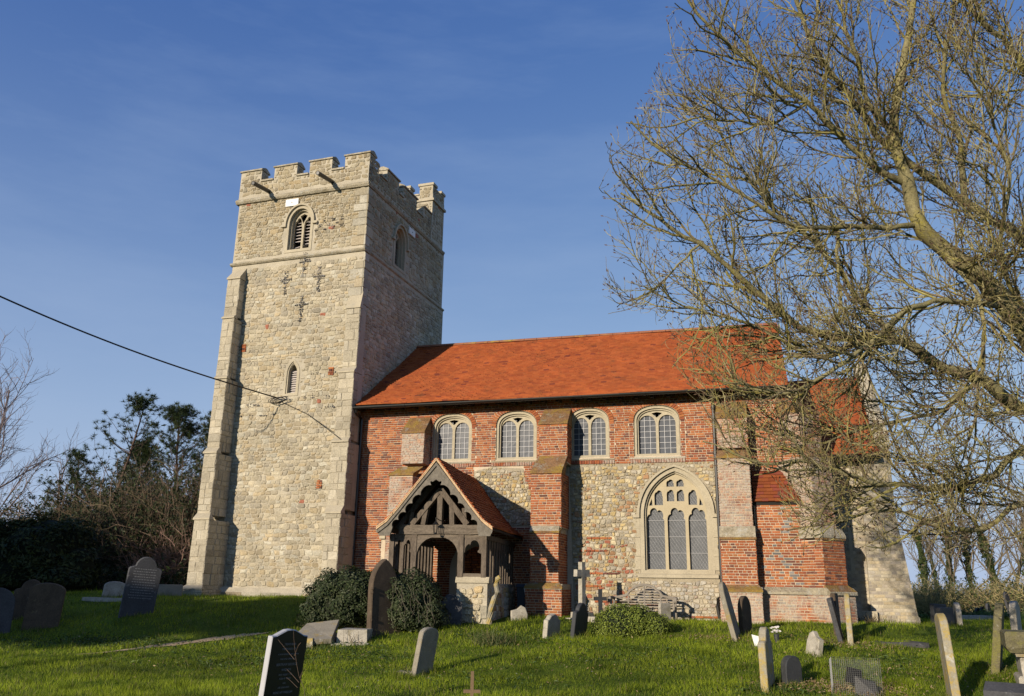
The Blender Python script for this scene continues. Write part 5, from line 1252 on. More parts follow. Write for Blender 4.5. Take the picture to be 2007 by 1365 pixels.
kerb((160, 1178), (258, 1180), 0.9, 'grave_pale', 'pale low grave kerb in shade left of the large slate headstone', 0.1)
kerb((1148, 1219), (1218, 1224), 0.9, 'grave_pale', 'pale stone grave kerb around the foot of the white cross', 0.12)

# crosses
def cross(px, py, top, d, s, arm, label, mat, azim=20, armz=0.78, base=False, aw=None):
    p = at_depth(px, py, d); p[2] = float(ground(p[0], p[1])); lo_, hi_ = .1, 4
    for _ in range(30):
        h = (lo_ + hi_) / 2; q = p + np.array([0, 0, h]) - CAM; y = CY - F_PX * (q @ _u) / (q @ _fw)
        if y > top: lo_ = h
        else: hi_ = h
    n_ = np.array([math.cos(math.radians(azim)), -math.sin(math.radians(azim)), 0]); u_ = np.array([-n_[1], n_[0], 0]); T = lambda a, c, z: p + u_ * a + n_ * c + np.array([0, 0, z])
    o = thing('cross', label, 'cross', p); aw = aw or s
    def bx(nm, a0, a1, c0, c1, z0, z1): m_ = MB(); m_.hexa([T(a0, c0, z0), T(a1, c0, z0), T(a1, c1, z0), T(a0, c1, z0), T(a0 * .97, c0 * .97, z1), T(a1 * .97, c0 * .97, z1), T(a1 * .97, c1 * .97, z1), T(a0 * .97, c1 * .97, z1)]); m_.build(nm, M[mat], o)
    bx('upright', -s / 2, s / 2, -s * .4, s * .4, -.1, h); bx('arm', -arm / 2, -s / 2 + .002, -s * .38, s * .38, h * armz - aw / 2, h * armz + aw / 2); bx('arm', s / 2 - .002, arm / 2, -s * .38, s * .38, h * armz - aw / 2, h * armz + aw / 2)
    if base: bx('base_block', -.22, .22, -.2, .2, -.1, .16); bx('base_block', -.32, .32, -.3, .3, -.15, .02)
cross(1141, 1222, 1102, 20.9, 0.15, 0.55, 'tall white stone cross on a stepped base in front of the rubble wall', 'grave_pale', 25, 0.80, True, 0.17)
cross(1177, 1215, 1155, 21.3, 0.09, 0.34, 'small dark cross standing against the rubble wall left of the clipped shrub', 'slate_dark', 60, 0.66)
cross(924, 1385, 1316, 11.7, 0.045, 0.24, 'plain brown wooden cross at the bottom edge of the lawn', 'wood_cross', 68, 0.44)

# chest tomb, right edge
tp = at_depth(2020, 1338, 13.2); tp[2] = float(ground(tp[0], tp[1])) - .1; tb = thing('chest_tomb', 'mossy chest tomb with thick overhanging slab at the right edge', 'tomb', tp)
TB = frame(tp, (0.98, -0.17, 0), (-0.17, -0.98, 0))
for nm, a0, a1, c0, c1, z0, z1, mt in (('plinth', -.16, 1.9, -.9, .05, -.2, .33, 'grave_pale'), ('side_panel', -.10, 1.85, -.85, .0, .33, .62, 'grave_pale'), ('cover_slab', -.28, 2.0, -1.0, .15, .68, 1.0, 'moss_stone'), ('moulding', -.16, 1.9, -.9, .05, .62, .68, 'grave')):
    mb = MB(); q = 0.05 if nm == 'cover_slab' else 0.01
    mb.hexa([TB(a0 + q, c0 + q, z0), TB(a1 - q, c0 + q, z0), TB(a1 - q, c1 - q, z0), TB(a0 + q, c1 - q, z0), TB(a0, c0, z0 + .08), TB(a1, c0, z0 + .08), TB(a1, c1, z0 + .08), TB(a0, c1, z0 + .08)]); mb.box(TB, a0, a1, c0, c1, z0 + .08, z1 - .03); mb.hexa([TB(a0, c0, z1 - .03), TB(a1, c0, z1 - .03), TB(a1, c1, z1 - .03), TB(a0, c1, z1 - .03), TB(a0 + .03, c0 + .03, z1), TB(a1 - .03, c0 + .03, z1), TB(a1 - .03, c1 - .03, z1), TB(a0 + .03, c1 - .03, z1)])
    mb.build(nm, M[mt], tb)
# slate desk stone, bottom right
sp_ = at_depth(1968, 1400, 9.4); sp_[2] = float(ground(sp_[0], sp_[1])); SF_ = frame(sp_, (0.94, -0.34, 0), (-0.34, -0.94, 0))
mb = MB(); mb.hexa([SF_(-.18, -.25, -.1), SF_(.7, -.25, -.1), SF_(.7, .1, -.1), SF_(-.18, .1, -.1), SF_(-.18, -.25, .68), SF_(.7, -.25, .68), SF_(.7, .0, .60), SF_(-.18, .0, .60)])
tag(mb.build('memorial_block', M['slate'], None, loc=sp_), 'smooth blue grey slate memorial block in the bottom right corner', 'memorial')

# collapsed tomb before the ivy, left of the gothic stone
tq = at_depth(630, 1228, 17.7); tq[2] = float(ground(tq[0], tq[1])); tt_ = thing('table_tomb', 'collapsed low stone tomb with tilted lid beneath the ivy', 'tomb', tq)
TT2 = frame(tq, (0.97, 0.24, 0), (0.24, -0.97, 0))
def slabs(nm, P, mt): m_ = MB(); m_.hexa([TT2(*q) for q in P]); m_.build(nm, M[mt], tt_)
def bxs(nm, a0, a1, c0, c1, z0, z1, mt, sk=.02): slabs(nm, [(a0, c0, z0), (a1, c0, z0), (a1, c1, z0), (a0, c1, z0), (a0 + sk, c0 + sk, z1), (a1 - sk, c0 + sk, z1 - .01), (a1 - sk, c1 - sk, z1), (a0 + sk, c1 - sk, z1 - .015)], mt)
bxs('side_panel', .32, .98, -.75, -.05, .06, .36, 'grave_pale'); bxs('base_slab', .22, 1.05, -.85, .08, -.2, .09, 'grave_pale')
bxs('end_panel', .02, .27, -.7, -.1, -.1, .26, 'grave_pale', .04)
slabs('tilted_lid', [(-.50, -.62, .34), (.22, -.66, .42), (.26, .12, .08), (-.62, .28, .02), (-.47, -.58, .44), (.22, -.62, .53), (.27, .17, .18), (-.60, .33, .11)], 'grave')
bxs('stone_block', -1.02, -.60, -.25, .28, -.3, .16, 'grave_gold', .08); bxs('stone_block', -.58, -.06, -.15, .30, -.3, .18, 'grave_gold', .04)

# curved wooden bench against the rubble wall
bp_ = np.array([-2.9, -0.62, 0.86]); bench = thing('garden_bench', 'silvered wooden bench with arched slatted back against the rubble wall', 'bench', bp_)
BF = frame((-2.9, -0.42, 0.82), (1, 0.0, 0), (0, -1, 0))
def bbar(nm, P, r_=0.025, seg=6): mb = MB(); mb.tube([BF(*q) for q in P], r_, seg); mb.build(nm, M['teak'], bench)
topc = [(-.86, 0, .60), (-.70, 0, .62), (-.48, 0, .66), (-.38, 0, .78), (-.2, 0, .90), (0, 0, .94), (.2, 0, .90), (.38, 0, .78), (.48, 0, .66), (.70, 0, .62), (.86, 0, .60)]
bbar('top_rail', topc, 0.035)
for a in (-.42, 0, .42): bbar('back_upright', [(a, 0, .4), (a, 0, .93 if a == 0 else .74)], 0.022)
for k in range(7):
    z = .46 + k * .065; hw_ = .82 if z < .6 else .36 + .0 * k; hw_ = hw_ if z < .72 else .36 * math.sqrt(max(0.05, 1 - ((z - .66) / .28) ** 2))
    mb = MB(); mb.box(BF, -hw_, hw_, -.012, .012, z - .012, z + .012); mb.build('slat', M['teak'], bench)
for k in range(6): mb = MB(); mb.box(BF, -.82, .82, .08 + k * .075, .13 + k * .075, .385, .41); mb.build('slat', M['teak'], bench)
for s in (-1, 1):
    bbar('leg', [(s * .8, 0, -.1), (s * .8, 0, .6)], .032); bbar('leg', [(s * .8, .48, -.1), (s * .8, .48, .58)], .032)
    bbar('armrest', [(s * .8, 0, .6), (s * .84, .2, .62), (s * .84, .46, .60), (s * .84, .54, .52)], .035)
    mb = MB(); mb.tube([BF(s * .84 - .04, .5, .56), BF(s * .84 + .04, .5, .56)], .075, 12); mb.build('scroll', M['teak'], bench)

# odds and ends
sn = G(964, 1216); sn = at_depth(957, 1216, 18.6); sn[2] = float(ground(sn[0], sn[1]))
mb = MB(); q = lambda px, py: at_depth(px, py, 18.6)
mb.tube([q(958, 1222), q(962, 1195), q(969, 1172), q(975, 1160), q(972, 1146), q(975, 1135), q(980, 1131)], [.075, .065, .06, .062, .055, .06, .05], 9)
tag(mb.build('dead_tree_stem', M['grave_gold'], None, loc=sn), 'crooked bare dead stem standing in front of the porch side wall', 'tree stump')
bn = at_depth(1033, 1205, 22.3); BNF = frame((bn[0], bn[1], float(ground(bn[0], bn[1]))), PU, -PN)
mb = MB(); mb.hexa([BNF(a, c, z) for a, c, z in ((-.2, -.2, 0), (.2, -.2, 0), (.2, .2, 0), (-.2, .2, 0), (-.25, -.25, .72), (.25, -.25, .72), (.25, .25, .72), (-.25, .25, .72))])
bin_ = mb.build('water_butt', M['bin'], None, loc=BNF(0, 0, 0)); tag(bin_, 'dark blue grey water butt in the shade between porch and buttress', 'water butt')
mb = MB(); mb.hexa([BNF(a, c, z) for a, c, z in ((-.28, -.28, .721), (.28, -.28, .721), (.28, .28, .721), (-.28, .28, .721), (-.24, -.24, .80), (.24, -.24, .80), (.24, .24, .80), (-.24, .24, .80))]); mb.build('lid', M['bin'], bin_)
mb = MB(); mb.add([BNF(-.05, .262, .70), BNF(.09, .262, .70), BNF(.05, .262, .52), BNF(-.01, .262, .50), BNF(-.05, .256, .70), BNF(.09, .256, .70), BNF(.05, .256, .52), BNF(-.01, .256, .50)], [(0, 1, 2, 3), (7, 6, 5, 4)]); mb.build('notice', M['white'], bin_)
# overhead cable
pA = TOWER_S(2.34, 0.12, 7.30); pB = at_depth(0, 558, 21.0); far = pB + (pB - pA) * 0.45
mb = MB(); pts = []
for i in range(33):
    t = i / 32; p = far * (1 - t) + pA * t; p[2] -= 0.35 * math.sin(math.pi * t) - 0.0; pts.append(p)
mb.tube(pts, 0.022, 6); o = mb.build('overhead_cable', M['iron'], None, loc=pA); tag(o, 'black overhead cable running from the left edge to the tower below its small window', 'cable')
mb = MB()
for k in range(5):
    c_ = TOWER_S(2.25 + .05 * k, 0.1, 7.24); r_ = 0.20 + .03 * random.random(); mb.tube([c_ + TX * (r_ * 1.3 * math.cos(a)) + np.array([0, -.02 * k, r_ * .45 * math.sin(a + k * .2)]) for a in np.linspace(0, 6.28, 20)], 0.009, 5, cap=False)
mb.build('cable_coil', M['iron'], o)
mb = MB(); mb.tube([TOWER_S(2.4, .06, 7.2), TOWER_S(3.4, .05, 6.75), TOWER_S(4.45, .30, 6.1), TOWER_S(5.0, .45, 5.75)], 0.011, 5); mb.build('wall_cable', M['iron'], o)
# flowers, plaque, animal-proof cage
fp = at_depth(1523, 1262, 16.9); fp[2] = float(ground(fp[0], fp[1])); fl = thing('flower_vase', 'bunch of white flowers in a dark pot near the edge on headstones', 'flowers', fp)
mb = MB(); mb.tube([fp + np.array([0, 0, -.03]), fp + np.array([0, 0, .14])], [.045, .06], 10); mb.build('pot', M['slate_dark'], fl)
mb = MB(); st = MB()
for k in range(16):
    a, r_ = random.uniform(0, 6.28), random.uniform(0, .11); c_ = fp + np.array([r_ * math.cos(a), r_ * math.sin(a), .22 + random.uniform(-.04, .07)])
    for m_ in range(5):
        b_ = m_ * 1.256; e = np.array([math.cos(b_), math.sin(b_) * .5, .5 * math.sin(b_)]) * .022; f_ = np.array([-math.sin(b_), .6, .5 * math.cos(b_)]) * .012; mb.add([c_, c_ + e - f_, c_ + e * 1.5, c_ + e + f_], [(0, 1, 2, 3)])
    st.tube([fp + np.array([0, 0, .1]), c_], .003, 4)
tag(mb.build('petals', M['flower'], fl), kind='stuff'); st.build('stems', M['slate_dark'], fl)
wp = at_depth(1483, 1266, 16.6); wp[2] = float(ground(wp[0], wp[1]))
mb = MB(); WF = frame(wp, (0.99, 0.1, 0), (0.1, -0.99, 0)); mb.hexa([WF(-.04, 0, 0), WF(.09, 0, 0), WF(.09, .05, 0), WF(-.04, .05, 0), WF(-.09, 0, .22), WF(.04, 0, .19), WF(.04, .05, .19), WF(-.09, .05, .22)])
tag(mb.build('memorial_card', M['white'], None, loc=wp), 'small bright white tablet in grass left of the gold lichened headstone', 'memorial')
cg = at_depth(1682, 1372, 12.9); cg[2] = float(ground(cg[0], cg[1])); CF = frame(cg, (0.99, -0.12, 0), (-0.12, -0.99, 0)); cage = thing('wire_cage', 'square galvanised wire mesh cage over a grave at lower right', 'cage', cg)
for nm, o_, ax, L, c in (('front_mesh', .32, 0, .72, .30), ('back_mesh', 0, 0, .72, -.30)):
    mb = MB()
    for k in range(25): a = -.36 + k * .03; mb.tube([CF(a, c, -.05), CF(a, c, .52)], .0010, 3, cap=False)
    for k in range(19): z = k * .029; mb.tube([CF(-.36, c, z), CF(.36, c, z)], .0010, 3, cap=False)
    mb.build(nm, M['wire'], cage)
for nm, a in (('side_mesh', -.36), ('side_mesh', .36)):
    mb = MB()
    for k in range(21): c = -.30 + k * .03; mb.tube([CF(a, c, -.05), CF(a, c, .52)], .0010, 3, cap=False)
    for k in range(19): z = k * .029; mb.tube([CF(a, -.3, z), CF(a, .3, z)], .0010, 3, cap=False)
    mb.build(nm, M['wire'], cage)
mb = MB(); hx = [(.20, .0), (-.06, .16), (-.02, .02)]
mb.hexa([CF(a, c, z) for a, c, z in ((-.18, -.1, .18), (.05, -.16, .12), (.09, .06, .14), (-.15, .1, .20), (-.13, -.1, .40), (.06, -.12, .36), (.09, .06, .37), (-.09, .1, .41))])
mb.hexa([CF(a, c, z) for a, c, z in ((-.04, -.16, -.02), (.30, -.2, -.02), (.32, .12, -.02), (-.03, .12, .0), (-.02, -.12, .27), (.27, -.14, .17), (.27, .08, .18), (-.02, .08, .29))])
o = mb.build('black_sack', M['black_plastic'], None, loc=cg); tag(o, 'crumpled black plastic pot lying inside the wire mesh cage', 'pot')

# ------------------------------------------------------------------ VEGETATION
def leaves_mesh(name, P, Nn, size, cols, mat, rng, aspect=1.5, bend=0.35, parent=None, loc=None):
    """a folded two-triangle leaf at every point"""
    n = len(P); Nn = Nn / (np.linalg.norm(Nn, axis=1, keepdims=True) + 1e-9); r_ = rng.normal(size=(n, 3)); T1 = np.cross(Nn, r_); T1 /= np.linalg.norm(T1, axis=1, keepdims=True) + 1e-9; T2 = np.cross(Nn, T1)
    s = (size * rng.uniform(.6, 1.3, n))[:, None]; V = np.zeros((n, 4, 3))
    V[:, 0] = P - T1 * s * aspect; V[:, 1] = P - T2 * s * .6 + Nn * s * bend; V[:, 2] = P + T1 * s * aspect; V[:, 3] = P + T2 * s * .6 + Nn * s * bend
    F = np.concatenate([np.arange(n)[:, None] * 4 + np.array([0, 1, 2]), np.arange(n)[:, None] * 4 + np.array([0, 2, 3])])
    return link(name, mesh_from(name, V.reshape(-1, 3), [F], mat, np.repeat(cols, 4, 0)), parent, loc)
def pick(cols, n, rng, lo=.7, hi=1.3): c = np.array(cols); return c[rng.integers(0, len(c), n)] * rng.uniform(lo, hi, (n, 1))
def blob_points(rng, n, centers, radii, shell=0.35):
    k = rng.integers(0, len(centers), n); w_ = np.array([r_[0] * r_[2] for r_ in radii]); k = rng.choice(len(centers), n, p=w_ / w_.sum())
    d = rng.normal(size=(n, 3)); d /= np.linalg.norm(d, axis=1, keepdims=True); r_ = 1 - shell * rng.random((n, 1)) ** 1.5
    C_ = np.array(centers)[k]; R_ = np.array(radii)[k]; return C_ + d * R_ * r_, d / R_
# clipped green shrub in front of the great window
def px_at(px, py, D): p = at_depth(px, py, D); return p
rng = np.random.default_rng(5)
c1_ = px_at(1220, 1222, 18.4); c2_ = px_at(1284, 1230, 18.2)
cen_, rad_ = [c1_, c2_, c1_ + np.array([-.25, .1, -.12]), c1_ + np.array([.35, 0, .02])], [(.60, .55, .42), (.38, .45, .32), (.46, .5, .36), (.4, .5, .38)]
P_, N_ = blob_points(rng, 16000, cen_, rad_, .3); P_ += rng.normal(0, .012, P_.shape); cl = np.sin(P_[:, :1] * 23) * np.sin(P_[:, 2:] * 27) * .03 ; P_ += N_ * cl * .3
ok = P_[:, 2] > ground(P_[:, 0], P_[:, 1]) - .02; P_, N_ = P_[ok], N_[ok]
shr = thing('clipped_shrub', 'low rounded bright green clipped shrub in front of the great window', 'shrub', np.array([c1_[0], c1_[1], float(ground(c1_[0], c1_[1]))]))
leaves_mesh('foliage', P_, N_ + rng.normal(0, .8, N_.shape), .021, pick([(0.16, 0.20, 0.03), (0.20, 0.24, 0.04), (0.09, 0.125, 0.02)], len(P_), rng), M['leaf'], rng, aspect=1.1, parent=shr)
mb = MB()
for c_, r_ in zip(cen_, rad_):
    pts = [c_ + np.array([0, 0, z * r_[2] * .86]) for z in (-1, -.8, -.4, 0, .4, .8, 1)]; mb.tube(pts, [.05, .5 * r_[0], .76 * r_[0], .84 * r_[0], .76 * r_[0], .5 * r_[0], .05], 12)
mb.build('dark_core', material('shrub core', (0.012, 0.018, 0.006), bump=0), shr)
# ivy-smothered mass before the porch
cI = [px_at(690, 1150, 19.3), px_at(790, 1195, 18.95), px_at(842, 1188, 19.2), px_at(845, 1215, 19.0), px_at(785, 1160, 19.3), px_at(620, 1200, 19.2), px_at(735, 1158, 19.5), px_at(735, 1185, 19.3), px_at(655, 1160, 19.4), px_at(705, 1155, 19.4), px_at(765, 1158, 19.4), px_at(815, 1170, 19.3), px_at(812, 1205, 19.1), px_at(632, 1178, 19.3), px_at(690, 1175, 19.2), px_at(760, 1195, 19.2), px_at(660, 1195, 19.1)]
rI = [(.7, .5, .42), (.5, .4, .55), (.34, .4, .45), (.34, .4, .4), (.6, .5, .48), (.42, .4, .4), (.65, .5, .5), (.65, .5, .5), (.6, .5, .5), (.55, .5, .46), (.6, .5, .5), (.50, .5, .55), (.55, .5, .50), (.45, .45, .45), (.65, .5, .5), (.6, .5, .5), (.6, .4, .4)]
P_, N_ = blob_points(rng, 52000, cI, rI, .42); P_ += (N_ / (np.linalg.norm(N_, axis=1, keepdims=True) + 1e-9)) * (.07 * np.sin(P_[:, :1] * 9 + 2 * np.sin(P_[:, 2:] * 7)) + .05 * np.sin(P_[:, 2:] * 17 + P_[:, :1] * 13))
ok = P_[:, 2] > ground(P_[:, 0], P_[:, 1]) - .02; P_, N_ = P_[ok], N_[ok]
ivy = thing('ivy_bush', 'dark ivy smothered mound between the porch and the collapsed tomb', 'bush', np.array([cI[2][0], cI[2][1], float(ground(cI[2][0], cI[2][1]))]))
N_[:, 2] += .3
leaves_mesh('foliage', P_, N_ + rng.normal(0, .35, N_.shape), .034, pick([(0.028, 0.042, 0.014), (0.04, 0.055, 0.02), (0.055, 0.07, 0.028), (0.07, 0.08, 0.04), (0.022, 0.034, 0.012)], len(P_), rng), M['leaf'], rng, aspect=1.0, parent=ivy)
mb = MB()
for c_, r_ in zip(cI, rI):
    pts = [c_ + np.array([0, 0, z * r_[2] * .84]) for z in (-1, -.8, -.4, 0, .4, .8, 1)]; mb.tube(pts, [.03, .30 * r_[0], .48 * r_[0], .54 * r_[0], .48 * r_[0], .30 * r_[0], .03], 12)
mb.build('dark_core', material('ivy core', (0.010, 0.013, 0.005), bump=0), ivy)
mb = MB()
for k in range(14):
    p = px_at(random.uniform(765, 855), random.uniform(1130, 1165), 18.62 + random.uniform(-.1, .1)); pts = [p]
    for j in range(6): p = p + np.array([random.uniform(-.05, .09), random.uniform(-.03, .03), -random.uniform(.08, .16)]); pts.append(p)
    mb.tube(pts, .004, 4)
mb.build('trailing_stems', material('ivy stem', (0.12, 0.105, 0.075), bump=0), ivy)

# --- branching generator
def polytubes(L, sides=4):
    """L: list of (pts (m,3), rad (m,), col) -> arrays"""
    groups = {}
    for pts, rad, col in L: groups.setdefault(len(pts), []).append((pts, rad, col))
    VV = []; FF = []; CC = []; off = 0
    for m_, it in groups.items():
        P = np.array([i[0] for i in it]); R_ = np.array([i[1] for i in it]); C_ = np.array([i[2] for i in it]); n = len(P)
        T = np.zeros_like(P); T[:, 1:-1] = P[:, 2:] - P[:, :-2]; T[:, 0] = P[:, 1] - P[:, 0]; T[:, -1] = P[:, -1] - P[:, -2]; T /= np.linalg.norm(T, axis=2, keepdims=True) + 1e-9
        ref = np.where(np.abs(T[..., 2:3]) < .9, np.array([0, 0, 1.]), np.array([1., 0, 0])); A = np.cross(T, ref); A /= np.linalg.norm(A, axis=2, keepdims=True) + 1e-9; B = np.cross(T, A)
        an = np.arange(sides) * 2 * math.pi / sides; V = P[:, :, None] + R_[:, :, None, None] * (np.cos(an)[None, None, :, None] * A[:, :, None] + np.sin(an)[None, None, :, None] * B[:, :, None])
        VV.append(V.reshape(-1, 3)); CC.append(np.repeat(C_, m_ * sides, 0)); b = off + np.arange(n)[:, None, None, None] * (m_ * sides); i = np.arange(m_ - 1)[None, :, None, None] * sides; k = np.arange(sides)[None, None, :, None]; k2 = (k + 1) % sides
        q = np.concatenate([b + i + k, b + i + k2, b + i + sides + k2, b + i + sides + k], -1); FF.append(q.reshape(-1, 4)); off += n * m_ * sides
    return np.concatenate(VV), FF, np.concatenate(CC)
def unit(v): return v / (np.linalg.norm(v) + 1e-9)
def grow(rng, p, d, L, r0, r1, segs, up=0.25, wob=0.22):
    pts = [p]; d = unit(d)
    for i in range(segs):
        d = unit(d + np.array([0, 0, up / segs]) + rng.normal(0, wob / math.sqrt(segs), 3)); pts.append(pts[-1] + d * L / segs)
    return np.array(pts), np.linspace(r0, r1, segs + 1)
def side_dir(rng, t, ang):
    r_ = rng.normal(size=3); s = unit(r_ - t * (r_ @ t)); return unit(t * math.cos(ang) + s * math.sin(ang))
def branch_out(rng, out, limb, levels, cols, keep=None):
    """limb (pts, rad); levels: list of (spacing, length, radius, segs, angle, up, start)"""
    pts, rad = limb
    if not levels: return
    sp, Ln, r_, segs, ang, upk, st = levels[0]
    seg = np.linalg.norm(np.diff(pts, axis=0), axis=1); tot = seg.sum(); cum = np.concatenate([[0], np.cumsum(seg)]); s = tot * st + rng.uniform(0, sp)
    while s < tot:
        i = min(np.searchsorted(cum, s, 'right') - 1, len(seg) - 1); p = pts[i] + (pts[i + 1] - pts[i]) * (s - cum[i]) / seg[i]; t = unit(pts[i + 1] - pts[i])
        l = Ln * rng.uniform(.5, 1.25) * (1 - .35 * s / tot); d = side_dir(rng, t, ang * rng.uniform(.7, 1.3)); q = grow(rng, p, d, l, min(r_, rad[i] * .8), r_ * .34, segs, upk, .42)
        if keep is None or keep(q[0][-1]):
            out.append((q[0], q[1], cols[rng.integers(0, len(cols))] * rng.uniform(.7, 1.2))); branch_out(rng, out, q, levels[1:], cols, keep)
        s += sp * rng.uniform(.6, 1.4)
BK = np.array([(0.24, 0.205, 0.085), (0.15, 0.12, 0.065), (0.29, 0.255, 0.13), (0.19, 0.15, 0.085), (0.26, 0.23, 0.08)])
rng = np.random.default_rng(21)
LIMBS = [  # (px, py, depth) along each limb, radius start, end
    ([(2120, 900, 15.5), (2060, 740, 15.2), (1990, 620, 15), (1925, 550, 15), (1850, 490, 15), (1800, 435, 15), (1775, 350, 15.2), (1752, 260, 15.4), (1765, 150, 15.6), (1790, 20, 16), (1800, -120, 16.3)], .24, .05),
    ([(1800, 440, 15), (1740, 446, 14.7), (1690, 445, 14.4), (1620, 446, 14), (1560, 440, 13.8), (1480, 400, 13.6), (1400, 350, 13.5), (1300, 300, 13.4), (1235, 240, 13.3)], .075, .02),
    ([(1775, 360, 15.2), (1720, 330, 15), (1640, 262, 14.8), (1580, 200, 14.6), (1500, 140, 14.4), (1420, 80, 14.2), (1350, 0, 14), (1330, -70, 14)], .085, .02),
    ([(2100, 830, 15.5), (2000, 800, 15.2), (1920, 742, 15), (1850, 722, 14.8), (1765, 668, 14.6), (1690, 666, 14.4), (1600, 655, 14.2), (1520, 605, 14), (1450, 545, 13.8), (1370, 480, 13.7), (1290, 430, 13.6), (1215, 380, 13.6)], .17, .025),
    ([(1960, 600, 15), (1900, 594, 14.2), (1830, 592, 13.8), (1770, 612, 13.5), (1720, 660, 13.3), (1660, 705, 13), (1600, 745, 12.9), (1540, 770, 12.8), (1450, 760, 12.8), (1395, 745, 12.8)], .075, .018),
    ([(2090, 560, 16), (2000, 465, 16), (1945, 430, 16), (1890, 395, 15.9), (1800, 335, 15.6), (1720, 265, 15.4), (1660, 180, 15.2), (1600, 100, 15), (1560, 0, 15), (1540, -80, 15)], .14, .03),
    ([(2080, 240, 15.5), (2007, 135, 15.3), (1965, 80, 15.2), (1900, 20, 15), (1850, -60, 15)], .10, .04),
    ([(2110, 960, 14.5), (2020, 880, 14), (1950, 930, 13.8), (1880, 952, 13.5), (1790, 955, 13.2), (1700, 945, 13), (1640, 922, 12.9), (1570, 905, 12.8), (1500, 912, 12.7), (1440, 890, 12.7), (1380, 860, 12.7)], .085, .016),
    ([(2090, 1000, 14.5), (2007, 985, 14), (1930, 1035, 13.8), (1860, 1035, 13.5), (1790, 1010, 13.4), (1730, 1000, 13.3), (1660, 1020, 13.2), (1590, 1040, 13.1)], .07, .014),
    ([(1765, 668, 14.6), (1700, 610, 14.8), (1640, 530, 15), (1590, 470, 15), (1530, 420, 15.1), (1450, 330, 15.1), (1400, 240, 15.2), (1350, 170, 15.2)], .07, .02),
    ([(1690, 666, 14.4), (1620, 700, 14.2), (1570, 690, 14), (1500, 650, 13.8), (1420, 620, 13.7), (1340, 600, 13.6), (1260, 560, 13.6)], .06, .016),
    ([(1850, 490, 15), (1900, 560, 14.2), (1930, 640, 13.8), (1920, 760, 13.5), (1900, 860, 13.2), (1860, 960, 13)], .06, .016),
    ([(1640, 446, 14.2), (1640, 520, 13.9), (1650, 600, 13.7), (1690, 700, 13.5), (1730, 790, 13.4), (1790, 860, 13.2)], .04, .014),
    ([(1752, 260, 15.4), (1700, 200, 15.2), (1680, 120, 15), (1650, 30, 14.8), (1630, -60, 14.8)], .07, .03),
    ([(1890, 395, 15.9), (1880, 280, 15.6), (1850, 180, 15.4), (1860, 60, 15.2), (1880, -50, 15)], .08, .03),
    ([(2040, 640, 14.5), (1980, 560, 14), (1960, 470, 13.8), (1980, 380, 13.6), (1960, 280, 13.5), (1930, 180, 13.4), (1900, 90, 13.3)], .06, .02),
    ([(1920, 742, 15), (1860, 800, 14.6), (1800, 820, 14.2), (1730, 830, 14), (1660, 850, 13.8), (1600, 870, 13.7), (1540, 850, 13.6)], .055, .016),
    ([(1580, 200, 14.6), (1520, 240, 14.4), (1450, 240, 14.2), (1380, 230, 14), (1300, 250, 13.9), (1225, 240, 13.9)], .04, .014),
    ([(1370, 480, 13.7), (1330, 520, 13.6), (1290, 560, 13.6), (1245, 590, 13.6)], .03, .012),
]
def tx_keep(q):
    v = q - CAM; z = v @ _fw; x = CX + F_PX * (v @ _r) / z; y = CY - F_PX * (v @ _u) / z
    edge = 1180 + 0.00 * y
    if y < 240: edge = 1310 - (y - 0) * .15 if y < 120 else 1290 - (y - 120) * .5
    if y > 620: edge = 1270 + (y - 620) * .42
    if y > 940: edge = 1520
    if y > 1095: return False
    return x > edge and v[1] < 22
tree_out = []; limbs = []
for P_, r0, r1 in LIMBS:
    W_ = np.array([at_depth(*q) for q in P_]); t = np.arange(len(W_)); tt = np.linspace(0, len(W_) - 1, (len(W_) - 1) * 3 + 1)
    # smooth through the points (Catmull-Rom)
    Wp = np.vstack([2 * W_[0] - W_[1], W_, 2 * W_[-1] - W_[-2]]); S = []
    for s in tt:
        i = min(int(s), len(W_) - 2); u_ = s - i; p0, p1, p2, p3 = Wp[i:i + 4]; S.append(.5 * ((2 * p1) + (-p0 + p2) * u_ + (2 * p0 - 5 * p1 + 4 * p2 - p3) * u_ ** 2 + (-p0 + 3 * p1 - 3 * p2 + p3) * u_ ** 3))
    S = np.array(S) + rng.normal(0, .018, (len(S), 3)); limbs.append((S, np.linspace(r0 * (.95 if r0 > .2 else .72), r1 * .7, len(S)) * (1 + .10 * np.sin(np.arange(len(S)) * 1.9))))
lv = [(0.215, 1.9, .023, 10, .66, .36, .04), (0.155, .85, .0120, 8, .74, .50, .06), (0.125, .36, .0070, 5, .75, .60, .12)]
for l in limbs: branch_out(rng, tree_out, l, lv, BK, tx_keep)
tree_pt = np.array([6.3, -8.6, 0.25])
tree = thing('bare_tree', 'large bare tree with yellow lichened spreading branches overhanging the chancel from the right', 'tree', tree_pt)
tj = at_depth(2120, 900, 15.5); trunk = [(np.array([tree_pt + np.array([0, 0, -.3]), tree_pt + np.array([-.05, 0, .8]), tree_pt + np.array([0, .1, 1.8]), tj + np.array([.25, 0, -.3]), tj + np.array([0, 0, .3])]), np.array([.62, .5, .45, .40, .3]), BK[0])]
for k in (3, 7, 8, 5):
    trunk.append((np.array([tree_pt + np.array([0, 0, 1.6]), limbs[k][0][0] * .5 + (tree_pt + np.array([0, 0, 2.4])) * .5, limbs[k][0][0], limbs[k][0][1], limbs[k][0][2]]), np.array([.3, .26, .22, .18, .16]) * (1 if k in (3, 5) else .6), BK[1]))
V, F, C_ = polytubes(trunk, 12); link('trunk', mesh_from('trunk', V, F, M['bark'], C_, smooth=True), tree)
for S, R_ in limbs: V, F, C_ = polytubes([(S, R_, np.array((0.215, 0.19, 0.095)))], 8); link('limb', mesh_from('limb', V, F, M['bark'], C_, smooth=True), tree)
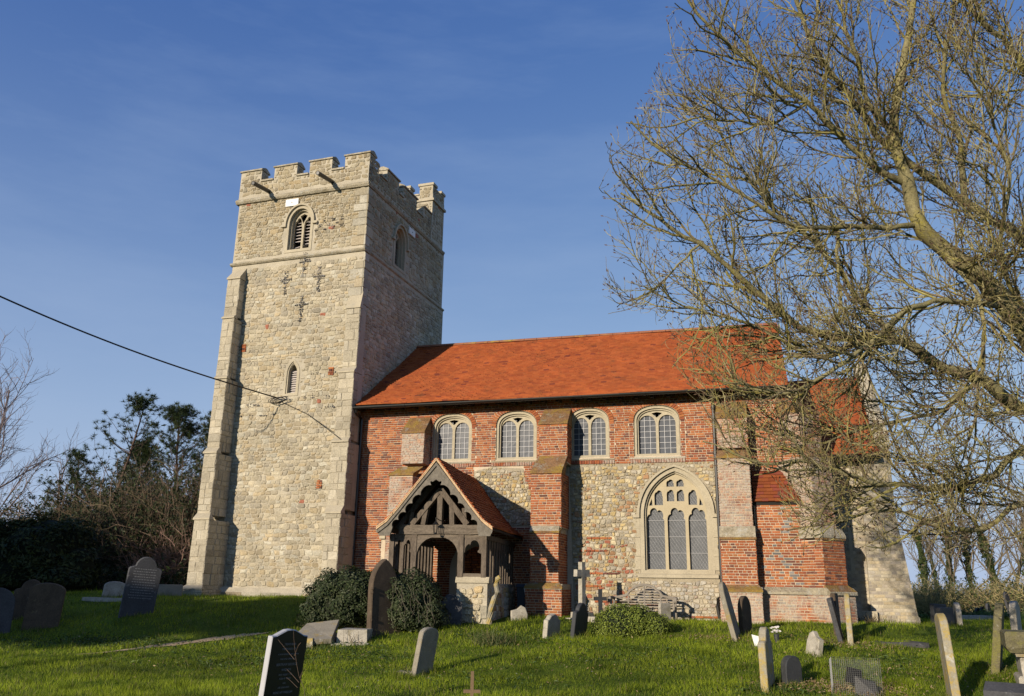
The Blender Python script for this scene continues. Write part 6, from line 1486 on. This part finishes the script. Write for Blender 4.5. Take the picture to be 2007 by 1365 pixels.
big = [q for q in tree_out if q[1][0] > .012]; small = [q for q in tree_out if q[1][0] <= .012]
V, F, C_ = polytubes(big, 5); tag(link('branches', mesh_from('branches', V, F, M['bark'], C_), tree), kind='stuff')
V, F, C_ = polytubes(small, 3); tag(link('twigs', mesh_from('twigs', V, F, M['bark'], C_), tree), kind='stuff')
# buds at twig tips
tips = np.array([q[0][-1] for q in small]); tipd = np.array([unit(q[0][-1] - q[0][-2]) for q in small]); sel_ = rng.random(len(tips)) < .6; tips, tipd = tips[sel_], tipd[sel_]; bud = [(np.array([a - d * .01, a + d * .015, a + d * .045]), np.array([.005, .012, .002]), np.array((0.09, 0.055, 0.035))) for a, d in zip(tips, tipd)]
V, F, C_ = polytubes(bud, 3); tag(link('buds', mesh_from('buds', V, F, M['bark_plain'], C_), tree), kind='stuff')
print('TREE', len(big), len(small))

# --- bare and ivied trees in the distance, grown upright
def bare_tree(p, H, r0, seed, label, cat='tree', lean=(0, 0), cols=BK * .8, group=None, ivy=0, nl=(7, 1.0), spread=.55, name='bare_tree', dens=1.0, clear=.25):
    rng = np.random.default_rng(seed); p = np.array([p[0], p[1], float(ground(p[0], p[1])) - .1]); o = thing(name, label, cat, p, group)
    tr_, rr = grow(rng, p, np.array([lean[0], lean[1], 1.0]), H * .8, r0, r0 * .25, 9, .1, .18); out = []; lim = []
    for k in range(int(nl[0])):
        i = int(len(tr_) * (clear + (1 - clear) * .9 * k / nl[0])); d = side_dir(rng, unit(tr_[min(i + 1, len(tr_) - 1)] - tr_[max(i - 1, 0)]), spread * rng.uniform(.7, 1.4)); q = grow(rng, tr_[i], d, H * .42 * nl[1] * (1.1 - .5 * i / len(tr_)), rr[i] * .6, r0 * .07, 7, .5, .3); lim.append(q)
    for q in lim: branch_out(rng, out, q, [(H * .045 / dens, H * .17, r0 * .16, 4, .7, .4, .15), (H * .035 / dens, H * .08, r0 * .07, 3, .7, .4, .15)], cols)
    branch_out(rng, out, (tr_[5:], rr[5:]), [(H * .05 / dens, H * .14, r0 * .16, 4, .8, .4, 0), (H * .04 / dens, H * .07, r0 * .07, 3, .7, .4, .1)], cols)
    V, F, C_ = polytubes([(tr_, rr, cols[0])], 8); link('trunk', mesh_from('trunk', V, F, M['bark_plain'], C_, smooth=True), o)
    V, F, C_ = polytubes([(q[0], q[1], cols[1]) for q in lim], 5); V2, F2, C2 = polytubes(out, 3)
    link('crown', mesh_from('crown', np.concatenate([V, V2]), list(F) + [f + len(V) for f in F2], M['bark_plain'], np.concatenate([C_, C2])), o)
    if ivy:
        n = int(ivy); t = rng.random(n) ** .8 * .85; i = (t * (len(tr_) - 1)).astype(int); f = (t * (len(tr_) - 1) - i)[:, None]; c_ = tr_[i] * (1 - f) + tr_[np.minimum(i + 1, len(tr_) - 1)] * f; d = rng.normal(size=(n, 3)); d[:, 2] *= .4; d /= np.linalg.norm(d, axis=1, keepdims=True)
        rad = r0 * (1.0 + 1.1 * rng.random((n, 1)) * (1.0 + np.sin(t * 17 + seed)[:, None])); leaves_mesh('ivy', c_ + d * rad, d, .10, pick([(0.025, 0.04, 0.012), (0.04, 0.06, 0.018), (0.06, 0.075, 0.02)], n, rng), M['leaf'], rng, parent=o)
    return o
def gpos(px, D):
    p = at_depth(px, 1150, D); return p
TB_ = 'bare trees beyond the churchyard hedge at the right'
for k, (px, D, H, r0, iv, ln_, lb) in enumerate([
    (1812, 60, 8.5, .16, 2600, (.05, 0), 'ivy clad bare tree closest to the chancel corner beyond the hedge'),
    (1836, 66, 8, .12, 800, (0, 0), 'slim bare tree second from the chancel beyond the hedge'),
    (1866, 60, 8.5, .20, 1400, (.02, 0), 'straight ivy trunked bare tree above the sunlit headstone'),
    (1912, 62, 9, .20, 1600, (-.14, 0), 'left leaning ivy trunked bare tree right of the straight one'),
    (1958, 58, 9, .22, 2600, (-.12, 0), 'thick ivied bare tree leaning left near the right edge'),
    (1984, 56, 9.5, .20, 0, (-.05, 0), 'dark bare forked tree without ivy near the right edge'),
    (2030, 52, 8, .2, 1000, (-.08, 0), 'ivied bare tree cut by the right edge of the view')]):
    bare_tree(gpos(px, D), H, r0 * .8, 50 + k, lb, lean=ln_, ivy=iv * .45, group=TB_, cols=np.array([(0.12, 0.10, 0.065), (0.16, 0.13, 0.085), (0.14, 0.11, 0.075)]), nl=(13, 1.15), dens=1.3)
bare_tree(gpos(-62, 44), 13.5, .15, 71, 'tall bare grey tree cut by the left edge of the view', cols=np.array([(0.15, 0.12, 0.12), (0.18, 0.145, 0.14), (0.14, 0.11, 0.11)]), nl=(16, .95), spread=.65, dens=1.7, clear=.15)
bare_tree(gpos(105, 42), 7.6, .10, 72, 'thin bare birch like tree left of the nearer pine', cols=np.array([(0.12, 0.09, 0.08), (0.15, 0.11, 0.10), (0.13, 0.10, 0.09)]), nl=(12, 1.0), spread=.35, clear=.1)
bare_tree(gpos(252, 40), 6.6, .09, 73, 'thin bare tree standing between the two pines', cols=np.array([(0.12, 0.09, 0.08), (0.15, 0.11, 0.10), (0.13, 0.10, 0.09)]), nl=(11, 1.0), spread=.4, clear=.1)
bare_tree(gpos(385, 38), 8.2, .11, 74, 'bare mossy tree beside the tower buttress', cols=np.array([(0.12, 0.11, 0.05), (0.14, 0.13, 0.06), (0.11, 0.09, 0.05)]), nl=(15, 1.0), spread=.35, clear=.05, dens=1.3)

# pines
def pine(p, H, seed, label, spread=.32, top_r=.3, n_sh=170, lean=(0, 0), dens=1.0):
    rng = np.random.default_rng(seed); p = np.array([p[0], p[1], float(ground(p[0], p[1])) - .1]); o = thing('pine_tree', label, 'pine tree', p, 'dark pines behind the churchyard at the left')
    tr_, rr = grow(rng, p, np.array([lean[0], lean[1], 1.0]), H, .15, .02, 10, .1, .10); wood = [(tr_, rr, np.array((0.09, 0.06, 0.045)))]; tips = []
    for k in range(n_sh):
        t = 1 - rng.random() ** 1.1 * .85; i = min(int(t * 10), 9); c_ = tr_[i] + (tr_[i + 1] - tr_[i]) * (t * 10 - i); L = H * spread * (1.05 - t) ** .7 * rng.uniform(.5, 1.15) + .15; a = rng.uniform(0, 6.28)
        q = grow(rng, c_, np.array([math.cos(a), math.sin(a), rng.uniform(.1, .8)]), L, .03 * (1.1 - t) + .006, .006, 4, .9, .35); wood.append((q[0], q[1], np.array((0.085, 0.06, 0.045))))
        for j in range(2, 5):
            for _ in range(2): tips.append(q[0][j] + rng.normal(0, .10, 3))
        tips.append(q[0][-1])
    V, F, C_ = polytubes([wood[0]], 7); link('trunk', mesh_from('trunk', V, F, M['bark_plain'], C_, smooth=True), o); V, F, C_ = polytubes(wood[1:], 4); link('branches', mesh_from('branches', V, F, M['bark_plain'], C_), o)
    T_ = np.array(tips); nt_ = len(T_); K = int(26 * dens); c_ = np.repeat(T_, K, 0); d = rng.normal(size=(nt_ * K, 3)); d[:, 2] = d[:, 2] * .8 + .35; d /= np.linalg.norm(d, axis=1, keepdims=True); L = rng.uniform(.12, .24, (nt_ * K, 1)); s = np.cross(d, rng.normal(size=d.shape)); s /= np.linalg.norm(s, axis=1, keepdims=True)
    V = np.stack([c_ - s * .010, c_ + s * .010, c_ + d * L], 1); C_ = np.repeat(pick([(0.022, 0.036, 0.012), (0.032, 0.048, 0.016), (0.045, 0.062, 0.020)], nt_, rng), K, 0)
    link('needles', mesh_from('needles', V.reshape(-1, 3), [np.arange(nt_ * K * 3).reshape(-1, 3)], M['needle'], np.repeat(C_, 3, 0)), o); return o
pine(gpos(165, 38), 8.9, 81, 'taller open crowned dark pine in the gap left of the tower', spread=.46, n_sh=85, lean=(.10, 0))
pine(gpos(318, 38), 8.2, 82, 'denser dark pine close to the tower buttress', spread=.50, n_sh=170)
pine(gpos(408, 42), 8.9, 83, 'dark pine half hidden behind the tower buttress', spread=.36, n_sh=220)
pine(gpos(118, 40), 6.4, 85, 'low dark pine left of the taller open crowned pine', spread=.5, n_sh=90, lean=(.05, 0))
pine(gpos(250, 41), 7.0, 84, 'lower dark pine filling the gap between the two tall pines', spread=.42, n_sh=200)

# brushwood thickets
def thicket(name, label, cat, pos, n, hmin, hmax, seed, cols, wid=.012, leaf=None, kind=None, group=None, spread=.6):
    rng = np.random.default_rng(seed); out = []; pos = np.array(pos)
    for k in range(n):
        i = rng.integers(0, len(pos) - 1); f = rng.random(); c_ = pos[i] * (1 - f) + pos[i + 1] * f; x, y = c_[0] + rng.normal(0, .4), c_[1] + rng.normal(0, c_[3] if len(c_) > 3 else .8); H = c_[2] * rng.uniform(hmin, hmax)
        q = grow(rng, np.array([x, y, float(ground(x, y)) - .05]), np.array([rng.normal(0, spread), rng.normal(0, spread * .7), 1.0]), H, wid * 1.6, wid * .35, 6, -.1 if rng.random() < .5 else .4, .6); out.append((q[0], q[1], cols[rng.integers(0, len(cols))] * rng.uniform(.6, 1.3)))
        for _ in range(4):
            j = rng.integers(1, 6); t = unit(q[0][j] - q[0][j - 1]); b = grow(rng, q[0][j], side_dir(rng, t, .8), H * .34 * rng.uniform(.5, 1.2), wid * .9, wid * .3, 4, -.1 if rng.random() < .4 else .5, .5); out.append((b[0], b[1], cols[rng.integers(0, len(cols))] * rng.uniform(.6, 1.3)))
            for _ in range(2): jj = rng.integers(1, 4); b2 = grow(rng, b[0][jj], side_dir(rng, unit(b[0][jj] - b[0][jj - 1]), .8), H * .15 * rng.uniform(.5, 1.3), wid * .6, wid * .25, 3, .3, .5); out.append((b2[0], b2[1], cols[rng.integers(0, len(cols))]))
    V, F, C_ = polytubes(out, 3); o = thing(name, label, cat, np.array([pos[:, 0].mean(), pos[:, 1].mean(), 0.9]), group); link('stems', mesh_from('stems', V, F, M['bark_plain'], C_), o)
    if leaf:
        nl_, lc, sz = leaf; S_ = np.array([q[0][rng.integers(1, len(q[0]))] for q in [out[i] for i in rng.integers(0, len(out), nl_)]]) + rng.normal(0, .12, (nl_, 3)); leaves_mesh('leaves', S_, rng.normal(size=(nl_, 3)) + np.array([0, -.5, .6]), sz, pick(lc, nl_, rng), M['leaf'], rng, parent=o)
    return o
def gp(px, D, h, sd=.8): p = at_depth(px, 1150, D); return (p[0], p[1], h, sd)
BR = np.array([(0.16, 0.11, 0.075), (0.13, 0.09, 0.06), (0.20, 0.14, 0.10), (0.11, 0.09, 0.05), (0.15, 0.12, 0.07)])
GLF = [(0.03, 0.045, 0.015), (0.05, 0.06, 0.02), (0.02, 0.03, 0.01)]
thicket('brushwood', 'tangle of brown bare brushwood between the dark evergreen bush and the tower', 'shrubs', [gp(205, 33, 4.0), gp(260, 33, 4.6), gp(330, 32.5, 4.8), gp(400, 32, 5.2)], 900, .5, 1.1, 91, BR * .8, .013, (42000, GLF, .055))
thicket('bramble_bush', 'arching pinkish bramble stems beside the tower buttress', 'bush', [gp(290, 30.5, 2.6, .5), gp(360, 30.0, 2.7, .5)], 150, .6, 1.1, 92, np.array([(0.30, 0.19, 0.15), (0.26, 0.16, 0.12)]), .010, None, spread=.9)
thicket('undergrowth', 'dark green ivy and scrub along the foot of the trees at the left', 'shrubs', [gp(120, 31.5, 1.4), gp(220, 31, 1.0), gp(400, 30, 1.0)], 420, .5, 1.2, 93, BR * .7, .012, (14000, GLF, .06), spread=.9)
thicket('scrub_hedge', 'tall bare scrub behind the evergreen bush at the far left', 'hedge', [gp(-60, 44, 4.6, 1.5), gp(60, 43, 4.6, 1.5), gp(160, 41, 5.8, 1.2), gp(280, 41, 5.6, 1.2), gp(410, 40, 6.0, 1.2)], 1300, .5, 1.0, 94, BR * .85, .016, (30000, GLF, .075))
# dark evergreen bush at left
rng = np.random.default_rng(61); cE = [px_at(70, 1085, 27), px_at(20, 1090, 27), px_at(120, 1075, 27.5), px_at(-40, 1080, 27), px_at(150, 1110, 27.2), px_at(60, 1120, 26.8), px_at(95, 1045, 27.5), px_at(10, 1130, 26.5), px_at(120, 1140, 26.6), px_at(-60, 1120, 26.8)]
rE = [(1.3, 1.2, 1.1), (1.2, 1.2, 1.0), (.9, 1.1, .95), (1.2, 1.2, 1.1), (.65, .9, .7), (1.2, 1.2, .8), (.7, .9, .5), (1.2, 1, .6), (.9, 1, .5), (1.3, 1, .8)]
P_, N_ = blob_points(rng, 34000, cE, rE, .3); P_ += (N_ / (np.linalg.norm(N_, axis=1, keepdims=True) + 1e-9)) * (.16 * np.sin(P_[:, :1] * 4 + 2 * np.sin(P_[:, 2:] * 3)) + .10 * np.sin(P_[:, 2:] * 8 + P_[:, :1] * 7)); ok = P_[:, 2] > ground(P_[:, 0], P_[:, 1]); P_, N_ = P_[ok], N_[ok]; N_[:, 2] += .4
eb = thing('evergreen_bush', 'big dark evergreen bush in shade at the left behind the graves', 'bush', np.array([cE[0][0], cE[0][1], float(ground(cE[0][0], cE[0][1]))]))
leaves_mesh('foliage', P_, N_ + rng.normal(0, .5, N_.shape), .06, pick([(0.018, 0.028, 0.009), (0.03, 0.042, 0.012), (0.05, 0.062, 0.018)], len(P_), rng), M['leaf'], rng, parent=eb)
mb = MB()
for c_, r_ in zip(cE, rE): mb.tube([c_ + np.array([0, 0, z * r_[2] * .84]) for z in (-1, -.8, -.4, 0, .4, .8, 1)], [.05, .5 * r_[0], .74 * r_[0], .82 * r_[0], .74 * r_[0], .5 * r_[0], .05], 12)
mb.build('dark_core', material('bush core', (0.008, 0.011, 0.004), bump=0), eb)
# hedge at the right
thicket('field_hedge', 'sunlit bare olive brown hedge along the far side of the churchyard at the right', 'hedge', [gp(1770, 54, 2.6, 1), gp(1850, 56, 2.3, 1), gp(1930, 56, 2.4, 1), gp(2010, 50, 2.8, 1), gp(2090, 46, 3.2, 1)], 1000, .5, 1.1, 95, np.array([(0.30, 0.25, 0.11), (0.24, 0.19, 0.09), (0.36, 0.30, 0.14), (0.17, 0.14, 0.08)]), .016, (15000, [(0.05, 0.065, 0.02), (0.07, 0.09, 0.025), (0.03, 0.04, 0.015)], .07), spread=.9)
thicket('bare_shrub', 'yellow green bare shrub beside the chancel corner at the right', 'shrub', [gp(1800, 48, 2.2, .5), gp(1835, 47, 2.3, .5)], 260, .5, 1.1, 96, np.array([(0.26, 0.23, 0.09), (0.22, 0.19, 0.08)]), .012, None, spread=1.1)
thicket('nettle_bank', 'low bright green nettles at the foot of the right hedge', 'plants', [gp(1780, 47, .45, .8), gp(1900, 48, .4, .8), gp(2040, 42, .5, .8)], 300, .5, 1.2, 97, np.array([(0.06, 0.09, 0.03)]), .012, (9000, [(0.07, 0.12, 0.03), (0.09, 0.14, 0.035)], .06), spread=.9)
# low grey-brown hill ridge at far left
mb = MB(); R_ = np.linspace(-1, 1, 40); V = []
for i, t in enumerate(R_): x = -190 + t * 120; y = 190 + t * 30; V += [(x, y - 30, 0), (x, y, 12.5 * (1 - t * t) ** .6 + 1.0), (x, y + 40, 0)]
F = [(3 * i + k, 3 * i + 3 + k, 3 * i + 4 + k, 3 * i + 1 + k) for i in range(39) for k in (0, 1)]
tag(link('hill', mesh_from('hill', V, [np.array(F)], material('hill', (0.17, 0.14, 0.12), var=.2, bump=0), smooth=True)), kind='structure')

# tall evergreens standing behind the photographer: their shade lies across the grass at the left
def shade_tree(x, y, H, zc0, zc1, rx, seed, label):
    rng = np.random.default_rng(seed); p = np.array([x, y, 0.0]); o = thing('evergreen_tree', label, 'tree', p, 'tall evergreen trees behind the photographer')
    mb = MB(); mb.tube([p + np.array([0, 0, -.2]), p + np.array([.1, 0, H * .5]), p + np.array([0, .1, H * .95])], [.28, .2, .04], 9); mb.build('trunk', M['bark_plain'] if False else material('evergreen trunk', (0.1, 0.075, 0.055)), o)
    n = 9; cs = [np.array([x + rng.uniform(-.6, .6) * rx, y + rng.uniform(-.5, .5) * rx, zc0 + (zc1 - zc0) * (.15 + .7 * k / (n - 1))]) for k in range(n)]; rs = [(rx * rng.uniform(.6, .9), rx * rng.uniform(.6, .9), (zc1 - zc0) * .26)] * n
    P_, N_ = blob_points(rng, 14000, cs, rs, .95); leaves_mesh('crown', P_, N_ + rng.normal(0, 1, N_.shape), .13, pick([(0.03, 0.045, 0.015), (0.02, 0.03, 0.01)], len(P_), rng), M['leaf'], rng, parent=o)
BOUND_TREES = [(-22.6, -33.6, 8.3, 9.9, 1.3), (-25.2, -34.2, 7.9, 10.0, 1.6), (-28.0, -33.8, 7.7, 10.1, 1.8), (-30.8, -34.2, 7.6, 10.6, 1.8), (-33.6, -33.6, 7.4, 12.4, 2.0), (-36.8, -33.0, 7.2, 13.4, 2.3), (-40.5, -32.0, 6.8, 14.0, 2.6), (-44.5, -31.0, 6.4, 14.0, 2.8), (-49.0, -30.0, 6.0, 14.0, 3.0)]
for k, (x, y, a, b_, rx) in enumerate(BOUND_TREES): shade_tree(x, y, b_, a, b_, rx, 300 + k, 'tall dark evergreen outside the view behind the photographer, %s from the churchyard path' % ('nearest second third fourth fifth sixth seventh eighth ninth'.split()[k]))

# ------------------------------------------------------------------ GRASS
def grass():
    rng = np.random.default_rng(77); Vs = []; Cs = []
    for D0, D1, n, hgt, wd in ((9.5, 13.5, 120000, .055, .0065), (13.5, 19, 150000, .060, .009), (19, 27, 90000, .065, .014), (27, 50, 60000, .08, .03)):
        px = rng.uniform(-60, 2070, n); dd = np.sqrt(rng.uniform(D0 ** 2, D1 ** 2, n)); d = _r[None] * ((px - CX) / F_PX)[:, None] + _fw[None]; h = d[:, :2] / (d @ _fw)[:, None]
        x = CAM[0] + h[:, 0] * dd / math.cos(PITCH) ; y = CAM[1] + h[:, 1] * dd / math.cos(PITCH)
        ok = np.ones(n, bool)
        ok &= ~((y > -0.05) & (x > -17.2) & (x < 3.4) & (y < 7)); ok &= ~((x > -9.0) & (x < -6.0) & (y > -4) & (y < 0))
        for qx, qy, qh in PATH[::2]: ok &= ~((np.abs(x - qx) < .22) & (np.abs(y - qy) < qh * .62))
        x, y = x[ok], y[ok]; m_ = len(x); z = ground(x, y)
        clump = np.sin(x * 1.7 + 2 * np.sin(y * 1.1)) * np.sin(y * 2.3 + 1.5 * np.sin(x * .9)) + .6 * np.sin(x * 5.1 + y * 3.7) * np.sin(y * 6.3 - x * 2.9)
        big = np.sin(x * .55 + 2.1 * np.sin(y * .4)) * np.cos(y * .7 + x * .3) ; tuftm = np.clip(np.sin(x * 3.1 + 1.7 * np.sin(y * 2.2)) * np.sin(y * 3.7 + 1.1 * np.sin(x * 1.9)) - .55, 0, 1) * 2
        hh = hgt * rng.uniform(.45, 1.35, m_) * (1 + .35 * clump + 1.5 * tuftm); a = rng.uniform(0, 6.28, m_); ln_ = rng.uniform(.1, .9, m_); b = rng.uniform(0, 6.28, m_)
        base = np.stack([x, y, z - .008], 1); sd = np.stack([np.cos(a), np.sin(a), a * 0], 1) * wd * .5; tip = base + np.stack([np.cos(b) * ln_ * hh, np.sin(b) * ln_ * hh, hh + .008], 1)
        Vs.append(np.stack([base - sd, base + sd, tip], 1).reshape(-1, 3)); tone = np.clip(.48 + .38 * clump + rng.normal(0, .30, m_), 0, 1)[:, None]
        c = np.array([(0.060, 0.108, 0.007)]) * (1 - tone) + np.array([(0.32, 0.39, 0.025)]) * tone; c = c * (1 + .22 * big)[:, None] * (1 - .3 * np.clip(tuftm, 0, 1))[:, None]; dry = rng.random(m_) < .05 + .06 * (big > .4); c[dry] = (0.26, 0.22, 0.10); Cs.append(np.repeat(c, 3, 0))
    V = np.concatenate(Vs); tag(link('grass', mesh_from('grass', V, [np.arange(len(V)).reshape(-1, 3)], M['grass'], np.concatenate(Cs))), 'short green churchyard grass', 'grass', kind='stuff')
grass()
# taller tufts and a dead stem
def tuft(px, py, D, n, h, cols, label, name='grass_tuft', cat='grass tuft', sp=.14, seed=0):
    rng = np.random.default_rng(seed + 500); c_ = at_depth(px, py, D); c_[2] = float(ground(c_[0], c_[1])); out = []
    for k in range(n): q = grow(rng, c_ + np.array([rng.normal(0, sp), rng.normal(0, sp), -.02]), np.array([rng.normal(0, .4), rng.normal(0, .4), 1]), h * rng.uniform(.4, 1.1), .006, .0015, 4, -.4, .3); out.append((q[0], q[1], np.array(cols[rng.integers(0, len(cols))]) * rng.uniform(.7, 1.2)))
    V, F, C_ = polytubes(out, 3); o = link(name, mesh_from(name, V, F, M['grass'], C_), None, loc=c_); tag(o, label, cat, kind='stuff')
tuft(968, 1228, 17.6, 260, .42, [(0.08, 0.12, 0.03), (0.20, 0.18, 0.08), (0.10, 0.14, 0.04)], 'tuft of long grass in front of the porch dwarf wall', sp=.22, seed=1)
tuft(650, 1228, 17.6, 320, .22, [(0.06, 0.10, 0.02), (0.09, 0.13, 0.03)], 'weedy tuft at the foot of the collapsed tomb', sp=.5, seed=2)
tuft(700, 1215, 18.0, 160, .30, [(0.22, 0.17, 0.09), (0.16, 0.13, 0.07)], 'dry brown tuft between the collapsed tomb and the gothic headstone', sp=.16, seed=3)
tuft(210, 1258, 15.3, 300, .22, [(0.07, 0.11, 0.02), (0.11, 0.15, 0.03)], 'longer grass tuft on the shade line at the left', sp=.35, seed=4)
tuft(1700, 1212, 21.2, 160, .3, [(0.20, 0.15, 0.08), (0.12, 0.1, 0.05)], 'dry weeds at the chancel wall foot behind the lichened headstone', sp=.25, seed=5)
ds = [[(600, 1395), (596, 1350), (586, 1325), (581, 1300), (577, 1265), (575, 1235)], [(577, 1293), (562, 1275), (545, 1254)], [(577, 1286), (585, 1265), (590, 1260)], [(588, 1330), (592, 1318), (595, 1312)], [(586, 1338), (572, 1322), (562, 1312)], [(583, 1348), (570, 1335), (561, 1328)]]
out = [(np.array([at_depth(x, y, 10.3) for x, y in l]), np.linspace(.0030, .0016, len(l)), np.array((0.16, 0.11, 0.08))) for l in ds]
V, F, C_ = polytubes(out, 5); c_ = at_depth(600, 1395, 10.3); o = link('dead_stalk', mesh_from('dead_stalk', V, F, M['bark_plain'], C_), None, loc=c_); tag(o, 'thin dry branching weed stalk in front of the polished black headstone', 'weed')
# daisies in the lawn
rngd = np.random.default_rng(9)
mb = MB()
for px, py in [(1012, 1326), (1160, 1322), (236, 1275), (266, 1280), (15, 1283), (486, 1246), (1421, 1257), (305, 1279), (1118, 1262), (700, 1352), (740, 1340)]:
    p = G(px, py) + np.array([0, 0, .045]); 
    for m_ in range(7): a = m_ * .9; mb.add([p, p + np.array([math.cos(a) * .02, math.sin(a) * .02, .004]), p + np.array([math.cos(a + .6) * .02, math.sin(a + .6) * .02, .004])], [(0, 1, 2)])
tag(mb.build('daisies', M['flower'], None), 'scattered tiny white daisies in the lawn', 'flowers', kind='stuff')

def litter(name, label, n, area, cols, size, seed, flat=True, z=.02):
    rng = np.random.default_rng(seed); P = []
    for (px, py, sx, sy, wt) in area:
        c_ = G(px, py); k = int(n * wt); x = c_[0] + rng.normal(0, sx, k); y = c_[1] + rng.normal(0, sy, k); P.append(np.stack([x, y, ground(x, y) + z + rng.uniform(0, .03, k)], 1))
    P = np.concatenate(P); Nn = rng.normal(0, .5, P.shape) + np.array([0, 0, 1.0]); o = leaves_mesh(name, P, Nn, size, pick(cols, len(P), rng), M['leaf'], rng); tag(o, label, 'leaves', kind='stuff')
litter('weeds', 'dark broad leaved weeds scattered through the lawn', 5200, [(600, 1262, 1.0, .35, .12), (650, 1290, .8, .4, .10), (240, 1262, 1.0, .3, .12), (80, 1262, 1.0, .3, .10), (1230, 1290, 1.2, .5, .08), (1520, 1352, .5, .25, .08), (1640, 1262, .6, .2, .06), (1000, 1255, .8, .3, .06), (430, 1300, 1.2, .5, .10), (900, 1330, 1.2, .5, .06), (1780, 1300, 1.2, .6, .12)], [(0.05, 0.085, 0.018), (0.08, 0.12, 0.025), (0.035, 0.06, 0.015)], .028, 5)
litter('leaf_litter', 'brown dead leaves and twigs lying in the grass', 2600, [(1690, 1355, .35, .3, .22), (1600, 1352, .5, .25, .16), (1400, 1255, .5, .2, .08), (1660, 1268, .7, .2, .12), (690, 1232, .5, .2, .10), (1850, 1330, 1.5, .8, .12), (1200, 1300, 3, 1.2, .10), (500, 1300, 3, 1.2, .10)], [(0.26, 0.18, 0.09), (0.18, 0.12, 0.07), (0.32, 0.25, 0.14)], .018, 6, z=.045)

# longer grass left standing round the feet of the gravestones
def skirts():
    rng = np.random.default_rng(123); P = []
    for o in list(bpy.data.objects):
        if o.get('category') in ('headstone', 'tomb', 'cross', 'stone', 'memorial'):
            c_ = WL.get(o.name)
            if c_ is None or np.linalg.norm(c_ - CAM) > 30: continue
            k = 130; a = rng.uniform(0, 6.28, k); r_ = rng.uniform(.10, .46, k); P.append(np.stack([c_[0] + np.cos(a) * r_ * .6, c_[1] + np.sin(a) * r_, r_ * 0], 1))
    P = np.concatenate(P); P[:, 2] = ground(P[:, 0], P[:, 1]) - .01; m_ = len(P); a = rng.uniform(0, 6.28, m_); hh = rng.uniform(.05, .17, m_); b = rng.uniform(0, 6.28, m_)
    sd = np.stack([np.cos(a), np.sin(a), a * 0], 1) * .006; tip = P + np.stack([np.cos(b) * hh * .5, np.sin(b) * hh * .5, hh], 1); C_ = pick([(0.09, 0.14, 0.02), (0.18, 0.22, 0.03), (0.24, 0.22, 0.09)], m_, rng)
    tag(link('long_grass', mesh_from('long_grass', np.stack([P - sd, P + sd, tip], 1).reshape(-1, 3), [np.arange(m_ * 3).reshape(-1, 3)], M['grass'], np.repeat(C_, 3, 0))), 'longer grass around the feet of the gravestones', 'grass', kind='stuff')
skirts()
